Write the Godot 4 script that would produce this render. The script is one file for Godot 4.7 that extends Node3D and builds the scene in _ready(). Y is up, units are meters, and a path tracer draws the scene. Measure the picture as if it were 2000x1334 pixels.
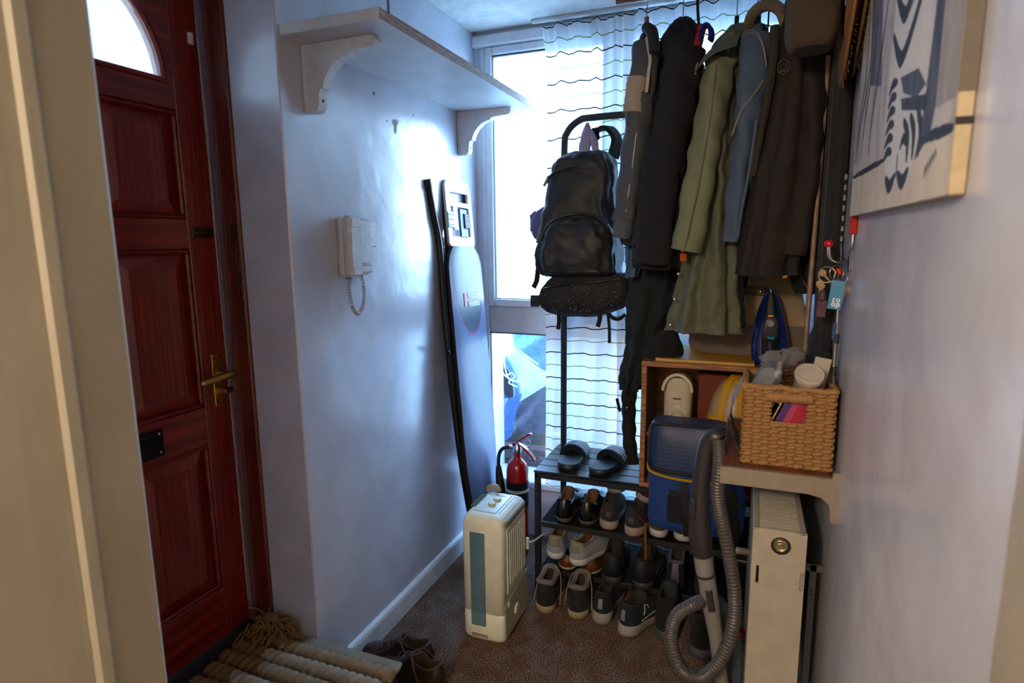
extends Node3D
# An entrance porch: front door on the left, window at the end, coats, shoe rack and radiator on the right.
const XL := -1.26      # left wall face
const XR := 0.23       # right wall face
const ZW := -2.75      # window wall face
const CEIL := 2.455
const ZR := -1.434     # return beside the front door
var T := {}
var MC := {}
var origin := {}
var used := {}
var rng := RandomNumberGenerator.new()
var fbm := FastNoiseLite.new()

func _ready():
	rng.seed = 7
	fbm.seed = 3; fbm.frequency = 1.0; fbm.fractal_octaves = 3
	var cam := Camera3D.new(); cam.name = "camera"
	cam.transform = Transform3D(Basis(Vector3(0.9310, -0.0114, -0.3649), Vector3(-0.0497, 0.9863, -0.1574), Vector3(0.3617, 0.1647, 0.9176)).orthonormalized(), Vector3(0, 1.5, 0))
	cam.fov = 58.95; cam.near = 0.05; cam.far = 400.0; cam.current = true
	var lens := CameraAttributesPhysical.new()      # a 21 mm lens at f/4, focused on the shoe bench
	lens.frustum_focal_length = 21.234; lens.exposure_aperture = 4.0; lens.frustum_focus_distance = 2.2; lens.frustum_near = 0.05; lens.frustum_far = 400.0
	cam.attributes = lens
	add_child(cam)
	var we := WorldEnvironment.new(); we.name = "environment"
	var e := Environment.new()
	e.background_mode = Environment.BG_SKY
	var sm := ProceduralSkyMaterial.new()
	sm.sky_top_color = Color(0.55, 0.77, 1.0); sm.sky_horizon_color = Color(0.76, 0.90, 1.0); sm.sky_curve = 0.25
	sm.ground_bottom_color = Color(0.62, 0.66, 0.7); sm.ground_horizon_color = Color(0.8, 0.88, 0.95)
	var sky := Sky.new(); sky.sky_material = sm; e.sky = sky
	e.background_energy_multiplier = 21.0
	e.tonemap_mode = Environment.TONE_MAPPER_LINEAR
	e.tonemap_exposure = 1.12
	e.sdfgi_enabled = true; e.ssao_enabled = true; e.ssil_enabled = true
	we.environment = e; add_child(we)
	textures()
	room()
	front_door()
	window_wall()
	outside()
	near_jambs()
	left_wall_things()
	ironing_board()
	dehumidifier()
	extinguisher()
	rope_mat()
	rack()
	coats()
	hanging_bags()
	crate_and_bags()
	right_wall_things()
	radiator()
	added_brown_board()
	vacuum()
	shoes()

# ---------------------------------------------------------------- textures and materials
func tex(im: Image) -> ImageTexture:
	return ImageTexture.create_from_image(im)

func noise_image(sz: Vector2i, freq: float, oct: int, kind := FastNoiseLite.TYPE_SIMPLEX_SMOOTH, sd := 1) -> Image:
	var n := FastNoiseLite.new(); n.noise_type = kind; n.frequency = freq; n.fractal_octaves = oct; n.seed = sd
	return n.get_seamless_image(sz.x, sz.y, false, false, 0.15)

func ramp(src: Image, a: Color, b: Color, gain := 1.0) -> Image:
	var im := Image.create(src.get_width(), src.get_height(), false, Image.FORMAT_RGB8)
	for y in src.get_height():
		for x in src.get_width():
			var v := clampf((src.get_pixel(x, y).r - 0.5) * gain + 0.5, 0, 1)
			im.set_pixel(x, y, a.lerp(b, v))
	return im

func textures():
	var sp := noise_image(Vector2i(256, 256), 0.35, 2)
	T.speck = tex(ramp(sp, Color(0.72, 0.72, 0.72), Color(1, 1, 1), 1.6))
	T.grain = tex(ramp(sp, Color(0, 0, 0), Color(1, 1, 1), 1.4))
	var cl := noise_image(Vector2i(256, 256), 0.02, 5, FastNoiseLite.TYPE_SIMPLEX_SMOOTH, 5)
	T.cloud = tex(ramp(cl, Color(0.94, 0.94, 0.94), Color(1, 1, 1), 1.5))
	T.lumps = tex(ramp(cl, Color(0, 0, 0), Color(1, 1, 1), 1.8))
	var wn := noise_image(Vector2i(512, 32), 0.06, 4, FastNoiseLite.TYPE_SIMPLEX_SMOOTH, 9)
	wn.resize(512, 512, Image.INTERPOLATE_CUBIC)
	T.wood = tex(ramp(wn, Color(0.68, 0.62, 0.58), Color(1, 1, 1), 1.7))
	T.wood_h = tex(ramp(wn, Color(0, 0, 0), Color(1, 1, 1), 1.5))
	wn.rotate_90(CLOCKWISE)
	T.wood_x = tex(ramp(wn, Color(0.68, 0.62, 0.58), Color(1, 1, 1), 1.7))
	# worn brown carpet: short pile of mixed brown, grey and rust yarn
	var ca := noise_image(Vector2i(512, 512), 0.21, 3, FastNoiseLite.TYPE_SIMPLEX_SMOOTH, 21)
	var cb := noise_image(Vector2i(512, 512), 0.012, 4, FastNoiseLite.TYPE_SIMPLEX_SMOOTH, 22)
	var cim := Image.create(512, 512, false, Image.FORMAT_RGB8)
	for y in 512:
		for x in 512:
			var v := ca.get_pixel(x, y).r
			var w := clampf((cb.get_pixel(x, y).r - 0.5) * 1.3 + 0.5, 0, 1)
			var c := Color(0.41, 0.305, 0.245).lerp(Color(0.47, 0.395, 0.35), w)
			c = c * clampf(0.95 + (v - 0.5) * 2.2, 0.3, 1.6)
			cim.set_pixel(x, y, c)
	T.carpet = tex(cim)
	T.carpet_h = tex(ramp(ca, Color(0, 0, 0), Color(1, 1, 1), 1.6))
	# plain weave relief
	var wv := Image.create(64, 64, false, Image.FORMAT_RGB8)
	for y in 64:
		for x in 64:
			var a := sin(x * TAU / 8.0) * (1.0 if (y / 4) % 2 == 0 else -1.0)
			var b := sin(y * TAU / 8.0)
			var v := 0.5 + 0.25 * a + 0.25 * b
			wv.set_pixel(x, y, Color(v, v, v))
	T.weave = tex(wv)

func mat(key: String, col: Color, rough := 0.6, o := {}) -> StandardMaterial3D:
	if MC.has(key): return MC[key]
	var m := StandardMaterial3D.new()
	m.resource_name = key
	m.albedo_color = col; m.roughness = rough
	m.cull_mode = BaseMaterial3D.CULL_DISABLED
	m.metallic = o.get("metal", 0.0)
	m.metallic_specular = o.get("spec", 0.5)
	if o.has("tex"):
		m.albedo_texture = o.tex
	if o.get("tri", true) and (o.has("tex") or o.has("bump")):
		m.uv1_triplanar = true; m.uv1_world_triplanar = o.get("world", true)
		m.uv1_scale = Vector3.ONE * o.get("scale", 4.0)
		if o.has("scale3"): m.uv1_scale = o.scale3
	if o.has("bump"):
		m.heightmap_enabled = true; m.heightmap_texture = o.bump; m.heightmap_scale = o.get("bh", 0.1)
	if o.has("rim"):
		m.rim_enabled = true; m.rim = o.rim; m.rim_tint = 0.5
	if o.has("coat"):
		m.clearcoat_enabled = true; m.clearcoat = o.coat; m.clearcoat_roughness = o.get("coat_rough", 0.1)
	if o.has("back"):
		m.backlight_enabled = true; m.backlight = o.back
	if o.has("alpha"):
		m.transparency = BaseMaterial3D.TRANSPARENCY_ALPHA; m.albedo_color.a = o.alpha
	if o.has("emit"):
		m.emission_enabled = true; m.emission = o.emit; m.emission_energy_multiplier = o.get("emit_e", 1.0)
	MC[key] = m
	return m

func cloth(key: String, col: Color, o := {}) -> StandardMaterial3D:
	var d := {"tex": T.speck, "scale": 9.0, "bump": T.weave, "bh": 0.03, "rim": 0.15, "world": false}
	d.merge(o, true)
	return mat(key, col, o.get("rough", 0.9), d)

func plastic(key: String, col: Color, rough := 0.4) -> StandardMaterial3D:
	return mat(key, col, rough, {"tex": T.cloud, "scale": 3.0, "world": false})

# ---------------------------------------------------------------- nodes
func numbered(called: String) -> String:
	var n: int = used.get(called, 0)
	used[called] = n + 1
	return called if n == 0 else "%s_%03d" % [called, n]

func thing(called: String, label: String, category: String, at := Vector3.ZERO, group := "", kind := "") -> Node3D:
	var o := Node3D.new(); o.name = numbered(called); add_child(o, true)
	o.position = at; origin[o] = at
	tag(o, label, category, group, kind)
	return o

func tag(o: Node, label := "", category := "", group := "", kind := ""):
	if label: o.set_meta("label", label)
	if category: o.set_meta("category", category)
	if group: o.set_meta("group", group)
	if kind: o.set_meta("kind", kind)

# a mesh drawn in world coordinates, put under a thing or under one of its parts
func part(st: SurfaceTool, called: String, m: Material, parent: Node, label := "", kind := "") -> MeshInstance3D:
	st.generate_normals()
	var mesh := st.commit()
	var off: Vector3 = origin.get(parent, Vector3.ZERO)
	if off != Vector3.ZERO:
		var s2 := SurfaceTool.new()
		s2.append_from(mesh, 0, Transform3D(Basis(), -off))
		mesh = s2.commit()
	var o := MeshInstance3D.new(); o.name = called; o.mesh = mesh; o.material_override = m
	parent.add_child(o, true)
	origin[o] = off
	if label: o.set_meta("label", label)
	if kind: o.set_meta("kind", kind)
	return o

# one mesh that is a top-level piece of the setting
func struct(st: SurfaceTool, called: String, m: Material, label := "", category := "") -> MeshInstance3D:
	st.generate_normals()
	var o := MeshInstance3D.new(); o.name = numbered(called); o.mesh = st.commit(); o.material_override = m
	add_child(o, true); o.set_meta("kind", "structure")
	tag(o, label, category)
	return o

func snode(called: String, label := "", category := "") -> Node3D:
	var o := Node3D.new(); o.name = numbered(called); add_child(o, true); o.set_meta("kind", "structure")
	tag(o, label, category)
	return o

# ---------------------------------------------------------------- shapes
func S() -> SurfaceTool:
	var st := SurfaceTool.new(); st.begin(Mesh.PRIMITIVE_TRIANGLES); return st

func tri(st: SurfaceTool, a: Vector3, b: Vector3, c: Vector3, out: Vector3):
	if (a - c).cross(a - b).dot(out) < 0: st.add_vertex(a); st.add_vertex(c); st.add_vertex(b)
	else: st.add_vertex(a); st.add_vertex(b); st.add_vertex(c)

func quad(st: SurfaceTool, a: Vector3, b: Vector3, c: Vector3, d: Vector3, out: Vector3):
	tri(st, a, b, c, out); tri(st, a, c, d, out)

func box(st: SurfaceTool, c: Vector3, s: Vector3, bev := 0.0, bs := Basis()) -> SurfaceTool:
	st.set_smooth_group(-1)
	var h := s * 0.5
	bev = minf(bev, minf(h.x, minf(h.y, h.z)) * 0.9)
	var v := func(sg: Vector3, ax: int) -> Vector3:
		var p := sg * (h - Vector3.ONE * bev)
		p[ax] = sg[ax] * h[ax]
		return c + bs * p
	for ax in 3:
		var a1 := (ax + 1) % 3; var a2 := (ax + 2) % 3
		for sg in [-1.0, 1.0]:
			var q := []
			for k in [[-1.0, -1.0], [1.0, -1.0], [1.0, 1.0], [-1.0, 1.0]]:
				var w := Vector3.ZERO; w[ax] = sg; w[a1] = k[0]; w[a2] = k[1]
				q.append(v.call(w, ax))
			var o := Vector3.ZERO; o[ax] = sg
			quad(st, q[0], q[1], q[2], q[3], bs * o)
			if bev > 0.0:
				for s1 in [-1.0, 1.0]:
					var w0 := Vector3.ZERO; w0[ax] = sg; w0[a1] = s1; w0[a2] = -1.0
					var w1 := w0; w1[a2] = 1.0
					var oo := Vector3.ZERO; oo[ax] = sg; oo[a1] = s1
					quad(st, v.call(w0, ax), v.call(w1, ax), v.call(w1, a1), v.call(w0, a1), bs * oo)
	if bev > 0.0:
		for i in 8:
			var w := Vector3(1.0 if i & 1 else -1.0, 1.0 if i & 2 else -1.0, 1.0 if i & 4 else -1.0)
			tri(st, v.call(w, 0), v.call(w, 1), v.call(w, 2), bs * w)
	return st

# a box between two corners
func bx(st: SurfaceTool, x0: float, x1: float, y0: float, y1: float, z0: float, z1: float, bev := 0.0) -> SurfaceTool:
	return box(st, Vector3(x0 + x1, y0 + y1, z0 + z1) * 0.5, Vector3(absf(x1 - x0), absf(y1 - y0), absf(z1 - z0)), bev)

func center(r: Array) -> Vector3:
	var c := Vector3.ZERO
	for p in r: c += p
	return c / r.size()

# rows of points joined to a surface; closed rings or an open sheet
func rows(st: SurfaceTool, r: Array, closed := true, uv := false, grp := 0):
	st.set_smooth_group(grp)
	var n: int = r[0].size()
	var m: int = r.size()
	var flip := false
	if closed:
		var i := maxi(0, m / 2 - 1)
		var best := 0.0
		for j in n:
			var a: Vector3 = r[i][j]; var b: Vector3 = r[i][(j + 1) % n]; var d: Vector3 = r[i + 1][j]
			best += (a - d).cross(a - b).dot(a - center(r[i]))
		flip = best < 0
	for i in m - 1:
		for j in (n if closed else n - 1):
			var k := (j + 1) % n
			var q := [[i, j], [i, k], [i + 1, k], [i, j], [i + 1, k], [i + 1, j]]
			if flip: q = [[i, j], [i + 1, k], [i, k], [i, j], [i + 1, j], [i + 1, k]]
			for e in q:
				if uv: st.set_uv(Vector2((n if (e[1] == 0 and j == n - 1 and closed) else e[1]) / float(n - (0 if closed else 1)), e[0] / float(m - 1)))
				st.add_vertex(r[e[0]][e[1]])

func cap(st: SurfaceTool, ring: Array, out: Vector3, grp := 7):
	st.set_smooth_group(grp)
	var c := center(ring)
	for j in ring.size(): tri(st, c, ring[j], ring[(j + 1) % ring.size()], out)

func loft(st: SurfaceTool, r: Array, c0 := true, c1 := true, grp := 0):
	rows(st, r, true, false, grp)
	if c0: cap(st, r[0], center(r[0]) - center(r[1]), 7)
	if c1: cap(st, r[-1], center(r[-1]) - center(r[-2]), 8)

func cr(p: Array, k := 6) -> Array:   # smooth curve through points
	var o := []
	for i in p.size() - 1:
		var a = p[maxi(i - 1, 0)]; var b = p[i]; var c = p[i + 1]; var d = p[mini(i + 2, p.size() - 1)]
		for s in k:
			var t := s / float(k)
			o.append(0.5 * (2.0 * b + (c - a) * t + (2.0 * a - 5.0 * b + 4.0 * c - d) * t * t + (3.0 * b - 3.0 * c + d - a) * t * t * t))
	o.append(p[-1])
	return o

func frames(pts: Array, up := Vector3.UP) -> Array:
	var o := []
	var t0: Vector3 = (pts[1] - pts[0]).normalized()
	if absf(t0.dot(up)) > 0.95: up = Vector3.RIGHT if absf(t0.x) < 0.9 else Vector3.BACK
	var nrm := (up - t0 * up.dot(t0)).normalized()
	for i in pts.size():
		var t: Vector3 = (pts[mini(i + 1, pts.size() - 1)] - pts[maxi(i - 1, 0)]).normalized()
		nrm = (nrm - t * nrm.dot(t)).normalized()
		o.append([pts[i], nrm, t.cross(nrm).normalized(), t])
	return o

func tube(st: SurfaceTool, pts: Array, r, n := 8, caps := true, flat := 1.0, up := Vector3.UP) -> SurfaceTool:
	var f := frames(pts, up)
	var rr := []
	for i in f.size():
		var rad: float = r[i] if r is Array else r
		var ring := []
		for j in n:
			var a := TAU * j / n
			ring.append(f[i][0] + f[i][1] * cos(a) * rad * flat + f[i][2] * sin(a) * rad)
		rr.append(ring)
	loft(st, rr, caps, caps)
	return st

# a flat band swept along points: nrm is the face direction
func band(st: SurfaceTool, pts: Array, width: float, thick: float, nrm: Vector3) -> SurfaceTool:
	var rr := []
	for i in pts.size():
		var t: Vector3 = (pts[mini(i + 1, pts.size() - 1)] - pts[maxi(i - 1, 0)]).normalized()
		var s := t.cross(nrm).normalized()
		var nn := s.cross(t).normalized()
		rr.append([pts[i] + s * width * 0.5 + nn * thick * 0.5, pts[i] - s * width * 0.5 + nn * thick * 0.5, pts[i] - s * width * 0.5 - nn * thick * 0.5, pts[i] + s * width * 0.5 - nn * thick * 0.5])
	loft(st, rr, true, true, -1)
	return st

func lathe(st: SurfaceTool, prof: Array, n: int, xf := Transform3D(), caps := true) -> SurfaceTool:
	var rr := []
	for p in prof:
		var ring := []
		for j in n:
			var a := TAU * j / n
			ring.append(xf * Vector3(p[0] * cos(a), p[1], p[0] * sin(a)))
		rr.append(ring)
	loft(st, rr, caps, caps)
	return st

# a polygon in the plane of xf.x and xf.y, given thickness along xf.z (centred)
func extrude(st: SurfaceTool, poly: Array, depth: float, xf: Transform3D, smooth := false) -> SurfaceTool:
	var pv := PackedVector2Array(poly)
	var ix := Geometry2D.triangulate_polygon(pv)
	st.set_smooth_group(-1)
	for s in [1.0, -1.0]:
		for i in range(0, ix.size(), 3):
			var a := pv[ix[i]]; var b := pv[ix[i + 1]]; var c := pv[ix[i + 2]]
			tri(st, xf * Vector3(a.x, a.y, s * depth / 2), xf * Vector3(b.x, b.y, s * depth / 2), xf * Vector3(c.x, c.y, s * depth / 2), xf.basis.z * s)
	if smooth: st.set_smooth_group(3)
	var cw := Geometry2D.is_polygon_clockwise(pv)
	for i in pv.size():
		var a := pv[i]; var b := pv[(i + 1) % pv.size()]
		var nn := Vector2(b.y - a.y, a.x - b.x) * (-1.0 if cw else 1.0)
		quad(st, xf * Vector3(a.x, a.y, depth / 2), xf * Vector3(b.x, b.y, depth / 2), xf * Vector3(b.x, b.y, -depth / 2), xf * Vector3(a.x, a.y, -depth / 2), xf.basis * Vector3(nn.x, nn.y, 0))
	return st

func sphere(st: SurfaceTool, c: Vector3, r: Vector3, n := 12, bs := Basis()) -> SurfaceTool:
	var rr := []
	var m := n / 2 + 1
	for i in m + 1:
		var p := PI * clampf(i / float(m), 0.004, 0.996)
		var ring := []
		for j in n:
			var a := TAU * j / n
			ring.append(c + bs * (Vector3(sin(p) * cos(a), cos(p), sin(p) * sin(a)) * r))
		rr.append(ring)
	loft(st, rr)
	return st

# closed ring like a squashed circle in the xz plane, with folds
func oval(c: Vector3, rx: float, rz: float, n := 40, ex := 2.0, amp := 0.0, fr := 7.0, ph := 0.0, yaw := 0.0) -> Array:
	var o := []
	for j in n:
		var a := TAU * j / n
		var ca := cos(a); var sa := sin(a)
		var x := signf(ca) * pow(absf(ca), 2.0 / ex) * rx
		var z := signf(sa) * pow(absf(sa), 2.0 / ex) * rz
		var f := amp * (sin(fr * a + ph) + 0.5 * sin(fr * 1.7 * a - ph * 1.3))
		var v := Vector3(x, 0, z)
		v += Vector3(ca, 0, sa) * f
		o.append(c + v.rotated(Vector3.UP, yaw))
	return o

func jitter(r: Array, amp: float, fq: float):
	for ring in r:
		for j in ring.size():
			var p: Vector3 = ring[j]
			ring[j] = p + Vector3(fbm.get_noise_3dv(p * fq), fbm.get_noise_3dv(p * fq + Vector3(7, 3, 1)) * 0.4, fbm.get_noise_3dv(p * fq + Vector3(1, 9, 4))) * amp

func text(called: String, s: String, size: float, xf: Transform3D, m: Material, parent: Node, font := "Droid Sans", depth := 0.0006) -> MeshInstance3D:
	var tm := TextMesh.new(); tm.text = s
	var f := SystemFont.new(); f.font_names = PackedStringArray([font]); f.font_weight = 700; tm.font = f
	tm.font_size = 64; tm.pixel_size = size / 64.0; tm.depth = depth
	var o := MeshInstance3D.new(); o.name = called; o.mesh = tm; o.material_override = m
	parent.add_child(o, true)
	xf.origin -= origin.get(parent, Vector3.ZERO)
	o.transform = xf
	return o

# ---------------------------------------------------------------- the shell
func wall_mat() -> StandardMaterial3D:
	return mat("wall_paint", Color(0.79, 0.795, 0.845), 0.24, {"tex": T.cloud, "scale": 0.9, "bump": T.lumps, "bh": 0.10, "spec": 0.75})

func trim_mat() -> StandardMaterial3D:
	return mat("white_gloss", Color(0.86, 0.86, 0.86), 0.28, {"tex": T.cloud, "scale": 1.7, "bump": T.wood_h, "bh": 0.02})

func cream_mat() -> StandardMaterial3D:
	return mat("cream_gloss", Color(0.60, 0.575, 0.52), 0.36, {"tex": T.cloud, "scale3": Vector3(2, 0.7, 2), "bump": T.wood_h, "bh": 0.018})

func room():
	var wm := wall_mat()
	struct(bx(S(), -1.8, 1.1, -0.12, 0.0, -2.95, 2.0), "floor", mat("carpet", Color(1, 1, 1), 0.95, {"tex": T.carpet, "scale": 1.6, "bump": T.carpet_h, "bh": 0.45, "spec": 0.1}), "worn brown fitted carpet", "carpet")
	struct(bx(S(), -1.8, 1.1, CEIL, CEIL + 0.15, -2.95, 2.0), "ceiling", mat("ceiling_paint", Color(0.92, 0.92, 0.91), 0.8, {"tex": T.cloud, "scale": 2.0, "bump": T.lumps, "bh": 0.35}), "white painted porch ceiling", "ceiling")
	struct(bx(S(), -1.443, XL, 0, CEIL, -2.95, ZR, 0.004), "wall_left", wm, "glossy white wall with intercom and shelf", "wall")
	struct(bx(S(), XR, XR + 0.2, 0, CEIL, -2.95, -0.4), "wall_right", wm, "white wall with canvas picture and radiator", "wall")
	# wall that holds the front door, seen from inside only round the frame
	var wd := S()
	bx(wd, -1.72, -1.443, 2.36, CEIL, ZR - 0.1, -0.4)
	bx(wd, -1.72, -1.47, 0, 2.36, -0.60, -0.4)
	bx(wd, -1.72, -1.443, 0, CEIL, -2.95, ZR - 0.07)
	bx(wd, -1.72, -1.47, 0, 0.16, ZR - 0.1, -0.4)
	struct(wd, "wall_door", wm, "white wall round the front door", "wall")
	# window wall, four pieces round the opening and one added to block light
	var ww := S()
	bx(ww, -1.26, -1.215, 0, CEIL, -2.95, ZW)
	bx(ww, 0.16, XR, 0, CEIL, -2.95, ZW)
	bx(ww, -1.215, 0.16, 0, 0.285, -2.95, ZW)
	bx(ww, -1.215, 0.16, 2.41, CEIL, -2.95, ZW)
	bx(ww, -0.30, 0.16, 0.285, 1.06, -2.95, ZW)  # unseen piece added to keep daylight from the space under the bench
	struct(ww, "wall_window", wm, "white end wall round the window", "wall")
	# partition with the doorway the picture is taken through, and the hall behind it
	var wp := S()
	bx(wp, -1.72, -0.835, 0, CEIL, -0.565, -0.40)
	bx(wp, 0.243, 1.1, 0, CEIL, -0.565, -0.40)
	bx(wp, -0.835, 0.243, 2.1, CEIL, -0.565, -0.40)
	struct(wp, "wall_partition", wm, "white partition round the inner doorway", "wall")
	var wh := S()
	bx(wh, -1.25, -1.1, 0, CEIL, -0.4, 2.0); bx(wh, 0.95, 1.1, 0, CEIL, -0.4, 2.0); bx(wh, -1.25, 1.1, 0, CEIL, 1.85, 2.0)
	struct(wh, "wall_hall", mat("hall_paint", Color(0.84, 0.81, 0.75), 0.6, {"tex": T.cloud, "scale": 1.0}), "cream hall walls behind the doorway", "wall")
	# hall ceiling lamp: a frosted globe on a short cord
	var lamp := thing("pendant_lamp", "frosted globe lamp hanging from the hall ceiling", "lamp", Vector3(-0.62, 2.03, 0.95))
	part(sphere(S(), Vector3(-0.62, 2.03, 0.95), Vector3(0.12, 0.12, 0.12), 20), "globe", mat("lamp_globe", Color(1, 0.93, 0.8), 0.5, {"emit": Color(1.0, 0.91, 0.80), "emit_e": 3.0}), lamp)
	part(tube(S(), [Vector3(-0.62, 2.14, 0.95), Vector3(-0.62, 2.3, 0.95), Vector3(-0.62, CEIL, 0.95)], 0.004, 8), "cord", plastic("white_cord", Color(0.9, 0.9, 0.88)), lamp)
	var ol := OmniLight3D.new(); ol.name = "lamp_light"; ol.light_color = Color(1.0, 0.91, 0.80); ol.light_energy = 2.3; ol.light_size = 0.1; ol.omni_range = 8.0; ol.omni_attenuation = 2.0; ol.shadow_enabled = true
	ol.position = Vector3(-0.62, 2.03, 0.95); add_child(ol)
	# skirting along the left wall: a board with a rounded top
	var bb := S()
	extrude(bb, [Vector2(0, 0), Vector2(0.018, 0), Vector2(0.018, 0.075), Vector2(0.014, 0.085), Vector2(0.008, 0.09), Vector2(0, 0.092)], 1.31, Transform3D(Basis(Vector3.RIGHT, Vector3.UP, Vector3.BACK), Vector3(XL, 0, -2.092)))
	struct(bb, "baseboard_left", trim_mat(), "white gloss skirting along the left wall", "skirting")
	var br := S()
	extrude(br, [Vector2(0, 0), Vector2(-0.018, 0), Vector2(-0.018, 0.075), Vector2(-0.008, 0.09), Vector2(0, 0.092)], 2.1, Transform3D(Basis(Vector3.RIGHT, Vector3.UP, Vector3.BACK), Vector3(XR, 0, -1.65)))
	struct(br, "baseboard_right", trim_mat(), "white gloss skirting along the right wall", "skirting")
	# raised step inside the front door
	struct(bx(S(), -1.61, -0.955, 0, 0.2, -1.43, -0.58, 0.01), "floor_step", mat("step_wood", Color(0.16, 0.11, 0.09), 0.6, {"tex": T.wood_x, "scale": 3.0}), "dark timber step under the rope mat by the front door", "step")
	# discs coloured as the shade in screw holes, and a filled patch
	var hm := plastic("hole_shade_brown", Color(0.30, 0.22, 0.17), 0.6)
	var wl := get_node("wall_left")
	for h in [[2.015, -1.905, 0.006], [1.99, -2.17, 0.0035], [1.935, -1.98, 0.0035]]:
		part(lathe(S(), [[h[2], -0.004], [h[2], 0.0006], [h[2] * 0.6, 0.0009]], 10, Transform3D(Basis(Vector3(0, 0, 1), Vector3(1, 0, 0), Vector3(0, 1, 0)), Vector3(XL, h[0], h[1]))), "hole_shade", hm, wl)
	var fp := S()
	var ring := []
	for j in 18:
		var a := TAU * j / 18
		var rr := 0.014 + 0.006 * sin(3 * a) + 0.004 * sin(5 * a + 1)
		ring.append(Vector3(XL + 0.0012, 1.93 + sin(a) * rr * 1.7, -2.035 + cos(a) * rr))
	cap(fp, ring, Vector3.RIGHT)
	part(fp, "filler_patch", mat("filler", Color(0.72, 0.71, 0.70), 0.9, {"tex": T.cloud, "scale": 20.0}), wl)

# ---------------------------------------------------------------- front door
func front_door():
	var mh := mat("mahogany", Color(0.55, 0.155, 0.10), 0.34, {"tex": T.wood, "scale3": Vector3(3, 1, 3), "bump": T.wood_h, "bh": 0.02, "coat": 0.35, "coat_rough": 0.3})
	var mr := mat("mahogany_rail", Color(0.545, 0.155, 0.102), 0.34, {"tex": T.wood_x, "scale3": Vector3(3, 1, 1), "bump": T.wood_h, "bh": 0.02, "coat": 0.35, "coat_rough": 0.3})
	var fm := mat("frame_wood", Color(0.47, 0.19, 0.12), 0.45, {"tex": T.wood, "scale3": Vector3(4, 1, 4), "bump": T.wood_h, "bh": 0.03})
	var d := snode("door_1", "mahogany front door with fan-shaped glass", "door")
	var x0 := -1.585; var x1 := -1.54
	var zr := -1.425; var zl := -0.655
	# stiles and rails, each its own board
	for z in [[zr, -1.33], [-1.085, -0.995], [-0.75, zl]]:
		part(bx(S(), x0, x1, 0.235, 1.876 if z[0] == -1.085 else 2.30, z[0], z[1], 0.003), "stile", mh, d)
	for k in [[-1.33, -1.085], [-0.995, -0.75]]:
		for y in [[0.235, 0.404], [0.884, 1.006], [1.486, 1.573]]:
			part(bx(S(), x0, x1, y[0], y[1], k[0], k[1], 0.003), "rail", mr, d)
		for y in [[0.404, 0.884], [1.006, 1.486], [1.573, 1.876]]:
			# raised panel: flat field with a sloping margin, sunk behind the rails
			var st := S()
			var rr := []
			for q in [[0.0, -0.022], [0.012, -0.022], [0.045, -0.008], [0.05, -0.006]]:
				var i: float = q[0]; var xx: float = x1 + q[1]
				rr.append([Vector3(xx, y[0] + i, k[0] + i), Vector3(xx, y[1] - i, k[0] + i), Vector3(xx, y[1] - i, k[1] - i), Vector3(xx, y[0] + i, k[1] - i)])
			rows(st, rr, true, false, -1); cap(st, rr[-1], Vector3.RIGHT, -1)
			bx(st, x0 + 0.005, x1 - 0.0225, y[0], y[1], k[0], k[1])
			var pn := part(st, "panel", mh, d)
			# moulding round the panel
			var ms := S()
			for sd in [[y[0], y[0] + 0.011, k[0], k[1]], [y[1] - 0.011, y[1], k[0], k[1]], [y[0] + 0.011, y[1] - 0.011, k[0], k[0] + 0.011], [y[0] + 0.011, y[1] - 0.011, k[1] - 0.011, k[1]]]:
				bx(ms, x1 - 0.02, x1 - 0.004, sd[0], sd[1], sd[2], sd[3], 0.004)
			part(ms, "moulding", mr, pn)
	# top part with the arched opening
	var zc := -1.04
	part(bx(S(), x0, x1, 1.876, 1.945, -1.33, -0.75, 0.003), "rail", mr, d)
	var poly := [Vector2(-0.29, 0.0), Vector2(-0.29, 0.355), Vector2(0.29, 0.355), Vector2(0.29, 0.0)]
	for j in 29: poly.append(Vector2(cos(PI * j / 28) * 0.265, 0.009 + sin(PI * j / 28) * 0.265))
	part(extrude(S(), poly, 0.045, Transform3D(Basis(Vector3(0, 0, -1), Vector3.UP, Vector3.RIGHT), Vector3(-1.5625, 1.945, zc))), "arched_rail", mr, d)
	var am := []
	for j in 29: am.append(Vector3(x1 - 0.004, 1.954 + sin(PI * j / 28) * 0.262, zc - cos(PI * j / 28) * 0.262))
	part(tube(S(), am, 0.009, 8), "arch_moulding", mr, d)
	part(tube(S(), [Vector3(x1 - 0.004, 1.952, zc - 0.262), Vector3(x1 - 0.004, 1.952, zc), Vector3(x1 - 0.004, 1.952, zc + 0.262)], 0.007, 8), "glass_bead", mr, d)
	var gp := []
	for j in 29: gp.append(Vector2(cos(PI * j / 28) * 0.27, -0.004 + sin(PI * j / 28) * 0.27))
	part(extrude(S(), gp, 0.004, Transform3D(Basis(Vector3(0, 0, -1), Vector3.UP, Vector3.RIGHT), Vector3(-1.565, 1.95, zc))), "pane", mat("fan_glass", Color(0.93, 0.95, 0.95), 0.2, {"alpha": 0.72}), d, "fan-shaped glass pane")
	# frame: dark rebate post, lighter face post, head, sill, hinge post
	var fr := thing("door_frame", "dark red-brown timber frame round the front door", "frame", Vector3(-1.5, 0.2, ZR), "", "structure")
	part(bx(S(), -1.62, -1.50, 0.2, 2.36, ZR - 0.07, ZR + 0.004, 0.003), "rebate_post", fm, fr)
	part(bx(S(), -1.50, -1.441, 0.2, 2.36, ZR - 0.07, ZR + 0.009, 0.005), "face_post", fm, fr)
	part(bx(S(), -1.62, -1.45, 0.2, 2.36, -0.652, -0.60, 0.004), "hinge_post", fm, fr)
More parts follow.
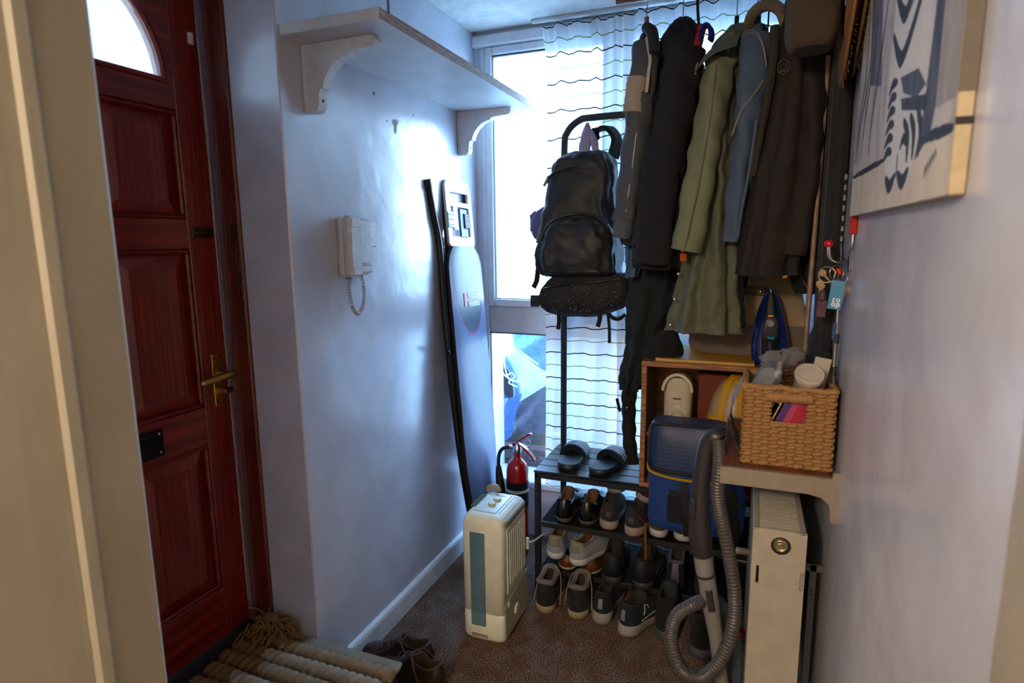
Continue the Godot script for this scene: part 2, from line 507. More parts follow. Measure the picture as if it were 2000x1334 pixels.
	part(bx(S(), -1.62, -1.445, 2.303, 2.36, ZR + 0.004, -0.652, 0.004), "head", fm, fr)
	part(bx(S(), -1.62, -1.47, 0.16, 0.233, ZR + 0.004, -0.652, 0.008), "sill", mat("sill_wood", Color(0.13, 0.045, 0.035), 0.5, {"tex": T.wood_x, "scale": 3.0}), fr)
	part(bx(S(), -1.541, -1.5405, 0.3, 2.2, -1.4285, -1.4255), "gap_light_strip", plastic("gap_light_white", Color(0.75, 0.76, 0.78), 0.4), fr)  # pale strip painted for the daylight leaking through the door gap
	# brass lever handle on a long plate, with a thumb turn
	var br := mat("brass", Color(0.83, 0.66, 0.36), 0.28, {"metal": 1.0, "tex": T.cloud, "scale": 9.0})
	var h := part(bx(S(), x1, x1 + 0.004, 0.998, 1.164, -1.408, -1.366, 0.0015), "handle_plate", br, d, "brass plate with lever handle")
	var sc := S()
	for q in [[1.012, -1.40], [1.012, -1.374], [1.15, -1.40], [1.15, -1.374]]:
		sphere(sc, Vector3(x1 + 0.004, q[0], q[1]), Vector3(0.002, 0.0045, 0.0045), 8)
	part(sc, "screw", mat("screw_dark", Color(0.3, 0.22, 0.12), 0.4, {"metal": 1.0}), h)
	part(lathe(S(), [[0.014, 0], [0.013, 0.008], [0.009, 0.012], [0.008, 0.045]], 14, Transform3D(Basis(Vector3(0, 0, 1), Vector3(1, 0, 0), Vector3(0, 1, 0)), Vector3(x1, 1.098, -1.387))), "spindle", br, h)
	part(tube(S(), cr([Vector3(x1 + 0.046, 1.101, -1.41), Vector3(x1 + 0.05, 1.10, -1.385), Vector3(x1 + 0.05, 1.097, -1.34), Vector3(x1 + 0.046, 1.092, -1.295), Vector3(x1 + 0.04, 1.09, -1.285)], 5), [0.008, 0.0095, 0.01, 0.01, 0.01, 0.01, 0.01, 0.0095, 0.009, 0.009, 0.009, 0.009, 0.0085, 0.008, 0.008, 0.008, 0.008, 0.007, 0.006, 0.005, 0.003], 10, true, 1.3), "lever", br, h)
	part(lathe(S(), [[0.012, 0], [0.012, 0.016], [0.0085, 0.02], [0.0085, 0.03]], 14, Transform3D(Basis(Vector3(0, 0, 1), Vector3(1, 0, 0), Vector3(0, 1, 0)), Vector3(x1, 1.042, -1.388))), "lock_barrel", br, h)
	part(box(S(), Vector3(x1 + 0.034, 1.048, -1.392), Vector3(0.012, 0.018, 0.036), 0.004), "thumb_turn", mat("brass_worn", Color(0.5, 0.37, 0.18), 0.4, {"metal": 1.0}), h)
	# letter plate
	var lp := part(bx(S(), x1, x1 + 0.006, 0.905, 0.985, -1.175, -0.915, 0.002), "letter_plate", mat("black_iron", Color(0.06, 0.06, 0.065), 0.5, {"metal": 0.4}), d, "black letter plate with two bright screws")
	part(bx(S(), x1 + 0.006, x1 + 0.0075, 0.918, 0.972, -1.15, -0.94, 0.0007), "letter_flap", mat("flap_black", Color(0.02, 0.02, 0.022), 0.35), lp)
	var ls := S()
	for yy in [0.918, 0.972]: sphere(ls, Vector3(x1 + 0.006, yy, -1.163), Vector3(0.003, 0.005, 0.005), 10)
	part(ls, "screw", mat("bright_steel", Color(0.8, 0.8, 0.82), 0.25, {"metal": 1.0}), lp)
	# small white alarm magnet
	part(bx(S(), x1, x1 + 0.012, 2.068, 2.10, -1.402, -1.388, 0.002), "alarm_contact", plastic("white_plastic_small", Color(0.86, 0.84, 0.78)), d, "small white alarm contact")
	# door chain: slide on the door, chain hanging from the frame
	var bz := mat("dull_bronze", Color(0.33, 0.27, 0.18), 0.4, {"metal": 0.9})
	var cs := part(bx(S(), x1, x1 + 0.005, 1.518, 1.55, -1.415, -1.34, 0.0015), "chain_slide", bz, d, "dull bronze door chain slide")
	part(bx(S(), x1 + 0.005, x1 + 0.01, 1.528, 1.54, -1.41, -1.345, 0.002), "slot_rail", bz, cs)
	var ch := thing("door_chain", "bronze security chain hanging down the front door frame", "chain", Vector3(-1.45, 1.25, ZR + 0.02))
	part(bx(S(), -1.475, -1.443, 1.50, 1.56, ZR + 0.008, ZR + 0.013, 0.0015), "anchor_plate", bz, ch)
	for i in 15:
		var c := Vector3(-1.447 + 0.003 * sin(i * 1.3), 1.50 - i * 0.0165, ZR + 0.018)
		var lk := []
		for j in 13:
			var a := TAU * j / 12
			var off := Vector3(cos(a) * 0.006, sin(a) * 0.0115, 0)
			if i % 2: off = off.rotated(Vector3.UP, PI / 2)
			lk.append(c + off)
		part(tube(S(), lk, 0.0017, 6, false), "link", bz, ch)

# ---------------------------------------------------------------- window, curtains
func window_wall():
	var pv := mat("white_upvc", Color(0.85, 0.86, 0.88), 0.25, {"tex": T.cloud, "scale": 2.0})
	var gl := mat("pane_glass", Color(0.95, 0.98, 1.0), 0.03, {"alpha": 0.05})
	var gk := mat("gasket", Color(0.04, 0.05, 0.06), 0.6)
	var w := snode("window_1", "white plastic window with tall upper casement and lower pane", "window")
	var zf := ZW + 0.004; var zb := ZW - 0.07
	part(bx(S(), -1.26, 0.2, 2.385, 2.435, zb, ZW + 0.03, 0.006), "head_trim", pv, w)
	part(bx(S(), -1.228, -1.203, 0.285, 2.385, zb, zf, 0.004), "jamb", pv, w)
	part(bx(S(), 0.13, 0.165, 0.285, 2.385, zb, zf, 0.004), "jamb", pv, w)
	part(bx(S(), -0.60, -0.555, 0.285, 2.385, zb, zf + 0.002, 0.004), "mullion", pv, w)
	part(bx(S(), -1.203, 0.13, 0.255, 0.292, zb, zf + 0.012, 0.006), "sill", pv, w)
	for k in [[-1.203, -0.60, -0.60], [-0.555, 0.13, -0.30]]:
		part(bx(S(), k[0], k[1], 1.048, 1.180, zb, zf - 0.006, 0.004), "transom_panel", mat("panel_grey_white", Color(0.74, 0.745, 0.76), 0.4, {"tex": T.cloud, "scale": 2.0}), w)
		var s := Node3D.new(); s.name = "casement"; w.add_child(s, true)
		var o := 0.038
		part(bx(S(), k[0], k[0] + o, 1.182, 2.384, zb + 0.01, zf + 0.012, 0.006), "sash_stile", pv, s)
		part(bx(S(), k[1] - o, k[1], 1.182, 2.384, zb + 0.01, zf + 0.012, 0.006), "sash_stile", pv, s)
		part(bx(S(), k[0] + o, k[1] - o, 1.182, 1.219, zb + 0.01, zf + 0.012, 0.006), "sash_rail", pv, s)
		part(bx(S(), k[0] + o, k[1] - o, 2.346, 2.384, zb + 0.01, zf + 0.012, 0.006), "sash_rail", pv, s)
		var g := S()
		bx(g, k[0] + o, k[1] - o, 1.2185, 1.2215, zf - 0.012, zf + 0.004); bx(g, k[0] + o, k[1] - o, 2.340, 2.3465, zf - 0.012, zf + 0.004)
		bx(g, k[0] + o, k[0] + o + 0.003, 1.22, 2.345, zf - 0.012, zf + 0.003); bx(g, k[1] - o - 0.003, k[1] - o, 1.22, 2.345, zf - 0.012, zf + 0.003)
		part(g, "gasket", gk, s)
		part(bx(S(), k[0] + o, k[1] - o, 1.219, 2.346, zb + 0.03, zb + 0.034), "pane", gl, s)
		part(bx(S(), k[0], k[2], 0.292, 1.048, zb + 0.03, zb + 0.034), "pane", gl, w)
		var g2 := S()
		bx(g2, k[0], k[2], 1.043, 1.048, zf - 0.02, zf - 0.008); bx(g2, k[0], k[0] + 0.003, 0.292, 1.045, zf - 0.02, zf - 0.008)
		part(g2, "gasket", gk, w)
	# casement handle on the near window
	part(box(S(), Vector3(-0.88, 1.195, zf + 0.018), Vector3(0.11, 0.014, 0.012), 0.004), "window_handle", plastic("white_handle", Color(0.83, 0.83, 0.84), 0.3), w)
	# sheer curtains with woven black and yellow-green lines
	var im := Image.create(4, 2048, false, Image.FORMAT_RGBA8)
	im.fill(Color(0.96, 0.97, 0.98, 0.92))
	var H := 2.13
	var k := 0
	var yy := 0.004
	while yy < H:
		var c := Color(0.05, 0.045, 0.05, 1.0) if k % 2 == 0 else Color(0.50, 0.52, 0.20, 0.95)
		var p := int(yy / H * 2048)
		im.fill_rect(Rect2i(0, p, 4, 5 if k % 2 == 0 else 4), c)
		yy += 0.0605; k += 1
	var cm := StandardMaterial3D.new(); cm.resource_name = "sheer_voile"; cm.albedo_texture = tex(im); cm.transparency = BaseMaterial3D.TRANSPARENCY_ALPHA
	cm.cull_mode = BaseMaterial3D.CULL_DISABLED; cm.roughness = 0.9; cm.backlight_enabled = true; cm.backlight = Color(0.60, 0.63, 0.66)
	var rail := thing("curtain_track", "slim white curtain track under the ceiling above the window", "curtain rail", Vector3(-0.4, 2.438, -2.70))
	part(bx(S(), -0.95, 0.2, 2.44, CEIL, -2.705, -2.68, 0.003), "track", pv, rail)
	for q in [[-0.882, -0.52, 0.0, 3.0, "sheer white curtain with black and yellow lines beside the bare casement"], [-0.54, 0.19, 1.3, 6.0, "sheer striped curtain behind the hanging coats"]]:
		var ct := thing("sheer_curtain", q[4], "curtain", Vector3((q[0] + q[1]) / 2, 0.3, -2.685), "sheer striped curtains")
		var st := S()
		var rr := []
		var nu := 60; var nv := 40
		for i in nv + 1:
			var v := i / float(nv)
			var row := []
			for j in nu + 1:
				var u := j / float(nu)
				var pull: float = (-0.018 * (1.0 - smoothstep(0.0, 0.08, v)) - 0.012 * smoothstep(0.55, 1.0, v)) * (1.0 - u) if q[2] == 0.0 else 0.0
				var x: float = lerpf(q[0], q[1], u) + pull + 0.004 * sin(v * 9.0 + u * 4.0)
				var fold := 0.013 * sin(u * q[3] * TAU + q[2]) + 0.006 * sin(u * q[3] * 2.3 * TAU + v * 3.0)
				var gather := 0.007 * sin(u * 90.0) * (1.0 - smoothstep(0.0, 0.12, v))
				var y := 2.434 - v * H - 0.016 * absf(sin(u * q[3] * 1.5 * PI + 0.6)) * (1.0 - smoothstep(0.0, 0.3, v)) - 0.005 * sin(u * q[3] * TAU + v * 4.0 + q[2])
				row.append(Vector3(x, y, -2.688 + fold + gather + q[2] * 0.012))
			rr.append(row)
		rows(st, rr, false, true)
		part(st, "voile", cm, ct)

func outside():
	var pt := mat("pale_concrete", Color(0.72, 0.72, 0.70), 0.9, {"tex": T.cloud, "scale": 0.7, "bump": T.lumps, "bh": 0.2})
	struct(bx(S(), -30, 30, -0.2, -0.06, -60, -2.95), "trim_path", pt, "pale concrete path outside the window", "path")
	# blue pop-up cover with a round mouth, tied with white cord, against the lower pane
	var b := thing("tarpaulin_bundle", "blue tarpaulin cover tied with white cord outside the lower pane", "tarpaulin", Vector3(-1.3, -0.06, -3.25))
	var bl := mat("tarp_blue", Color(0.10, 0.36, 0.62), 0.45, {"tex": T.cloud, "scale": 4.0, "bump": T.lumps, "bh": 0.5})
	var pale := mat("tarp_pale", Color(0.60, 0.70, 0.76), 0.5, {"tex": T.cloud, "scale": 4.0})
	var navy := mat("tarp_navy", Color(0.10, 0.16, 0.27), 0.6, {"tex": T.cloud, "scale": 4.0, "bump": T.lumps, "bh": 0.4})
	# the drum: a leaning tube with a pale wall, its mouth turned to the window
	var ax := Vector3(0.42, 0.24, -0.85).normalized(); var sx := Vector3.UP.cross(ax).normalized(); var sy := ax.cross(sx).normalized()
	var hoop := func(c: Vector3, ra: float, rb: float, n: int) -> Array:
		var o := []
		for j in n: o.append(c + sx * cos(TAU * j / n) * ra + sy * sin(TAU * j / n) * rb)
		return o
	var m0 := Vector3(-1.262, 0.715, -3.10)
	var rr := []
	for i in 9: rr.append(hoop.call(m0 + ax * (0.035 * i), 0.082 + 0.004 * i, 0.150 + 0.006 * i, 36))
	jitter(rr, 0.010, 6.0)
	var s0 := S(); rows(s0, rr, true); cap(s0, rr[-1], ax); part(s0, "drum", pale, b, "pale drum wall")
	s0 = S(); rows(s0, [hoop.call(m0, 0.078, 0.146, 36), hoop.call(m0 + ax * 0.15, 0.078, 0.146, 36)], true); cap(s0, hoop.call(m0 + ax * 0.15, 0.078, 0.146, 36), -ax); part(s0, "mouth_lining", navy, b)
	var hp: Array = hoop.call(m0, 0.084, 0.152, 36); hp.append(hp[0]); hp.append(hp[1])
	part(tube(S(), hp, 0.020, 10, false), "hoop", mat("tarp_mid", Color(0.24, 0.45, 0.64), 0.4, {"tex": T.cloud, "scale": 6.0}), b)
	var sheet := func(pts: Array, lift: float) -> SurfaceTool:
		var st := S(); var r2 := []
		for i in 11:
			var row := []
			for j in 15:
				var u := j / 14.0; var v := i / 10.0
				var p: Vector3 = pts[0].lerp(pts[1], u).lerp(pts[3].lerp(pts[2], u), v)
				row.append(p + Vector3(0, 0, lift * sin(u * PI) + 0.010 * sin(u * 11 + v * 7)))
			r2.append(row)
		rows(st, r2, false); return st
	part(sheet.call([Vector3(-1.24, 0.99, -3.16), Vector3(-0.90, 1.02, -3.10), Vector3(-0.93, 0.77, -3.03), Vector3(-1.19, 0.93, -3.03)], 0.03), "top_sheet", bl, b, "bright blue top sheet")
	part(sheet.call([Vector3(-1.33, 0.60, -3.06), Vector3(-1.15, 0.66, -3.05), Vector3(-1.20, 0.42, -3.01), Vector3(-1.35, 0.30, -3.01)], 0.03), "hanging_tail", bl, b)
	part(sheet.call([Vector3(-1.18, 0.60, -3.09), Vector3(-0.90, 0.79, -3.09), Vector3(-0.88, 0.47, -3.05), Vector3(-1.22, 0.43, -3.05)], 0.02), "lower_cover", navy, b, "navy lower cover")
	var cd := S()
	tube(cd, cr([Vector3(-1.31, 0.83, -3.02), Vector3(-1.27, 0.82, -3.01), Vector3(-1.22, 0.765, -3.0), Vector3(-1.15, 0.735, -3.0)], 6), 0.004, 6)
	tube(cd, cr([Vector3(-1.24, 0.89, -3.03), Vector3(-1.235, 0.82, -3.02), Vector3(-1.20, 0.75, -3.0), Vector3(-1.14, 0.745, -3.0)], 6), 0.004, 6)
	tube(cd, cr([Vector3(-1.205, 0.775, -2.99), Vector3(-1.18, 0.79, -2.985), Vector3(-1.165, 0.765, -2.985), Vector3(-1.20, 0.735, -2.99), Vector3(-1.15, 0.715, -2.985)], 6), 0.004, 6)
	tube(cd, cr([Vector3(-1.19, 0.935, -3.02), Vector3(-1.08, 0.875, -3.0), Vector3(-0.96, 0.785, -3.02)], 6), 0.004, 6)
	part(cd, "cord", mat("white_rope", Color(0.82, 0.86, 0.88), 0.8), b)
	# dark blue wheelie bin beside it
	var bn := thing("wheelie_bin", "dark blue bin standing outside behind the tarpaulin", "bin", Vector3(-0.86, -0.06, -3.75))
	var br := []
	for i in 6:
		var v := i / 5.0
		br.append(oval(Vector3(-0.86, -0.06 + 0.92 * v, -3.75), 0.2 + 0.04 * v, 0.2 + 0.03 * v, 24, 6.0))
	var bs := S(); loft(bs, br); part(bs, "body", plastic("bin_blue", Color(0.04, 0.09, 0.17), 0.5), bn)
	part(bx(S(), -1.12, -0.60, 0.86, 0.90, -4.03, -3.47, 0.015), "lid", plastic("bin_blue", Color(0.04, 0.09, 0.17), 0.5), bn)
	# mossy mound and dark red brick edging under the window
	var mo2 := thing("mossy_mound", "green mossy earth heaped outside below the tarpaulin", "earth", Vector3(-1.15, -0.06, -3.12))
	var mr := []
	for i in 8:
		var v := i / 7.0
		mr.append(oval(Vector3(-1.15, -0.06 + 0.52 * v, -3.12), 0.5 * sqrt(1.02 - v * v), 0.12 * sqrt(1.02 - v * v) + 0.01, 30, 2.0, 0.01, 6, v))
	jitter(mr, 0.03, 9.0)
	var mst := S(); loft(mst, mr); part(mst, "moss", mat("moss", Color(0.16, 0.22, 0.12), 0.95, {"tex": T.speck, "scale": 8.0, "bump": T.grain, "bh": 1.0}), mo2)
	var bw := thing("brick_edging", "dark red brick edging outside at the foot of the window", "bricks", Vector3(-1.0, -0.06, -2.985))
	var bm := mat("brick_red", Color(0.27, 0.08, 0.08), 0.9, {"tex": T.speck, "scale": 6.0, "bump": T.grain, "bh": 0.3})
	for r in 6:
		for c in 5:
			part(bx(S(), -1.42 + c * 0.225 + (0.11 if r % 2 else 0.0), -1.205 + c * 0.225 + (0.11 if r % 2 else 0.0), -0.06 + r * 0.075, 0.005 + r * 0.075, -3.04 + rng.randf() * 0.004, -2.955, 0.004), "brick", bm, bw)

func near_jambs():
	var cm := cream_mat()
	var j := thing("doorway_lining", "cream painted door lining with a raised door stop", "door lining", Vector3(-0.8, 0, -0.49), "", "structure")
	part(bx(S(), -0.835, -0.80, 0, 2.1, -0.575, -0.36, 0.004), "lining_board", cm, j)
	part(bx(S(), -0.80, -0.788, 0, 2.1, -0.497, -0.472, 0.005), "door_stop", cm, j)
	part(bx(S(), -0.88, -0.808, 0, 2.16, -0.583, -0.565, 0.004), "architrave", trim_mat(), j)
	var k := thing("doorway_post", "cream painted post at the edge of the right wall", "door lining", Vector3(0.22, 0, -0.5), "", "structure")
	part(bx(S(), 0.208, 0.243, 0, 2.1, -0.585, -0.36, 0.006), "lining_board", cm, k)
	part(bx(S(), -0.835, 0.243, 2.07, 2.1, -0.575, -0.36, 0.004), "head_board", cm, k)

# ---------------------------------------------------------------- things along the left wall
func left_wall_things():
	var lam := mat("white_laminate", Color(0.84, 0.83, 0.83), 0.42, {"tex": T.cloud, "scale": 1.5, "spec": 0.45})
	var wb := mat("white_bracket", Color(0.85, 0.845, 0.84), 0.4, {"tex": T.cloud, "scale": 4.0})
	var sh := thing("wall_shelf", "long white laminate shelf on the left wall above the intercom", "shelf", Vector3(XL, 2.07, -2.07))
	part(bx(S(), XL, -0.93, 2.072, 2.102, -2.70, -1.445, 0.002), "board", lam, sh)
	part(bx(S(), -0.93, -0.9275, 2.073, 2.101, -2.70, -1.445, 0.0008), "edge_strip", mat("edge_strip", Color(0.80, 0.70, 0.64), 0.45, {"tex": T.wood_x, "scale": 5.0}), sh)
	var prof := [Vector2(0, 0), Vector2(0.232, 0), Vector2(0.242, -0.006), Vector2(0.246, -0.016), Vector2(0.238, -0.027), Vector2(0.225, -0.03), Vector2(0.17, -0.033), Vector2(0.152, -0.038), Vector2(0.148, -0.045), Vector2(0.135, -0.047), Vector2(0.11, -0.056), Vector2(0.088, -0.072), Vector2(0.072, -0.092), Vector2(0.062, -0.113), Vector2(0.06, -0.124), Vector2(0.05, -0.127), Vector2(0.045, -0.135), Vector2(0.042, -0.172), Vector2(0.036, -0.183), Vector2(0.026, -0.188), Vector2(0, -0.188)]
	for q in [[-1.552, "white scrolled wooden bracket under the shelf above the intercom"], [-2.575, "white scrolled wooden bracket under the shelf beside the window"]]:
		var b := thing("shelf_bracket", q[1], "bracket", Vector3(XL, 1.884, q[0]), "shelf brackets on the left wall")
		part(extrude(S(), prof, 0.036, Transform3D(Basis(), Vector3(XL + 0.012, 2.071, q[0]))), "arm", wb, b)
		part(bx(S(), XL, XL + 0.012, 1.884, 2.071, q[0] - 0.022, q[0] + 0.022, 0.003), "back_plate", wb, b)
		part(sphere(S(), Vector3(XL + 0.055, 1.915, q[0]), Vector3(0.004, 0.005, 0.005), 8), "screw", mat("screw_grey", Color(0.35, 0.33, 0.3), 0.4, {"metal": 0.7}), b)
	# thin alarm cable up the wall beside the shelf
	var cb := thing("wall_cable", "thin white cable clipped up the left wall above the shelf", "cable", Vector3(XL, 2.10, -2.02))
	part(tube(S(), [Vector3(XL + 0.003, 2.10, -2.02), Vector3(XL + 0.003, 2.28, -2.022), Vector3(XL + 0.003, CEIL, -2.02)], 0.003, 6), "lead", plastic("cable_grey", Color(0.6, 0.6, 0.6)), cb)
	# entry phone
	var ph := thing("intercom_handset", "white wall intercom handset with a coiled cord", "intercom", Vector3(XL, 1.25, -1.71))
	var iv := plastic("ivory_plastic", Color(0.80, 0.79, 0.80), 0.38)
	part(bx(S(), XL, XL + 0.022, 1.388, 1.583, -1.792, -1.648, 0.006), "base_plate", iv, ph)
	part(bx(S(), XL + 0.02, XL + 0.042, 1.394, 1.578, -1.79, -1.716, 0.008), "speaker_cover", iv, ph)
	var hs := part(bx(S(), XL + 0.022, XL + 0.056, 1.386, 1.586, -1.712, -1.646, 0.009), "handset", iv, ph)
	part(bx(S(), XL + 0.055, XL + 0.0575, 1.395, 1.425, -1.70, -1.658, 0.0012), "mouthpiece", iv, hs)
	part(bx(S(), XL + 0.055, XL + 0.0575, 1.548, 1.578, -1.70, -1.658, 0.0012), "earpiece", iv, hs)
	part(bx(S(), XL + 0.042, XL + 0.045, 1.42, 1.433, -1.77, -1.735, 0.001), "door_button", plastic("button_grey", Color(0.62, 0.62, 0.64)), ph)
	var path := cr([Vector3(XL + 0.028, 1.392, -1.675), Vector3(XL + 0.028, 1.34, -1.665), Vector3(XL + 0.03, 1.285, -1.675), Vector3(XL + 0.03, 1.262, -1.705), Vector3(XL + 0.028, 1.29, -1.74), Vector3(XL + 0.025, 1.34, -1.752), Vector3(XL + 0.018, 1.392, -1.748)], 50)
	var fr := frames(path, Vector3.RIGHT)
	var hx := []
	for i in fr.size():
		var a := i * TAU / 7.2
		hx.append(fr[i][0] + fr[i][1] * cos(a) * 0.0058 + fr[i][2] * sin(a) * 0.0058)
	part(tube(S(), hx, 0.0021, 5), "coiled_cord", plastic("cord_ivory", Color(0.78, 0.75, 0.72), 0.35), ph)
	var sw := thing("light_switch", "square white light switch beside the intercom", "light switch", Vector3(XL, 1.48, -1.83))
	part(bx(S(), XL, XL + 0.009, 1.483, 1.575, -1.865, -1.795, 0.003), "plate", iv, sw)
	part(box(S(), Vector3(XL + 0.0105, 1.53, -1.828), Vector3(0.006, 0.034, 0.02), 0.002, Basis(Vector3.BACK, 0.06)), "rocker", plastic("rocker_white", Color(0.85, 0.85, 0.86), 0.3), sw)

func ironing_board():
	var bd := thing("ironing_board", "ironing board with blue dotted cover leaning against the left wall", "ironing board", Vector3(-1.1, 0, -2.5))
	var B0 := Vector3(-1.10, 0.06, -2.445); var B1 := Vector3(-1.222, 1.475, -2.495)
	var up := (B1 - B0).normalized()
	var L := (B1 - B0).length()
	var right := Vector3(0.04, 0.0, -1.0); right = (right - up * right.dot(up)).normalized()
	var nrm := up.cross(right) * -1.0
	if nrm.x < 0: nrm = -nrm
	# outline of the padded top
	var hw := func(t: float) -> float:
		var nose := sqrt(clampf(1.0 - pow(1.0 - minf(t / 0.42, 1.0), 2.2), 0, 1))
		var top := sqrt(clampf(1.0 - pow(maxf(t - 0.93, 0.0) / 0.07, 2.0) * 0.6, 0, 1))
		return 0.153 * nose * top + 0.002
	var im := Image.create(256, 1024, false, Image.FORMAT_RGB8)
	for y in 1024:
		for x in 256:
			var t := 1.0 - y / 1023.0
			var u := (x / 255.0 - 0.5) * 2.0
			var oval_in := t > 0.72 - 0.0 and (pow(u / 0.93, 2.0) + pow((t - 0.935) / 0.215, 2.0) < 1.0 or t > 0.935)
			var edge := absf(pow(u / 0.93, 2.0) + pow((t - 0.935) / 0.215, 2.0) - 1.0) < 0.045 and t < 0.935
			var rowi := y / 5
			var cx := (x + (5 if rowi % 2 else 0)) % 10
			var dot := cx > 2 and cx < 8 and y % 5 > 0 and y % 5 < 4
			var c := Color(0.66, 0.72, 0.82) if dot else Color(0.22, 0.27, 0.42)
			if edge: c = Color(0.55, 0.30, 0.50)
			elif oval_in: c = Color(0.26, 0.31, 0.36)
			im.set_pixel(x, y, c)
	var cover := StandardMaterial3D.new(); cover.resource_name = "board_cover"; cover.albedo_texture = tex(im); cover.roughness = 0.42; cover.metallic = 0.1; cover.cull_mode = BaseMaterial3D.CULL_DISABLED
	var top := S(); var side := S(); var rr := []; var sd := []; var bk := []
	var n := 44
	for i in n + 1:
		var t := pow(i / float(n), 1.3)
		var w: float = hw.call(t)
		var row := []
		for j in 15:
			var u := j / 14.0 * 2.0 - 1.0
			var puff := 0.010 * (1.0 - pow(absf(u), 4.0)) + 0.0015 * sin(u * 7.0 + t * 24.0) * (1.0 - t) + 0.0015 * sin(t * 60.0) * smoothstep(0.92, 1.0, t)
			row.append(B0 + up * (t * L) + right * (u * w) + nrm * (0.012 + puff))
		rr.append(row)
		var e0: Vector3 = B0 + up * (t * L) - right * w; var e1: Vector3 = B0 + up * (t * L) + right * w
		sd.append([e0 + nrm * 0.012, e0 - right * 0.003 - nrm * 0.002, e0 + right * 0.004 - nrm * 0.014, e1 - right * 0.004 - nrm * 0.014, e1 + right * 0.003 - nrm * 0.002, e1 + nrm * 0.012])
	st_uv_rows(top, rr)
	part(top, "cover", cover, bd, "blue and white dotted cover with a grey end")
	rows(side, sd, true, false, 0)
	part(side, "cover_edge", mat("cover_edge", Color(0.17, 0.09, 0.09), 0.7, {"tex": T.speck, "scale": 20.0}), bd, "dark brown speckled edge")
	# printed maker's name on the grey end
	var wt := mat("print_white", Color(0.85, 0.87, 0.9), 0.5)
	var fb := Basis(right, up, nrm)
	text("lettering", "Russell", 0.036, Transform3D(fb, B0 + up * (0.845 * L) + right * 0.035 + nrm * 0.024), wt, bd)
	text("lettering", "Hobbs", 0.036, Transform3D(fb, B0 + up * (0.818 * L) + right * 0.027 + nrm * 0.024), wt, bd)
	part(box(S(), B0 + up * (0.832 * L) - right * 0.05 + nrm * 0.0235, Vector3(0.022, 0.06, 0.0012), 0.0004, fb), "logo_bar", mat("print_pink", Color(0.75, 0.35, 0.5), 0.5), bd)
	# iron rest: white plate with cut-outs, bars across and a grey pad
	var rp := func(u: float, v: float, d := 0.0) -> Vector3: return B1 + up * v + right * u + nrm * d
	var rest := S()
	var fx := Transform3D(fb, B1 + up * 0.014)
	var cut := func(x0: float, x1: float, y0: float, y1: float) -> Array:
		return [Vector2(x0, y0), Vector2(x1, y0), Vector2(x1, y1), Vector2(x0, y1)]
	# frame from strips round three openings
	var th := 0.012
	var out := [Vector2(-0.118, 0), Vector2(-0.105, -0.012), Vector2(0.105, -0.012), Vector2(0.118, 0), Vector2(0.118, 0.03), Vector2(-0.118, 0.03)]
	extrude(rest, out, th, fx)
	extrude(rest, [Vector2(-0.118, 0.03), Vector2(-0.085, 0.03), Vector2(-0.085, 0.265), Vector2(-0.118, 0.25)], th, fx)
	extrude(rest, [Vector2(0.085, 0.03), Vector2(0.118, 0.03), Vector2(0.112, 0.25), Vector2(0.085, 0.265)], th, fx)
	extrude(rest, [Vector2(-0.118, 0.25), Vector2(-0.085, 0.225), Vector2(0.085, 0.225), Vector2(0.112, 0.25), Vector2(0.095, 0.272), Vector2(0.075, 0.278), Vector2(-0.085, 0.278), Vector2(-0.105, 0.27)], th, fx)
	extrude(rest, cut.call(-0.085, 0.085, 0.162, 0.182), th, fx)
	extrude(rest, cut.call(-0.06, -0.025, 0.06, 0.162), th, fx)
	part(rest, "iron_rest", plastic("rest_white", Color(0.86, 0.87, 0.88), 0.3), bd, "white slotted iron rest")
	part(box(S(), B1 + up * 0.105 + right * 0.025 + nrm * 0.004, Vector3(0.07, 0.13, 0.01), 0.004, fb), "rest_bar", plastic("rest_blue_grey", Color(0.22, 0.33, 0.42), 0.4), bd)
	for gx in [-0.1, 0.05]:
		var pd := part(box(S(), B1 + up * 0.115 + right * gx + nrm * 0.012, Vector3(0.055, 0.068, 0.006), 0.003, fb), "grip_pad", plastic("pad_dark" if gx > 0 else "pad_white", Color(0.05, 0.09, 0.12) if gx > 0 else Color(0.8, 0.81, 0.83), 0.5), bd)
		var dots := S()
		for a in 3:
			for b2 in 3:
				box(dots, B1 + up * (0.093 + a * 0.022) + right * (gx - 0.016 + b2 * 0.016) + nrm * 0.0155, Vector3(0.009, 0.004, 0.001), 0.0, fb)
		part(dots, "grip_rib", plastic("rib_dark", Color(0.10, 0.12, 0.14), 0.5), pd)
	# legs folded behind the board
	var lm := mat("leg_black", Color(0.03, 0.032, 0.036), 0.4)
	part(tube(S(), cr([rp.call(-0.245, 0.245, 0.0), rp.call(-0.21, 0.13, -0.008), rp.call(-0.17, 0.0, -0.016), rp.call(-0.168, -0.3, -0.02), rp.call(-0.16, -0.7, -0.02), rp.call(-0.13, -1.05, -0.02), rp.call(-0.10, -1.40, 0.0)], 6), 0.0145, 10), "leg", lm, bd)
	part(tube(S(), [rp.call(-0.254, 0.27, 0.0), rp.call(-0.244, 0.232, 0.0)], 0.018, 10), "foot_cap", lm, bd)
	part(tube(S(), [rp.call(0.10, 0.27, -0.02), rp.call(0.11, 0.0, -0.022), rp.call(0.11, -0.7, -0.022), rp.call(0.06, -1.41, -0.01)], 0.011, 10), "leg", lm, bd)
	part(tube(S(), [rp.call(-0.105, 0.28, -0.016), rp.call(-0.105, 0.0, -0.016), rp.call(-0.10, -0.2, -0.018)], 0.009, 8), "rail", lm, bd)
	part(tube(S(), [rp.call(-0.155, -0.47, -0.02), rp.call(-0.215, -0.44, 0.0)], 0.009, 8), "height_lever", lm, bd)

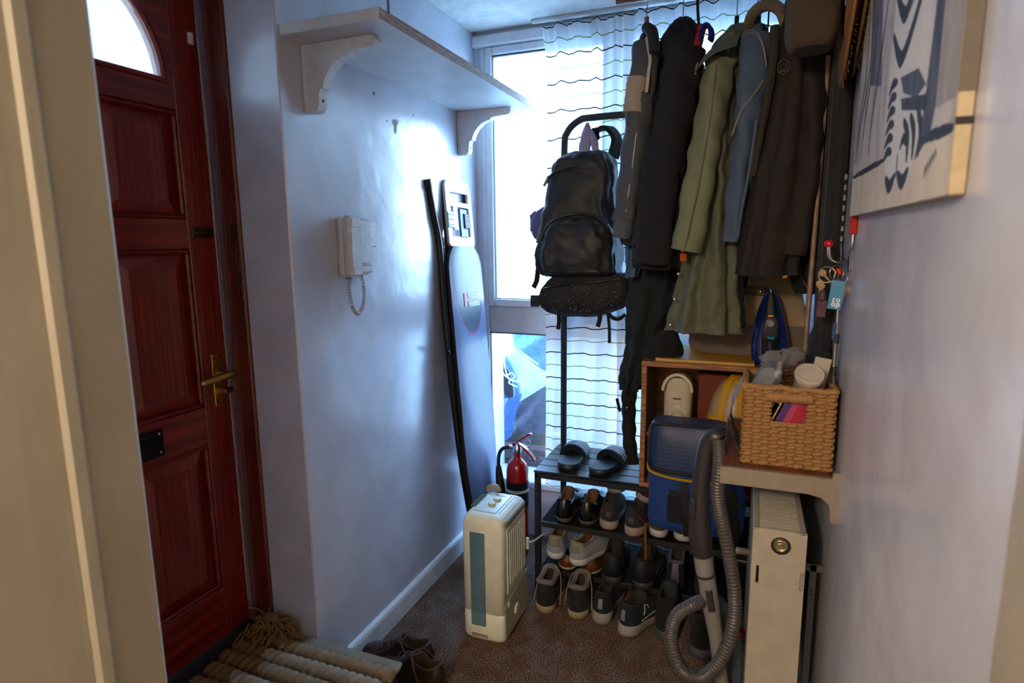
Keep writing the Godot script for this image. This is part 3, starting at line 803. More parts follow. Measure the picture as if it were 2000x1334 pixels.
func st_uv_rows(st: SurfaceTool, r: Array):
	# v runs from the last row down to the first, so that the picture stands upright
	st.set_smooth_group(0)
	var m := r.size(); var n: int = r[0].size()
	var base: Vector3 = center(r[0]); var far: Vector3 = center(r[-1])
	var ax := (far - base).normalized(); var L := (far - base).length()
	for i in m - 1:
		for j in n - 1:
			for e in [[i, j], [i + 1, j + 1], [i, j + 1], [i, j], [i + 1, j], [i + 1, j + 1]]:
				var p: Vector3 = r[e[0]][e[1]]
				st.set_uv(Vector2(e[1] / float(n - 1), 1.0 - (p - base).dot(ax) / L))
				st.add_vertex(p)

func dehumidifier():
	var d := thing("dehumidifier", "cream dehumidifier with a blue-grey front strip standing on the carpet", "dehumidifier", Vector3(-0.875, 0, -2.015))
	var cm := plastic("dehum_cream", Color(0.89, 0.89, 0.80), 0.35)
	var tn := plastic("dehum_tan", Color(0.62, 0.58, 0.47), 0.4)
	var x0 := -0.96; var x1 := -0.788; var z0 := -2.14; var z1 := -1.888
	var rr := []
	for q in [[0.0, 0.012], [0.008, 0.004], [0.02, 0.0], [0.115, 0.0], [0.116, 0.0015], [0.1175, 0.0015], [0.1185, 0.0], [0.46, 0.0], [0.478, 0.003], [0.49, 0.009], [0.497, 0.018], [0.5, 0.03]]:
		rr.append(oval(Vector3((x0 + x1) / 2, q[0], (z0 + z1) / 2), (x1 - x0) / 2 - q[1], (z1 - z0) / 2 - q[1], 56, 9.0))
	var st := S(); loft(st, rr); part(st, "body", cm, d)
	# front strip: a gently bowed window
	var f := S(); var fr := []
	for i in 13:
		var v := i / 12.0
		var row := []
		for j in 7:
			var u := j / 6.0
			row.append(Vector3(lerpf(-0.922, -0.862, u), lerpf(0.062, 0.44, v) - 0.012 * (absf(u * 1.3 - 0.3)) * (1 if v > 0.5 else -1) * (1.0 if (i == 0 or i == 12) else 0.0), z1 + 0.0015 + 0.003 * sin(u * PI)))
		fr.append(row)
	rows(f, fr, false)
	bx(f, -0.922, -0.862, 0.064, 0.438, z1 - 0.004, z1 + 0.0012)
	part(f, "front_strip", plastic("strip_blue_grey", Color(0.36, 0.48, 0.53), 0.3), d, "blue-grey front strip")
	part(bx(S(), -0.921, -0.863, 0.064, 0.118, z1 + 0.001, z1 + 0.0055, 0.002), "tank_window", plastic("strip_tank", Color(0.40, 0.53, 0.58), 0.2), d)
	# pull slot at the foot
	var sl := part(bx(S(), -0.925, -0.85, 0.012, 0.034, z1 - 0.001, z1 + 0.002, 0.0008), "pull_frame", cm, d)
	part(bx(S(), -0.921, -0.854, 0.016, 0.031, z1 + 0.0018, z1 + 0.0026), "slot_shade_plate", tn, sl)  # tan plate coloured in for the shade of the pull slot
	# right side: recessed ribbed panel above a tan base, cap and knob
	part(bx(S(), x1 - 0.004, x1 + 0.0025, 0.19, 0.455, z0 + 0.03, z1 - 0.035, 0.002), "side_panel", cm, d)
	var rib := S()
	for i in 9: bx(rib, x1 + 0.002, x1 + 0.0045, 0.22, 0.43, z1 - 0.055 - i * 0.02, z1 - 0.059 - i * 0.02, 0.001)
	part(rib, "side_rib", cm, d)
	part(extrude(S(), [Vector2(-0.118, 0.02), Vector2(0.118, 0.02), Vector2(0.118, 0.16), Vector2(-0.118, 0.185)], 0.003, Transform3D(Basis(Vector3(0, 0, 1), Vector3.UP, Vector3(-1, 0, 0)), Vector3(x1 + 0.001, 0, -2.013))), "side_base", plastic("dehum_side", Color(0.70, 0.69, 0.60), 0.4), d)
	part(lathe(S(), [[0.022, 0], [0.021, 0.004], [0.016, 0.005]], 20, Transform3D(Basis(Vector3(0, 0, 1), Vector3(1, 0, 0), Vector3(0, 1, 0)), Vector3(x1 + 0.0025, 0.085, -2.01))), "drain_cap", cm, d)
	part(lathe(S(), [[0.011, 0], [0.01, 0.003]], 16, Transform3D(Basis(Vector3(0, 0, 1), Vector3(1, 0, 0), Vector3(0, 1, 0)), Vector3(x1 + 0.0025, 0.145, -1.93))), "port_cover", cm, d)
	part(bx(S(), x1 - 0.002, x1 + 0.012, 0.27, 0.32, z0 + 0.002, z0 + 0.016, 0.003), "cord_hook", plastic("hook_white", Color(0.82, 0.82, 0.8)), d)
	part(bx(S(), x1 - 0.012, x1 + 0.003, 0.452, 0.486, z0 + 0.02, z1 - 0.02, 0.006), "top_band", tn, d)
	# top: raised control panel, two dials, small display and rear handle
	part(bx(S(), -0.93, -0.835, 0.498, 0.503, -2.105, -1.935, 0.002), "control_panel", plastic("panel_cream", Color(0.78, 0.78, 0.72), 0.2), d)
	for q in [[-0.878, -2.0], [-0.875, -2.045]]:
		part(lathe(S(), [[0.015, 0], [0.015, 0.006], [0.012, 0.008]], 20, Transform3D(Basis(), Vector3(q[0], 0.503, q[1]))), "dial", plastic("dial_yellow", Color(0.78, 0.72, 0.52), 0.35), d)
	part(bx(S(), -0.895, -0.855, 0.503, 0.504, -2.095, -2.08, 0.0003), "display", mat("display_dark", Color(0.1, 0.12, 0.14), 0.2), d)
	part(bx(S(), -0.826, -0.8225, 0.4975, 0.5015, -2.1, -1.94), "lid_seam_strip", tn, d)  # tan strip stands for the shaded line of the lid seam
	var vt := S()
	for i in 5: bx(vt, -0.955 + i * 0.0045, -0.953 + i * 0.0045, 0.496, 0.502, -2.08, -1.97)
	part(vt, "vent_slat", mat("vent_green", Color(0.36, 0.38, 0.30), 0.7), d)
	part(tube(S(), cr([Vector3(-0.948, 0.495, -2.13), Vector3(-0.945, 0.512, -2.128), Vector3(-0.915, 0.518, -2.128), Vector3(-0.905, 0.5, -2.128)], 6), 0.011, 10), "handle", tn, d)
	# mains lead trailing to the wall
	part(tube(S(), cr([Vector3(x1 + 0.008, 0.30, z0 + 0.009), Vector3(-0.76, 0.302, -2.15), Vector3(-0.74, 0.30, -2.22), Vector3(-0.76, 0.2, -2.4), Vector3(-0.82, 0.02, -2.6)], 6), 0.0035, 6), "mains_lead", plastic("lead_white", Color(0.75, 0.75, 0.74)), d)

func extinguisher():
	var e := thing("fire_extinguisher", "red fire extinguisher with black horn below the window", "fire extinguisher", Vector3(-0.985, 0, -2.55))
	var red := mat("extinguisher_red", Color(0.62, 0.02, 0.045), 0.22, {"coat": 0.6})
	var c := Vector3(-0.985, 0, -2.55)
	part(lathe(S(), [[0.045, 0], [0.052, 0.01], [0.053, 0.03], [0.053, 0.40], [0.052, 0.43], [0.046, 0.455], [0.034, 0.472], [0.02, 0.482], [0.0175, 0.492], [0.0175, 0.515]], 28, Transform3D(Basis(), c)), "cylinder", red, e)
	part(lathe(S(), [[0.0535, 0.25], [0.0537, 0.252], [0.0537, 0.375], [0.0535, 0.377]], 28, Transform3D(Basis(), c), false), "label_band", mat("label_black", Color(0.03, 0.03, 0.035), 0.4), e, "black printed label")
	part(lathe(S(), [[0.0539, 0.325], [0.054, 0.326], [0.054, 0.338], [0.0539, 0.339]], 28, Transform3D(Basis(), c), false), "label_line", mat("label_white", Color(0.8, 0.8, 0.8), 0.5), e)
	part(lathe(S(), [[0.02, 0.512], [0.021, 0.52], [0.021, 0.535], [0.014, 0.545], [0.013, 0.56]], 16, Transform3D(Basis(), c)), "valve", mat("chrome", Color(0.85, 0.87, 0.9), 0.15, {"metal": 1.0}), e)
	part(band(S(), cr([c + Vector3(-0.02, 0.548, 0), c + Vector3(0.01, 0.57, 0.0), c + Vector3(0.055, 0.605, 0), c + Vector3(0.075, 0.608, 0)], 5), 0.022, 0.008, Vector3(-0.4, 1, 0)), "top_lever", red, e)
	part(band(S(), cr([c + Vector3(-0.018, 0.552, 0), c + Vector3(0.02, 0.55, 0), c + Vector3(0.065, 0.515, 0), c + Vector3(0.088, 0.482, 0)], 5), 0.022, 0.008, Vector3(0.3, 1, 0)), "carry_handle", red, e)
	var pin := []
	for j in 17: pin.append(c + Vector3(0.055 + cos(TAU * j / 16) * 0.017, 0.568 + sin(TAU * j / 16) * 0.017, 0.012))
	part(tube(S(), pin, 0.002, 6, false), "safety_pin", mat("chrome", Color(0.85, 0.87, 0.9), 0.15, {"metal": 1.0}), e)
	part(tube(S(), [c + Vector3(-0.015, 0.535, 0), c + Vector3(-0.04, 0.537, 0.004)], 0.0095, 10), "outlet", mat("chrome", Color(0.85, 0.87, 0.9), 0.15, {"metal": 1.0}), e)
	part(tube(S(), cr([c + Vector3(-0.035, 0.537, 0.004), c + Vector3(-0.07, 0.525, 0.01), c + Vector3(-0.088, 0.49, 0.015), c + Vector3(-0.088, 0.42, 0.02)], 6), 0.009, 10), "hose", mat("rubber_black", Color(0.03, 0.03, 0.035), 0.5), e)
	part(tube(S(), [c + Vector3(-0.089, 0.44, 0.02), c + Vector3(-0.085, 0.40, 0.022), c + Vector3(-0.055, 0.24, 0.055), c + Vector3(-0.03, 0.10, 0.075)], [0.013, 0.018, 0.026, 0.034], 14), "horn", mat("rubber_black", Color(0.03, 0.03, 0.035), 0.5), e)

func rope_mat():
	var mt := thing("rope_mat", "thick ridged jute rope mat lying on the door step", "mat", Vector3(-1.2, 0.2, -1.2))
	var ju := mat("jute", Color(0.78, 0.67, 0.53), 0.95, {"tex": T.speck, "scale3": Vector3(14, 14, 14), "bump": T.grain, "bh": 0.3})
	var jd := mat("jute_pale", Color(0.83, 0.76, 0.66), 0.95, {"tex": T.speck, "scale3": Vector3(14, 14, 14), "bump": T.grain, "bh": 0.3})
	part(bx(S(), -1.45, -0.94, 0.2, 0.212, -1.425, -0.60, 0.004), "backing", ju, mt)
	# flat woven border along the far side
	part(bx(S(), -1.30, -0.935, 0.212, 0.228, -1.428, -1.385, 0.006), "border", jd, mt)
	var z := -1.365
	var jb := mat("jute_brown", Color(0.62, 0.45, 0.27), 0.95, {"tex": T.speck, "scale3": Vector3(14, 14, 14), "bump": T.grain, "bh": 0.3})
	for i in 13:
		var x0 := -1.478 + 0.006 * sin(i * 2.1); var x1 := -0.935 - 0.006 * (i % 3)
		var xm := x0 + 0.13 + 0.03 * sin(i * 3.7)
		for seg in 2:
			var xa := x0 if seg == 0 else xm - 0.004; var xb := xm if seg == 0 else x1
			var n := int((xb - xa) / 0.0028)
			var rr := []
			for k in n + 1:
				var x := lerpf(xa, xb, k / float(n))
				var u := (x - x0) / (x1 - x0)
				var c := Vector3(x, 0.222 + 0.002 * sin(u * 5 + i), z + 0.004 * sin(u * 4 + i * 1.7))
				var r0 := 0.0205 + (0.003 if seg == 0 else 0.0)
				if (seg == 0 and k == 0) or (seg == 1 and k == n): r0 *= 0.65
				var ring := []
				for j in 16:
					var a := TAU * j / 16
					var r := r0 * (1.0 + 0.17 * cos(2.0 * a - x * 230.0) + 0.04 * cos(6.0 * a - x * 690.0))     # three strands laid round each other
					ring.append(c + Vector3(0, sin(a) * r * 0.9, cos(a) * r))
				rr.append(ring)
			var rs := S(); loft(rs, rr)
			part(rs, "rope_roll" if seg == 1 else "rope_end", jb if seg == 0 else (jd if i % 2 else ju), mt)
		z += 0.057
	# frayed fringe bunched up against the door frame
	var fs := S()
	for i in 150:
		var b := Vector3(-1.47 + rng.randf() * 0.10, 0.225 + rng.randf() * 0.03, -1.425 + rng.randf() * 0.06)
		var d := Vector3(rng.randf_range(-0.2, 1.0), rng.randf_range(-0.3, 0.5), rng.randf_range(-0.4, 0.8)).normalized() * rng.randf_range(0.05, 0.11)
		d.y = clampf(d.y, -0.01, 0.05)
		var e: Vector3 = b + d
		e.z = maxf(e.z, ZR + 0.014)
		tube(fs, cr([b, b.lerp(e, 0.5) + Vector3(0, 0.018, 0), e], 4), 0.0032, 5)
	part(fs, "fringe", mat("jute_fringe", Color(0.62, 0.45, 0.26), 0.95, {"tex": T.speck, "scale": 14.0}), mt, "frayed brown fringe", "stuff")
	var kn := []
	for i in 8:
		var v := i / 7.0
		kn.append(oval(Vector3(-1.42, 0.212 + 0.085 * v, -1.395), 0.055 * sqrt(1.03 - v * v), 0.032 * sqrt(1.03 - v * v), 20, 2.0, 0.004, 7, v * 4))
	var ks := S(); loft(ks, kn); part(ks, "fringe_bunch", mat("jute_fringe", Color(0.62, 0.45, 0.26), 0.95, {"tex": T.speck, "scale": 14.0}), mt)

# ---------------------------------------------------------------- shoe bench with clothes frame
func rack():
	var r := thing("shoe_bench", "black metal hall bench with two shoe shelves and a tall frame", "bench", Vector3(-0.32, 0, -2.44))
	var bm := mat("black_powder", Color(0.08, 0.09, 0.10), 0.6, {"tex": T.speck, "scale": 8.0})
	var sm := mat("slat_black", Color(0.12, 0.15, 0.175), 0.33, {"tex": T.wood_x, "scale": 4.0})
	var x0 := -0.80; var x1 := 0.15; var zf := -2.265; var zb := -2.61
	for c in [[x0 + 0.012, zf - 0.012], [x1 - 0.012, zf - 0.012], [x1 - 0.012, zb]]:
		part(bx(S(), c[0] - 0.012, c[0] + 0.012, 0, 0.528, c[1] - 0.012, c[1] + 0.012, 0.003), "leg", bm, r)
	# tall rear tube bent into the top rail
	var p := cr([Vector3(-0.775, 0, zb), Vector3(-0.775, 0.6, zb), Vector3(-0.775, 1.5, zb), Vector3(-0.775, 1.88, zb), Vector3(-0.762, 1.955, zb), Vector3(-0.71, 2.0, zb), Vector3(-0.64, 2.008, zb), Vector3(-0.3, 2.008, zb), Vector3(0.13, 2.008, zb)], 8)
	part(tube(S(), p, 0.0145, 12), "tall_frame", bm, r)
	part(bx(S(), x0, x1, 0.520, 0.540, zf - 0.02, zf, 0.003), "front_rail", bm, r)
	part(bx(S(), x0, x1, 0.520, 0.540, zb, zb + 0.02, 0.003), "back_rail", bm, r)
	for x in [x0 + 0.01, x1 - 0.01]: part(bx(S(), x - 0.01, x + 0.01, 0.520, 0.540, zb, zf, 0.003), "side_rail", bm, r)
	part(bx(S(), x0 + 0.01, x1 - 0.01, 0.533, 0.5395, zb + 0.005, zf - 0.005), "light_stop_board", bm, r)  # board added below the slats to stop light coming through their gaps
	for i in 5:
		var z := zf - 0.002 - i * 0.0715
		part(bx(S(), x0 - 0.004, x1 + 0.004, 0.540, 0.552, z - 0.069, z, 0.003), "slat", sm, r)
	for y in [0.325, 0.115]:
		var sh := part(bx(S(), x0 + 0.024, x1 - 0.024, y - 0.004, y, zb, zf - 0.012, 0.001), "shelf", mat("shelf_black_matt", Color(0.085, 0.09, 0.10), 0.85, {"tex": T.speck, "scale": 8.0, "spec": 0.25}), r)
		part(bx(S(), x0 + 0.024, x1 - 0.024, y - 0.018, y + 0.004, zf - 0.014, zf, 0.002), "shelf_lip", bm, sh)
		part(bx(S(), x0 + 0.024, x1 - 0.024, y - 0.018, y + 0.004, zb, zb + 0.014, 0.002), "shelf_lip", bm, sh)
	# perforated panel under the seat shows through at the back
	for y in [0.25, 0.45]: part(bx(S(), x0 + 0.02, x1, y, y + 0.012, zb - 0.006, zb + 0.006, 0.002), "stretcher", bm, r)

# ---------------------------------------------------------------- coats
func limb(st: SurfaceTool, pts: Array, r0: float, r1: float, amp := 0.004, sd := 0.0, flat := 1.0):
	var path := cr(pts, 14)
	var f := frames(path, Vector3.RIGHT)
	var rr := []
	for i in f.size():
		var t := i / float(f.size() - 1)
		var ring := []
		for j in 32:
			var a := TAU * j / 32
			var rad := lerpf(r0, r1, t) + amp * sin(3.0 * a + t * 5.0 + sd) + amp * 0.7 * sin(t * 34.0 + 2.0 * a + sd)
			ring.append(f[i][0] + f[i][1] * cos(a) * rad + f[i][2] * sin(a) * rad * flat)
		rr.append(ring)
	jitter(rr, amp * 1.1, 10.0)
	loft(st, rr, true, true)

# body of a hanging garment: heights with left and right edges, shoulders running in depth
func drape(st: SurfaceTool, prof: Array, z: float, rz: float, amp := 0.007, sd := 0.0, ex := 2.6, nf := 9.0):
	var keys := []
	for q in prof: keys.append(Vector3(q[0], q[1], q[2]))
	var k := cr(keys, 9)
	var rr := []
	for i in k.size():
		var t := i / float(k.size() - 1)
		var q: Vector3 = k[i]
		var w := rz * (0.45 + 0.55 * smoothstep(0.0, 0.12, t))
		rr.append(oval(Vector3((q.y + q.z) / 2, q.x, z), maxf(0.006, (q.z - q.y) / 2 - amp), w, 96, ex, amp * (0.35 + 1.3 * t), nf, sd + t * 1.6))
	jitter(rr, amp * 1.7, 5.0)
	jitter(rr, amp * 1.2, 14.0)
	loft(st, rr, true, true)

func hanger(label: String, x: float, top: float, m: Material, hook_h: float, neck_r := 0.006):
	var h := thing("coat_hanger", label, "coat hanger", Vector3(x, top, -2.17))
	var wire := mat("hook_wire", Color(0.6, 0.6, 0.62), 0.3, {"metal": 1.0})
	var pts := [Vector3(x, top - 0.02, -2.17), Vector3(x, top + hook_h, -2.17)]
	var yy := 2.289 - 0.0
	pts = [Vector3(x, top - 0.02, -2.17), Vector3(x, maxf(top, yy - 0.03), -2.172), Vector3(x, yy - 0.012, -2.185), Vector3(x, yy + 0.008, -2.178), Vector3(x, yy + 0.016, -2.155), Vector3(x, yy + 0.0, -2.134)]
	part(tube(S(), cr(pts, 5), 0.0016, 6), "hook", wire, h)
	part(tube(S(), cr([Vector3(x, top - 0.14, -2.34), Vector3(x, top - 0.10, -2.26), Vector3(x, top - 0.075, -2.17), Vector3(x, top - 0.10, -2.12), Vector3(x, top - 0.12, -2.10)], 5), neck_r, 8), "arms", m, h)
	part(tube(S(), [Vector3(x, top - 0.085, -2.17), Vector3(x, top - 0.04, -2.17), Vector3(x, top, -2.17)], neck_r, 8), "neck", m, h)
	return h

func coats():
	var dw := mat("dowel_wood", Color(0.72, 0.50, 0.33), 0.55, {"tex": T.wood_x, "scale": 6.0})
	var rl := thing("clothes_rail", "wooden dowel clothes rail across the porch under the ceiling", "rail", Vector3(-0.1, 2.29, -2.15))
	part(tube(S(), [Vector3(-0.46, 2.285, -2.15), Vector3(-0.1, 2.285, -2.15), Vector3(XR, 2.285, -2.15)], 0.0135, 14), "dowel", dw, rl)
	part(tube(S(), [Vector3(-0.335, 2.27, -2.15), Vector3(-0.335, 2.30, -2.15), Vector3(-0.335, CEIL, -2.15)], [0.017, 0.016, 0.012], 12), "ceiling_support", plastic("support_white", Color(0.85, 0.85, 0.83)), rl)
	hanger("slim wooden hanger holding the grey sports jacket", -0.362, 2.225, mat("hanger_tan", Color(0.62, 0.36, 0.22), 0.5), 0.05, 0.008)
	hanger("wooden hanger inside the dark fleece coat", -0.245, 2.208, mat("hanger_pale", Color(0.70, 0.56, 0.42), 0.5), 0.05)
	hanger("black plastic hanger inside the green parka", -0.08, 2.19, plastic("hanger_black", Color(0.03, 0.03, 0.035)), 0.05, 0.007)
	hanger("grey plastic hanger inside the denim jacket", -0.02, 2.20, plastic("hanger_grey", Color(0.20, 0.21, 0.23)), 0.05, 0.012)
	hanger("black hanger inside the brown jacket with the stitched badge", 0.09, 2.215, plastic("hanger_black", Color(0.03, 0.03, 0.035)), 0.05)
	# grey sports jacket
	var g := thing("sports_jacket", "charcoal grey sports jacket with pale sleeve panel on the rail", "jacket", Vector3(-0.38, 1.5, -2.2))
	var gm := cloth("jacket_grey", Color(0.30, 0.32, 0.35)); var gd := cloth("jacket_grey_dark", Color(0.13, 0.15, 0.18))
	var s := S(); drape(s, [[2.176, -0.368, -0.350], [2.150, -0.387, -0.326], [2.085, -0.400, -0.303], [2.007, -0.410, -0.29], [1.904, -0.42, -0.28], [1.783, -0.43, -0.28], [1.650, -0.436, -0.29], [1.54, -0.44, -0.30], [1.48, -0.435, -0.31]], -2.28, 0.2, 0.006, 1.0); part(s, "body", gd, g)
	s = S(); limb(s, [Vector3(-0.348, 2.12, -2.12), Vector3(-0.362, 1.99, -2.09), Vector3(-0.374, 1.85, -2.085), Vector3(-0.392, 1.68, -2.085), Vector3(-0.408, 1.56, -2.085)], 0.046, 0.036, 0.0035, 0.4); var gs := part(s, "sleeve", gm, g)
	s = S(); limb(s, [Vector3(-0.408, 1.565, -2.085), Vector3(-0.412, 1.53, -2.085), Vector3(-0.415, 1.505, -2.086)], 0.0345, 0.031, 0.001, 0.0); part(s, "cuff", cloth("cuff_grey", Color(0.34, 0.36, 0.39)), gs)
	s = S(); limb(s, [Vector3(-0.370, 2.012, -2.074), Vector3(-0.376, 1.96, -2.070), Vector3(-0.381, 1.905, -2.068)], 0.034, 0.034, 0.001, 0.0); part(s, "sleeve_panel", cloth("panel_beige", Color(0.66, 0.61, 0.57)), gs, "pale sleeve panel")
	part(band(S(), cr([Vector3(-0.345, 2.135, -2.074), Vector3(-0.338, 2.10, -2.07), Vector3(-0.330, 2.06, -2.062), Vector3(-0.332, 2.02, -2.05), Vector3(-0.336, 1.96, -2.043)], 5), 0.010, 0.002, Vector3(-0.2, 0.1, 1)), "stripe", cloth("stripe_white", Color(0.75, 0.72, 0.68)), g)
	part(tube(S(), cr([Vector3(-0.35, 2.17, -2.10), Vector3(-0.325, 2.14, -2.06), Vector3(-0.315, 2.08, -2.05)], 5), 0.018, 8), "collar", gd, g)
	part(tube(S(), cr([Vector3(-0.365, 1.84, -2.043), Vector3(-0.378, 1.72, -2.045), Vector3(-0.392, 1.62, -2.048), Vector3(-0.395, 1.59, -2.047)], 5), 0.0025, 6), "zip", mat("zip_silver", Color(0.55, 0.55, 0.56), 0.35, {"metal": 0.8}), gs)
	# dark fleece coat
	var n := thing("fleece_coat", "very dark purple-black fleece coat with hood on the rail", "coat", Vector3(-0.28, 1.39, -2.22))
	var nm := cloth("fleece_dark", Color(0.07, 0.06, 0.095), {"bump": T.grain, "bh": 0.15, "rim": 0.03})
	s = S(); drape(s, [[2.175, -0.27, -0.235], [2.15, -0.290, -0.21], [2.113, -0.303, -0.192], [2.06, -0.312, -0.178], [1.930, -0.338, -0.165], [1.774, -0.362, -0.165], [1.612, -0.384, -0.175], [1.478, -0.398, -0.185], [1.40, -0.394, -0.20]], -2.27, 0.21, 0.008, 2.1); part(s, "body", nm, n)
	s = S(); limb(s, [Vector3(-0.232, 2.08, -2.09), Vector3(-0.247, 1.93, -2.06), Vector3(-0.276, 1.70, -2.05), Vector3(-0.305, 1.42, -2.06)], 0.062, 0.056, 0.005, 1.2); part(s, "sleeve", nm, n)
	s = S()
	var hr := []
	for i in 10:
		var v := i / 9.0
		hr.append(oval(Vector3(-0.252 + 0.012 * v, 2.075 + 0.125 * v, -2.13 - 0.02 * v), 0.062 * sqrt(1.04 - v * v) , 0.08 * sqrt(1.04 - v * v), 30, 2.2, 0.003, 5, v * 3))
	jitter(hr, 0.008, 12.0); loft(s, hr); part(s, "hood", nm, n)
	# red and blue plaited cord hanging behind the parka
	var rc := thing("plaited_cord", "red and blue plaited cord hanging on a black strap beside the parka", "cord", Vector3(-0.175, 2.05, -2.1))
	part(tube(S(), cr([Vector3(-0.197, 2.30, -2.15), Vector3(-0.196, 2.22, -2.12), Vector3(-0.186, 2.14, -2.10)], 5), 0.005, 6), "strap", cloth("strap_black", Color(0.02, 0.02, 0.023)), rc)
	for k in 4:
		var pts := []
		for i in 40:
			var v := i / 39.0
			var a := v * 22.0 + k * TAU / 4
			pts.append(Vector3(lerpf(-0.176, -0.199, v) + cos(a) * 0.009, lerpf(2.15, 2.045, v), -2.085 + sin(a) * 0.009))
		part(tube(S(), pts, 0.006, 6), "strand", cloth("cord_red" if k % 2 else "cord_orange", Color(0.62, 0.05, 0.06) if k % 2 else Color(0.75, 0.14, 0.05)), rc)
	for k in 3:
		var pts := []
		for i in 25:
			var v := i / 24.0
			var a := lerpf(-0.6, 3.9, v)
			pts.append(Vector3(-0.165 + cos(a) * (0.014 + 0.003 * k), 2.118 + sin(a) * 0.03, -2.07 - 0.012 * k))
		part(tube(S(), pts, 0.006, 6), "loop", cloth("cord_blue", Color(0.10, 0.12, 0.52)), rc)
	# green parka
	var p := thing("green_parka", "olive green parka hanging with its sleeve forward", "coat", Vector3(-0.13, 1.19, -2.2))
	var pm := cloth("parka_green", Color(0.375, 0.39, 0.31), {"rough": 0.75}); var pl := cloth("parka_green_light", Color(0.455, 0.48, 0.365), {"rough": 0.7})
	s = S(); drape(s, [[2.137, -0.093, -0.062], [2.104, -0.135, -0.054], [2.047, -0.165, -0.050], [1.914, -0.166, -0.046], [1.731, -0.18, -0.042], [1.558, -0.196, -0.040], [1.412, -0.220, -0.030], [1.279, -0.245, -0.018], [1.191, -0.260, -0.008]], -2.24, 0.19, 0.008, 0.7, 2.8); part(s, "body", pm, p)
	s = S(); limb(s, [Vector3(-0.122, 2.03, -2.05), Vector3(-0.136, 1.87, -2.02), Vector3(-0.157, 1.69, -2.01), Vector3(-0.192, 1.475, -2.015)], 0.044, 0.046, 0.0045, 2.0, 0.85); var psl := part(s, "sleeve", pl, p)
	s = S(); limb(s, [Vector3(-0.188, 1.497, -2.015), Vector3(-0.1945, 1.462, -2.015)], 0.0485, 0.0485, 0.0005, 0.0, 0.85); part(s, "cuff", pl, psl)
	# collar flap folded over the shoulder
	s = S()
	var cl := []
	for i in 9:
		var u := i / 8.0
		var row := []
		for j in 9:
			var v := j / 8.0
			row.append(Vector3(lerpf(-0.06, -0.178, u) - 0.01 * v, lerpf(2.125, 2.075, u) - v * lerpf(0.075, 0.055, u) - 0.03 * u * u, -2.08 + 0.10 * v + 0.02 * sin(u * PI) + 0.006 * sin(u * 9.0 + v * 3.0)))
		cl.append(row)
	rows(s, cl, false); part(s, "hood_flap", cloth("parka_flap", Color(0.33, 0.345, 0.275)), p)
	s = S(); var hd := []
	for i in 9:
		var v := i / 8.0
		hd.append(oval(Vector3(-0.085 + 0.02 * v, 2.07 + 0.09 * v, -2.15), 0.07 * sqrt(1.05 - v * v), 0.085 * sqrt(1.05 - v * v), 28, 2.0, 0.004, 5, v * 4))
	jitter(hd, 0.012, 10.0); loft(s, hd); part(s, "hood", pm, p)
	part(tube(S(), [Vector3(-0.179, 2.02, -2.0), Vector3(-0.183, 2.0, -1.995), Vector3(-0.184, 1.985, -1.994)], 0.0028, 6), "drawcord", cloth("drawcord", Color(0.5, 0.48, 0.42)), p)
	for q in [Vector3(-0.243, 1.213, -2.075), Vector3(-0.232, 1.30, -2.075), Vector3(-0.222, 1.385, -2.068), Vector3(-0.212, 1.46, -2.066)]:
		part(sphere(S(), q, Vector3(0.0055, 0.0055, 0.003), 10), "press_stud", mat("stud", Color(0.75, 0.73, 0.68), 0.3, {"metal": 0.9}), p)
	part(band(S(), cr([Vector3(-0.125, 2.01, -2.0), Vector3(-0.135, 1.85, -1.975), Vector3(-0.16, 1.66, -1.966), Vector3(-0.195, 1.47, -1.968)], 6), 0.003, 0.003, Vector3(0, 0.1, 1)), "seam", pm, psl)
	part(box(S(), Vector3(-0.205, 1.44, -2.045), Vector3(0.022, 0.028, 0.01), 0.004), "lining_tag", cloth("orange_tag", Color(0.72, 0.32, 0.05)), p, "orange lining at the cuff")
	# denim jacket
	var d := thing("denim_jacket", "faded blue denim jacket with cream fleece collar", "jacket", Vector3(-0.03, 1.48, -2.2))
	var dm := cloth("denim", Color(0.30, 0.38, 0.48), {"tex": T.speck, "scale": 14.0, "bump": T.weave, "bh": 0.06})
	s = S(); drape(s, [[2.158, -0.036, 0.012], [2.114, -0.058, 0.022], [2.050, -0.065, 0.03], [1.934, -0.068, 0.03], [1.816, -0.072, 0.025], [1.695, -0.075, 0.02], [1.556, -0.075, 0.01], [1.485, -0.070, 0.0]], -2.26, 0.2, 0.005, 1.9); part(s, "body", dm, d)
	s = S(); limb(s, [Vector3(-0.022, 2.085, -2.07), Vector3(-0.028, 1.94, -2.03), Vector3(-0.036, 1.81, -2.02), Vector3(-0.05, 1.65, -2.02), Vector3(-0.06, 1.49, -2.03)], 0.047, 0.022, 0.004, 0.3); var ds := part(s, "sleeve", dm, d)
	s = S(); tube(s, cr([Vector3(-0.045, 2.128, -2.12), Vector3(-0.03, 2.158, -2.06), Vector3(0.01, 2.165, -2.03), Vector3(0.045, 2.14, -2.02), Vector3(0.06, 2.10, -2.02)], 5), 0.017, 10); part(s, "fleece_collar", cloth("fleece_cream", Color(0.62, 0.55, 0.43), {"bump": T.grain, "bh": 0.4}), d)
	var th := cloth("denim_thread", Color(0.60, 0.55, 0.50))
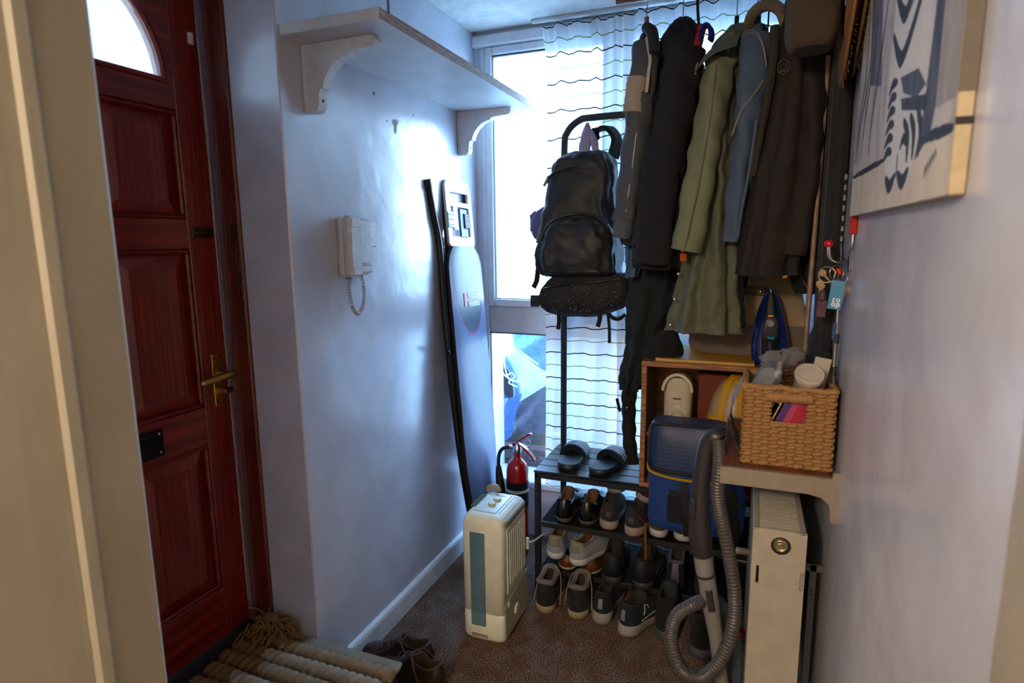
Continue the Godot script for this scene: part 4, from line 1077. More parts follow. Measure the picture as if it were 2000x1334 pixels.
	for off in [0.0, 0.007]:
		part(tube(S(), cr([Vector3(-0.072, 1.80 + off, -1.996), Vector3(-0.048, 1.865 + off, -1.982), Vector3(-0.018, 1.905 + off, -1.985), Vector3(0.008, 1.95 + off, -2.01)], 6), 0.0016, 5), "stitching", th, ds)
		part(tube(S(), cr([Vector3(-0.066, 2.085 + off, -2.06), Vector3(-0.045, 2.095 + off, -2.03), Vector3(-0.02, 2.085 + off, -2.017), Vector3(0.0, 2.05 + off, -2.01), Vector3(0.014, 1.99 + off, -2.01)], 6), 0.0016, 5), "stitching", th, ds)
	part(tube(S(), cr([Vector3(-0.005, 1.84, -1.985), Vector3(-0.018, 1.70, -1.99), Vector3(-0.035, 1.58, -2.0), Vector3(-0.042, 1.5, -2.012)], 6), 0.005, 6), "seam", cloth("denim_seam", Color(0.33, 0.39, 0.47)), ds)
	# brown jacket with a stitched badge
	var b := thing("brown_jacket", "dark brown jacket with a stitched chest badge on the rail", "jacket", Vector3(0.06, 1.38, -2.1))
	var bm := cloth("jacket_brown", Color(0.125, 0.09, 0.09), {"rough": 0.85, "rim": 0.03})
	s = S(); drape(s, [[2.20, 0.06, 0.10], [2.131, 0.042, 0.136], [2.023, 0.030, 0.149], [1.898, 0.016, 0.157], [1.743, -0.009, 0.159], [1.597, -0.033, 0.156], [1.477, -0.046, 0.146], [1.387, -0.053, 0.135]], -2.12, 0.15, 0.006, 2.6, 3.0, 7.0); part(s, "body", bm, b)
	s = S(); limb(s, [Vector3(0.125, 2.08, -2.03), Vector3(0.14, 1.9, -2.0), Vector3(0.142, 1.7, -1.99), Vector3(0.12, 1.45, -1.995)], 0.036, 0.03, 0.004, 1.0); part(s, "sleeve", bm, b)
	s = S(); limb(s, [Vector3(0.03, 2.10, -2.02), Vector3(0.028, 1.98, -1.985), Vector3(0.012, 1.83, -1.985), Vector3(-0.008, 1.68, -1.99)], 0.012, 0.01, 0.001, 0.0); part(s, "front_edge", cloth("jacket_brown_edge", Color(0.21, 0.18, 0.165)), b)
	part(tube(S(), cr([Vector3(0.03, 2.16, -2.03), Vector3(0.048, 2.13, -2.0), Vector3(0.068, 2.11, -1.98), Vector3(0.072, 2.07, -1.974), Vector3(0.068, 2.03, -1.972)], 6), 0.003, 6), "drawcord", cloth("drawcord_grey", Color(0.36, 0.33, 0.32)), b)
	var lg := S()
	var lc := Vector3(0.058, 1.975, -1.968)
	var bt := cloth("badge_thread", Color(0.40, 0.37, 0.30))
	for k in 6:
		var a0 := TAU * k / 6 + 0.5; var a1 := TAU * (k + 1) / 6 + 0.5
		tube(lg, [lc + Vector3(cos(a0) * 0.017, sin(a0) * 0.021, 0), lc + Vector3(cos(a1) * 0.017, sin(a1) * 0.021, 0)], 0.0012, 5)
	tube(lg, [lc + Vector3(-0.009, -0.004, 0), lc + Vector3(-0.003, 0.01, 0), lc + Vector3(0.001, 0.002, 0), lc + Vector3(0.005, 0.008, 0), lc + Vector3(0.01, -0.004, 0)], 0.0012, 5)
	tube(lg, [lc + Vector3(-0.011, -0.008, 0), lc + Vector3(0.011, -0.008, 0)], 0.0012, 5)
	tube(lg, [lc + Vector3(-0.009, -0.012, 0), lc + Vector3(0.009, -0.012, 0)], 0.0012, 5)
	part(lg, "badge", bt, b, "stitched hexagonal mountain badge")
	# black jacket with grey piping, further right
	var k2 := thing("black_jacket", "black jacket with thin grey piping behind the brown jacket", "jacket", Vector3(0.16, 1.32, -2.2))
	s = S(); drape(s, [[2.14, 0.14, 0.20], [1.975, 0.128, 0.222], [1.752, 0.128, 0.224], [1.522, 0.119, 0.224], [1.40, 0.117, 0.222], [1.322, 0.14, 0.21]], -2.2, 0.09, 0.004, 0.2); part(s, "body", cloth("jacket_black", Color(0.06, 0.062, 0.07)), k2)
	part(tube(S(), cr([Vector3(0.122, 1.53, -2.107), Vector3(0.137, 1.46, -2.106), Vector3(0.146, 1.39, -2.107), Vector3(0.168, 1.345, -2.109)], 6), 0.0022, 6), "piping", cloth("piping_grey", Color(0.36, 0.36, 0.36)), k2)
	# charcoal coat added behind the row to close bright gaps
	var kc := thing("added_charcoal_coat", "charcoal wool coat added behind the row to block light gaps", "coat", Vector3(0.02, 1.14, -2.45))
	s = S(); drape(s, [[2.16, -0.02, 0.06], [2.10, -0.10, 0.13], [1.95, -0.13, 0.16], [1.6, -0.135, 0.165], [1.3, -0.14, 0.17], [1.2, -0.14, 0.17]], -2.53, 0.045, 0.006, 0.9, 3.0, 8.0); part(s, "body", cloth("wool_charcoal", Color(0.13, 0.135, 0.13)), kc)
	part(tube(S(), cr([Vector3(0.01, 2.13, -2.52), Vector3(0.015, 2.25, -2.53), Vector3(0.015, 2.44, -2.53)], 4), 0.003, 6), "hanging_loop", cloth("wool_charcoal", Color(0.13, 0.135, 0.13)), kc)
	# long dark trousers hanging low behind
	var t := thing("dark_trousers", "dark teal trousers hanging down behind the coats to the bench", "trousers", Vector3(-0.38, 0.65, -2.4))
	var tm := cloth("trousers_dark", Color(0.085, 0.12, 0.135))
	s = S(); drape(s, [[1.56, -0.40, -0.25], [1.45, -0.43, -0.245], [1.324, -0.445, -0.25], [1.148, -0.455, -0.304], [1.007, -0.458, -0.354], [0.90, -0.455, -0.385]], -2.40, 0.07, 0.010, 1.5, 2.4, 6.0); part(s, "leg", tm, t)
	s = S(); limb(s, [Vector3(-0.43, 0.95, -2.38), Vector3(-0.432, 0.84, -2.36), Vector3(-0.422, 0.72, -2.35), Vector3(-0.405, 0.60, -2.36)], 0.03, 0.024, 0.003, 0.5, 0.7); part(s, "belt_end", cloth("belt_black", Color(0.018, 0.018, 0.02)), t)
	part(box(S(), Vector3(-0.467, 0.845, -2.34), Vector3(0.012, 0.055, 0.008), 0.002, Basis(Vector3.BACK, 0.25)), "buckle", cloth("belt_black", Color(0.018, 0.018, 0.02)), t)
	for q in [Vector3(-0.452, 1.05, -2.335), Vector3(-0.43, 0.84, -2.325)]: part(sphere(S(), q, Vector3(0.004, 0.005, 0.003), 8), "eyelet", mat("stud", Color(0.75, 0.73, 0.68), 0.3, {"metal": 0.9}), t)
	# rolled jeans behind the grey jacket
	var j := thing("folded_jeans", "pale blue jeans showing below the grey jacket cuff", "jeans", Vector3(-0.42, 1.36, -2.25))
	s = S(); drape(s, [[1.62, -0.44, -0.38], [1.52, -0.447, -0.375], [1.45, -0.445, -0.375], [1.40, -0.435, -0.38], [1.36, -0.425, -0.39]], -2.30, 0.05, 0.006, 0.0, 2.2, 6.0); part(s, "leg", cloth("jeans_pale", Color(0.30, 0.42, 0.58)), j)

# more rings between the given ones
func cr4(a: Array) -> Array:
	var p := []
	for q in a: p.append(Vector4(q[0], q[1], q[2], q[3]))
	var o := []
	for v in cr(p, 4): o.append([v.x, v.y, v.z, maxf(v.w, 0.008)])
	return o

func hanging_bags():
	var bk := thing("backpack", "black backpack with curved zip pocket hung on the bench frame", "backpack", Vector3(-0.67, 1.35, -2.48))
	var nm := cloth("nylon_black", Color(0.075, 0.082, 0.095), {"rough": 0.6}); var n2 := cloth("nylon_black2", Color(0.085, 0.092, 0.105), {"rough": 0.55})
	var s := S()
	var rr := []
	for q in cr4([[1.352, -0.80, -0.515, 0.085], [1.362, -0.83, -0.505, 0.10], [1.40, -0.845, -0.497, 0.112], [1.498, -0.838, -0.504, 0.112], [1.640, -0.808, -0.513, 0.10], [1.74, -0.786, -0.518, 0.092], [1.79, -0.768, -0.525, 0.085], [1.828, -0.738, -0.542, 0.07], [1.848, -0.70, -0.575, 0.045], [1.856, -0.66, -0.61, 0.02]]):
		rr.append(oval(Vector3((q[1] + q[2]) / 2, q[0], -2.48), (q[2] - q[1]) / 2, q[3], 64, 4.2, 0.004, 9, q[0] * 7))
	jitter(rr, 0.022, 6.0); jitter(rr, 0.010, 15.0); loft(s, rr); part(s, "body", nm, bk)
	s = S(); rr = []
	for q in cr4([[1.363, -0.765, -0.52, 0.03], [1.375, -0.785, -0.51, 0.042], [1.42, -0.798, -0.503, 0.052], [1.49, -0.793, -0.505, 0.05], [1.54, -0.778, -0.515, 0.042], [1.57, -0.752, -0.535, 0.03], [1.588, -0.71, -0.57, 0.015]]):
		rr.append(oval(Vector3((q[1] + q[2]) / 2, q[0], -2.375), (q[2] - q[1]) / 2, q[3], 56, 3.4, 0.003, 6, q[0] * 9))
	jitter(rr, 0.016, 8.0); jitter(rr, 0.008, 18.0); loft(s, rr); var pk := part(s, "front_pocket", n2, bk)
	part(tube(S(), cr([Vector3(-0.79, 1.50, -2.338), Vector3(-0.772, 1.545, -2.335), Vector3(-0.735, 1.583, -2.345), Vector3(-0.655, 1.602, -2.36), Vector3(-0.575, 1.59, -2.352), Vector3(-0.52, 1.555, -2.345)], 6), 0.006, 8), "zip", cloth("zip_tape", Color(0.07, 0.075, 0.085), {"rough": 0.4}), pk)
	part(box(S(), Vector3(-0.795, 1.525, -2.325), Vector3(0.011, 0.075, 0.006), 0.002, Basis(Vector3.BACK, -0.25)), "zip_pull", mat("pull_steel", Color(0.4, 0.42, 0.45), 0.35, {"metal": 0.9}), pk)
	part(tube(S(), cr([Vector3(-0.785, 1.73, -2.40), Vector3(-0.76, 1.76, -2.385), Vector3(-0.68, 1.785, -2.385), Vector3(-0.58, 1.77, -2.39)], 6), 0.0045, 8), "top_zip", cloth("zip_tape", Color(0.07, 0.075, 0.085), {"rough": 0.4}), bk)
	part(box(S(), Vector3(-0.785, 1.735, -2.39), Vector3(0.013, 0.045, 0.005), 0.002, Basis(Vector3.BACK, -0.5)), "zip_pull", mat("pull_steel", Color(0.4, 0.42, 0.45), 0.35, {"metal": 0.9}), bk)
	# worn pale patch along the lower edge of the pocket
	s = S(); var wp := []
	for i in 2:
		var row := []
		for j in 15:
			var u := j / 14.0
			row.append(Vector3(lerpf(-0.68, -0.545, u), 1.374 + i * (0.016 * sin(u * PI) + 0.006 * sin(u * 17.0) * sin(u * PI)), -2.3295 + 0.006 * absf(u - 0.4)))
		wp.append(row)
	rows(s, wp, false); part(s, "worn_patch", cloth("worn_pale", Color(0.35, 0.31, 0.27)), pk, "worn pale scuff")
	part(band(S(), cr([Vector3(-0.66, 1.845, -2.47), Vector3(-0.665, 1.89, -2.50), Vector3(-0.65, 1.90, -2.55), Vector3(-0.63, 1.88, -2.59)], 5), 0.024, 0.006, Vector3(0.2, 1, 0.3)), "top_loop", nm, bk)
	part(band(S(), cr([Vector3(-0.55, 1.83, -2.55), Vector3(-0.535, 1.9, -2.55), Vector3(-0.57, 1.95, -2.56), Vector3(-0.62, 1.945, -2.58), Vector3(-0.66, 1.90, -2.58)], 6), 0.05, 0.018, Vector3(0.6, 0.6, 0.3)), "shoulder_strap", cloth("strap_black", Color(0.02, 0.02, 0.023)), bk)
	part(band(S(), [Vector3(-0.83, 1.42, -2.43), Vector3(-0.845, 1.33, -2.44), Vector3(-0.86, 1.30, -2.44)], 0.022, 0.004, Vector3(0, 0, 1)), "side_strap", cloth("strap_black", Color(0.02, 0.02, 0.023)), bk)
	# lavender cloth tied at the top
	var lv := thing("lavender_cloth", "lavender cloth knotted on the loop above the backpack", "cloth", Vector3(-0.62, 1.85, -2.42))
	s = S(); rr = []
	for q in [[1.84, -0.655, -0.61], [1.87, -0.652, -0.602], [1.91, -0.642, -0.603], [1.935, -0.63, -0.61], [1.948, -0.622, -0.616]]:
		rr.append(oval(Vector3((q[1] + q[2]) / 2, q[0], -2.40), (q[2] - q[1]) / 2, 0.014, 18, 2.0, 0.002, 4, q[0] * 30))
	loft(s, rr); part(s, "peak", cloth("lavender", Color(0.60, 0.60, 0.76)), lv)
	s = S(); rr = []
	for q in [[1.84, -0.598, -0.57], [1.87, -0.604, -0.572], [1.905, -0.612, -0.588], [1.92, -0.614, -0.6]]:
		rr.append(oval(Vector3((q[1] + q[2]) / 2, q[0], -2.39), (q[2] - q[1]) / 2, 0.01, 14, 2.0, 0.001, 4, q[0] * 30))
	loft(s, rr); part(s, "fold", cloth("lavender", Color(0.60, 0.60, 0.76)), lv)
	# purple cap
	var cp := thing("purple_cap", "purple cap tucked behind the backpack against the window", "cap", Vector3(-0.86, 1.48, -2.53))
	s = S(); rr = []
	for i in 9:
		var v := i / 8.0
		rr.append(oval(Vector3(-0.848 + 0.01 * v, 1.488 + 0.155 * v, -2.54), 0.062 * sqrt(1.02 - pow(v * 2.0 - 1.0, 2.0) * 0.98), 0.055 * sqrt(1.02 - pow(v * 2.0 - 1.0, 2.0)), 28, 2.0, 0.002, 6, v))
	loft(s, rr); part(s, "crown", cloth("cap_purple", Color(0.38, 0.36, 0.56)), cp)
	s = S(); var bm := []
	for i in 5:
		var row := []
		for j in 9:
			var u := j / 8.0 - 0.5
			row.append(Vector3(-0.875 - 0.035 * i / 4.0, 1.575 + u * 0.11 * (1.0 - 0.1 * i), -2.52 - 0.02 * i / 4.0 + 0.02 * u * u))
		bm.append(row)
	rows(s, bm, false); part(s, "peak", cloth("cap_purple_peak", Color(0.41, 0.39, 0.58)), cp)
	# bum bag with pale spots
	var bb := thing("bum_bag", "black bum bag with pale dots slung below the backpack", "bag", Vector3(-0.64, 1.18, -2.42))
	var sm := cloth("bum_black", Color(0.07, 0.066, 0.078), {"rough": 0.75})
	s = S(); rr = []
	for q in [[1.183, -0.74, -0.60, 0.02], [1.20, -0.79, -0.53, 0.045], [1.225, -0.815, -0.475, 0.06], [1.262, -0.835, -0.445, 0.065], [1.30, -0.825, -0.437, 0.062], [1.335, -0.79, -0.445, 0.055], [1.365, -0.745, -0.465, 0.035]]:
		rr.append(oval(Vector3((q[1] + q[2]) / 2, q[0], -2.44), (q[2] - q[1]) / 2, q[3], 44, 2.6, 0.004, 7, q[0] * 11))
	jitter(rr, 0.016, 8.0); loft(s, rr); part(s, "pouch", sm, bb)
	s = S()
	for i in 60:
		var u := rng.randf_range(-0.8, -0.47); var v := rng.randf_range(1.21, 1.34)
		sphere(s, Vector3(u, v, -2.44 + 0.069 * sqrt(maxf(0.05, 1.0 - pow((u + 0.64) / 0.21, 2.6) if u > -0.64 else 1.0 - pow(absf(u + 0.64) / 0.21, 2.6)))), Vector3(0.0035, 0.0035, 0.004), 6)
	part(s, "printed_dot", cloth("dot_pale", Color(0.42, 0.38, 0.38)), bb, "", "stuff")
	part(tube(S(), cr([Vector3(-0.80, 1.30, -2.385), Vector3(-0.72, 1.318, -2.378), Vector3(-0.6, 1.33, -2.375), Vector3(-0.48, 1.345, -2.39)], 5), 0.004, 6), "zip", cloth("zip_tape", Color(0.07, 0.075, 0.085), {"rough": 0.4}), bb)
	part(box(S(), Vector3(-0.85, 1.245, -2.43), Vector3(0.04, 0.05, 0.014), 0.004), "buckle", plastic("buckle_black", Color(0.02, 0.02, 0.022), 0.4), bb)
	for q in [[[-0.736, 1.20, -0.738, 1.131], 0.016], [[-0.559, 1.21, -0.569, 1.149], 0.018], [[-0.528, 1.209, -0.520, 1.084], 0.012]]:
		part(band(S(), [Vector3(q[0][0], q[0][1], -2.40), Vector3((q[0][0] + q[0][2]) / 2 + 0.003, (q[0][1] + q[0][3]) / 2, -2.40), Vector3(q[0][2], q[0][3], -2.40)], q[1], 0.003, Vector3(0, 0, 1)), "loose_strap", cloth("strap_black", Color(0.02, 0.02, 0.023)), bb)
	part(band(S(), cr([Vector3(-0.52, 1.205, -2.39), Vector3(-0.505, 1.19, -2.385), Vector3(-0.48, 1.186, -2.385), Vector3(-0.455, 1.205, -2.39)], 5), 0.014, 0.004, Vector3(0, 0.6, 1)), "loose_strap", cloth("strap_black", Color(0.02, 0.02, 0.023)), bb)

# ---------------------------------------------------------------- crate on the bench and what is in and on it
func crate_and_bags():
	var wd := mat("crate_wood", Color(0.66, 0.45, 0.28), 0.55, {"tex": T.wood_x, "scale": 3.0})
	var c := thing("storage_crate", "orange-brown wooden crate with one woven side standing on the bench", "crate", Vector3(-0.08, 0.552, -2.42))
	var x0 := -0.363; var x1 := 0.20; var y0 := 0.553; var y1 := 1.05; var zf := -2.245; var zb := -2.60
	part(bx(S(), x0, x1, y1 - 0.02, y1, zb, zf, 0.002), "top_board", wd, c)
	part(bx(S(), x0, x1, y0, y0 + 0.018, zb, zf, 0.002), "bottom_board", wd, c)
	part(bx(S(), x0 + 0.02, x1 - 0.018, 0.755, 0.77, zb, zf - 0.02, 0.002), "inner_shelf", wd, c)
	part(bx(S(), x1 - 0.018, x1, y0 + 0.018, y1 - 0.02, zb, zf, 0.002), "side_board", wd, c)
	part(bx(S(), x0 + 0.02, x1 - 0.018, y0 + 0.018, y1 - 0.02, zb, zb + 0.008), "back_board", wd, c)
	part(bx(S(), x0, x0 + 0.02, y0 + 0.018, y1 - 0.02, zf - 0.018, zf, 0.002), "front_post", wd, c)
	part(bx(S(), x0, x0 + 0.02, y0 + 0.018, y1 - 0.02, zb, zb + 0.018, 0.002), "back_post", wd, c)
	var lat := S()
	var yy := y0 + 0.022
	while yy < y1 - 0.024:
		bx(lat, x0 + 0.008, x0 + 0.0115, yy, yy + 0.0085, zb + 0.018, zf - 0.018); yy += 0.0175
	var zz := zb + 0.02
	while zz < zf - 0.02:
		bx(lat, x0 + 0.0115, x0 + 0.0145, y0 + 0.018, y1 - 0.02, zz, zz + 0.010); zz += 0.0195
	part(lat, "cane_panel", mat("cane_brown", Color(0.36, 0.24, 0.15), 0.6), c, "open woven side panel", "stuff")
	# cream fan heater with carrying handle
	var h := thing("fan_heater", "small cream heater with handle and round dial inside the crate", "heater", Vector3(-0.236, 0.77, -2.36))
	var hc := plastic("heater_cream", Color(0.76, 0.72, 0.63), 0.4)
	var s := S(); var rr := []
	for q in [[0.77, 0.045], [0.78, 0.052], [0.92, 0.053], [0.955, 0.049], [0.972, 0.038], [0.978, 0.02]]:
		rr.append(oval(Vector3(-0.236, q[0], -2.365), q[1], 0.055, 28, 4.0))
	loft(s, rr); part(s, "body", hc, h)
	var ar := []
	for j in 17: ar.append(Vector3(-0.236 - cos(PI * j / 16) * 0.053, 0.93 + sin(PI * j / 16) * 0.063, -2.30))
	part(tube(S(), ar, 0.0065, 10), "handle", plastic("heater_handle", Color(0.82, 0.78, 0.69), 0.35), h)
	part(lathe(S(), [[0.026, 0], [0.026, 0.006], [0.021, 0.008], [0.021, 0.016], [0.018, 0.018]], 24, Transform3D(Basis(Vector3(1, 0, 0), Vector3(0, 0, 1), Vector3(0, -1, 0)), Vector3(-0.233, 0.828, -2.311))), "dial", hc, h)
	part(bx(S(), -0.252, -0.222, 0.895, 0.9, -2.311, -2.309), "lettering", mat("print_brown", Color(0.15, 0.12, 0.1), 0.6), h)
	part(bx(S(), -0.25, -0.222, 0.862, 0.874, -2.311, -2.308, 0.001), "vent", plastic("heater_handle", Color(0.82, 0.78, 0.69), 0.35), h)
	# dark orange box and yellow helmet
	var ob := thing("orange_box", "dark orange cardboard box in the crate beside the heater", "box", Vector3(-0.12, 0.77, -2.45))
	part(bx(S(), -0.165, -0.06, 0.77, 0.985, -2.53, -2.37, 0.003), "carton", mat("carton_orange", Color(0.42, 0.15, 0.05), 0.7, {"tex": T.cloud, "scale": 6.0}), ob)
	part(bx(S(), -0.166, -0.059, 0.955, 0.987, -2.531, -2.369, 0.003), "lid", mat("carton_orange", Color(0.42, 0.15, 0.05), 0.7), ob)
	var hm := thing("yellow_helmet", "yellow and cream child's helmet in the crate with a purple buckle", "helmet", Vector3(-0.03, 0.77, -2.38))
	var ye := mat("helmet_yellow", Color(0.78, 0.58, 0.06), 0.35, {"coat": 0.4}); var cr2 := mat("helmet_cream", Color(0.66, 0.55, 0.42), 0.4)
	s = S(); rr = []
	for i in 12:
		var a := PI * (i / 11.0) * 0.5
		rr.append(oval(Vector3(-0.03, 0.80 + 0.19 * sin(a), -2.36), 0.092 * cos(a) + 0.004, 0.09 * cos(a) + 0.004, 36, 2.0))
	loft(s, rr); part(s, "shell", cr2, hm)
	for yaw in [-0.55, 0.25, 1.05]:
		s = S(); var bp := []
		for i in 15:
			var a := PI * 0.5 * i / 14.0 * 1.0
			bp.append(Vector3(-0.03 + sin(yaw) * 0.096 * cos(a), 0.80 + 0.195 * sin(a), -2.36 + cos(yaw) * 0.094 * cos(a)))
		band(s, bp, 0.026, 0.004, Vector3(sin(yaw), 0.3, cos(yaw))); part(s, "stripe", ye, hm)
	s = S(); rr = []
	for q in [[0.77, 0.088], [0.775, 0.096], [0.84, 0.098], [0.845, 0.093]]: rr.append(oval(Vector3(-0.03, q[0], -2.36), q[1], q[1], 36, 2.0))
	loft(s, rr); part(s, "rim_band", ye, hm)
	part(sphere(S(), Vector3(-0.025, 0.822, -2.255), Vector3(0.022, 0.016, 0.012), 14), "buckle", mat("buckle_purple", Color(0.16, 0.07, 0.20), 0.25), hm)
	# yellow folder on top
	var fo := thing("yellow_folder", "yellow folder lying flat on top of the crate", "folder", Vector3(-0.15, 1.05, -2.38))
	part(bx(S(), -0.315, 0.03, 1.051, 1.0545, -2.55, -2.25, 0.001), "back_cover", mat("folder_yellow", Color(0.74, 0.52, 0.06), 0.5), fo)
	part(bx(S(), -0.312, 0.03, 1.0545, 1.060, -2.548, -2.254, 0.001), "papers", mat("paper", Color(0.75, 0.70, 0.6), 0.8), fo)
	part(box(S(), Vector3(-0.1425, 1.0625, -2.40), Vector3(0.345, 0.0035, 0.30), 0.001, Basis(Vector3.RIGHT, 0.006)), "front_cover", mat("folder_yellow", Color(0.74, 0.52, 0.06), 0.5), fo)
	# linen bag with leather tab
	var lb := thing("linen_bag", "beige and grey linen bag with leather tab on the crate", "bag", Vector3(0.0, 1.065, -2.46))
	s = S(); rr = []
	for q in [[1.066, -0.185, 0.205], [1.075, -0.205, 0.213], [1.10, -0.215, 0.216], [1.15, -0.213, 0.215], [1.175, -0.205, 0.213], [1.185, -0.03, 0.212]]:
		rr.append(oval(Vector3((q[1] + q[2]) / 2, q[0], -2.47), (q[2] - q[1]) / 2, 0.085, 48, 4.0, 0.002, 6, q[0] * 9))
	loft(s, rr); part(s, "base", cloth("linen_grey", Color(0.50, 0.44, 0.40), {"scale": 16.0}), lb)
	s = S(); rr = []
	for q in [[1.182, -0.035, 0.213, 0.084], [1.22, -0.028, 0.20, 0.07], [1.29, -0.016, 0.182, 0.05], [1.345, -0.008, 0.165, 0.03], [1.358, -0.004, 0.155, 0.02]]:
		rr.append(oval(Vector3((q[1] + q[2]) / 2, q[0], -2.47), (q[2] - q[1]) / 2, q[3], 40, 5.0, 0.002, 6, q[0] * 9))
	loft(s, rr); part(s, "top", cloth("linen_beige", Color(0.68, 0.58, 0.46), {"scale": 16.0}), lb)
	var tb := part(box(S(), Vector3(0.018, 1.305, -2.415), Vector3(0.075, 0.032, 0.006), 0.002, Basis(Vector3.BACK, -0.06)), "leather_tab", mat("leather_brown", Color(0.16, 0.055, 0.03), 0.5), lb, "brown leather tab")
	part(sphere(S(), Vector3(0.038, 1.304, -2.41), Vector3(0.007, 0.007, 0.004), 10), "stud", mat("stud", Color(0.75, 0.73, 0.68), 0.3, {"metal": 0.9}), tb)
	part(box(S(), Vector3(0.118, 1.365, -2.44), Vector3(0.022, 0.03, 0.012), 0.003), "clasp", mat("gold_clasp", Color(0.75, 0.5, 0.18), 0.3, {"metal": 1.0}), lb, "gold clasp")
	# steam iron standing on its heel
	var ir := thing("steam_iron", "dark blue steam iron standing upright on its heel", "iron", Vector3(0.078, 1.06, -2.30))
	var ol := [[1.056, 0.060, 0.0], [1.09, 0.0635, 0.0], [1.14, 0.0625, 0.0], [1.19, 0.054, 0.0], [1.24, 0.042, 0.0], [1.28, 0.029, 0.0], [1.31, 0.014, 0.0], [1.325, 0.004, 0.0]]
	var xs := func(y: float) -> float: return 0.079 - (y - 1.06) * 0.035
	var shell := func(z0: float, z1: float, k: float, bulge: float) -> SurfaceTool:
		var st := S(); var r2 := []
		for q in ol:
			r2.append(oval(Vector3(xs.call(q[0]), 1.06 + (q[0] - 1.06) * lerpf(1.0, 0.97, 1.0 - k), (z0 + z1) / 2), q[1] * k, (z1 - z0) / 2 * lerpf(0.55, 1.0, minf(1.0, q[1] / 0.05)) + bulge, 30, 2.4))
		loft(st, r2); return st
	part(shell.call(-2.345, -2.337, 1.0, 0.0), "sole_plate", mat("plate_steel", Color(0.5, 0.5, 0.52), 0.25, {"metal": 1.0}), ir)
	part(shell.call(-2.338, -2.285, 0.97, 0.0), "body", mat("iron_blue", Color(0.03, 0.12, 0.40), 0.18, {"coat": 0.8}), ir)
	s = S(); rr = []
	for q in [[1.07, 0.026, 0.026], [1.12, 0.028, 0.028], [1.17, 0.027, 0.026], [1.22, 0.023, 0.02], [1.27, 0.017, 0.014], [1.315, 0.006, 0.004]]:
		rr.append(oval(Vector3(xs.call(q[0]), q[0], -2.282), q[1], q[2], 24, 2.4))
	loft(s, rr); part(s, "spine", plastic("iron_black", Color(0.06, 0.055, 0.07), 0.6), ir)
	s = S(); rr = []
	for q in [[1.155, 0.02, 0.008], [1.165, 0.026, 0.012], [1.20, 0.026, 0.014], [1.222, 0.02, 0.012], [1.23, 0.012, 0.006]]:
		rr.append(oval(Vector3(xs.call(q[0]), q[0], -2.263), q[1], q[2], 24, 3.0))
	loft(s, rr); part(s, "control_block", plastic("iron_grey", Color(0.23, 0.23, 0.25), 0.3), ir)
	part(lathe(S(), [[0.0125, 0], [0.0125, 0.004], [0.009, 0.006]], 18, Transform3D(Basis(Vector3(1, 0, 0), Vector3(0, 0, 1), Vector3(0, -1, 0)), Vector3(xs.call(1.205), 1.207, -2.252))), "dial", plastic("dial_grey", Color(0.5, 0.5, 0.52), 0.3), ir)
	for q in [[1.157, 0.012], [1.118, 0.034]]:
		part(box(S(), Vector3(xs.call(q[0]) + 0.002, q[0], -2.25), Vector3(0.024, q[1], 0.008), 0.003), "button", plastic("button_cyan", Color(0.03, 0.45, 0.58), 0.3), ir, "turquoise button")
	part(box(S(), Vector3(xs.call(1.235), 1.232, -2.262), Vector3(0.022, 0.01, 0.005), 0.002), "gold_mark", mat("gold_clasp", Color(0.75, 0.5, 0.18), 0.3, {"metal": 1.0}), ir)
	part(tube(S(), cr([Vector3(0.073, 1.16, -2.27), Vector3(0.076, 1.13, -2.245), Vector3(0.078, 1.09, -2.242), Vector3(0.079, 1.06, -2.27)], 6), 0.013, 10), "handle", plastic("iron_black", Color(0.06, 0.055, 0.07), 0.6), ir)
	# dark knitted hat pushed into the corner
	var kn := thing("knitted_hat", "black knitted hat lying on the left corner of the crate", "hat", Vector3(-0.29, 1.05, -2.33))
	s = S(); rr = []
	for i in 9:
		var v := i / 8.0
		rr.append(oval(Vector3(-0.292 + 0.01 * v, 1.052 + 0.11 * v, -2.34), 0.062 * sqrt(1.03 - v * v), 0.07 * sqrt(1.03 - v * v), 30, 2.3, 0.004, 8, v * 4))
	jitter(rr, 0.014, 12.0); loft(s, rr); part(s, "crown", cloth("knit_black", Color(0.055, 0.06, 0.068), {"bump": T.grain, "bh": 0.3}), kn)
	s = S(); rr = []
	for q in [[1.052, 0.066], [1.06, 0.07], [1.078, 0.07], [1.084, 0.065]]: rr.append(oval(Vector3(-0.292, q[0], -2.34), q[1], q[1] * 1.1, 30, 2.3, 0.003, 9, q[0] * 40))
	loft(s, rr); part(s, "brim", cloth("knit_black", Color(0.055, 0.06, 0.068), {"bump": T.grain, "bh": 0.3}), kn)
	# blue cool bag in front of the crate
	var cb := thing("cool_bag", "bright blue cool bag with black trim and yellow piping", "bag", Vector3(-0.15, 0.44, -2.14))
	var bl := cloth("cool_blue", Color(0.06, 0.25, 0.56), {"rough": 0.7})
	s = S(); rr = []
	for q in [[0.455, -0.285, 0.0, 0.05], [0.465, -0.302, 0.015, 0.062], [0.50, -0.312, 0.022, 0.072], [0.60, -0.313, 0.022, 0.076], [0.68, -0.312, 0.015, 0.078]]:
		rr.append(oval(Vector3((q[1] + q[2]) / 2, q[0], -2.165), (q[2] - q[1]) / 2, q[3], 48, 4.5, 0.002, 6, q[0] * 10))
	jitter(rr, 0.008, 7.0); loft(s, rr); part(s, "body", bl, cb)
	s = S(); rr = []
	for q in [[0.678, -0.312, 0.015, 0.079], [0.75, -0.311, 0.005, 0.077], [0.80, -0.31, -0.008, 0.07], [0.842, -0.306, -0.03, 0.06], [0.857, -0.30, -0.045, 0.048]]:
		rr.append(oval(Vector3((q[1] + q[2]) / 2, q[0], -2.165), (q[2] - q[1]) / 2, q[3], 48, 4.5, 0.002, 6, q[0] * 10))
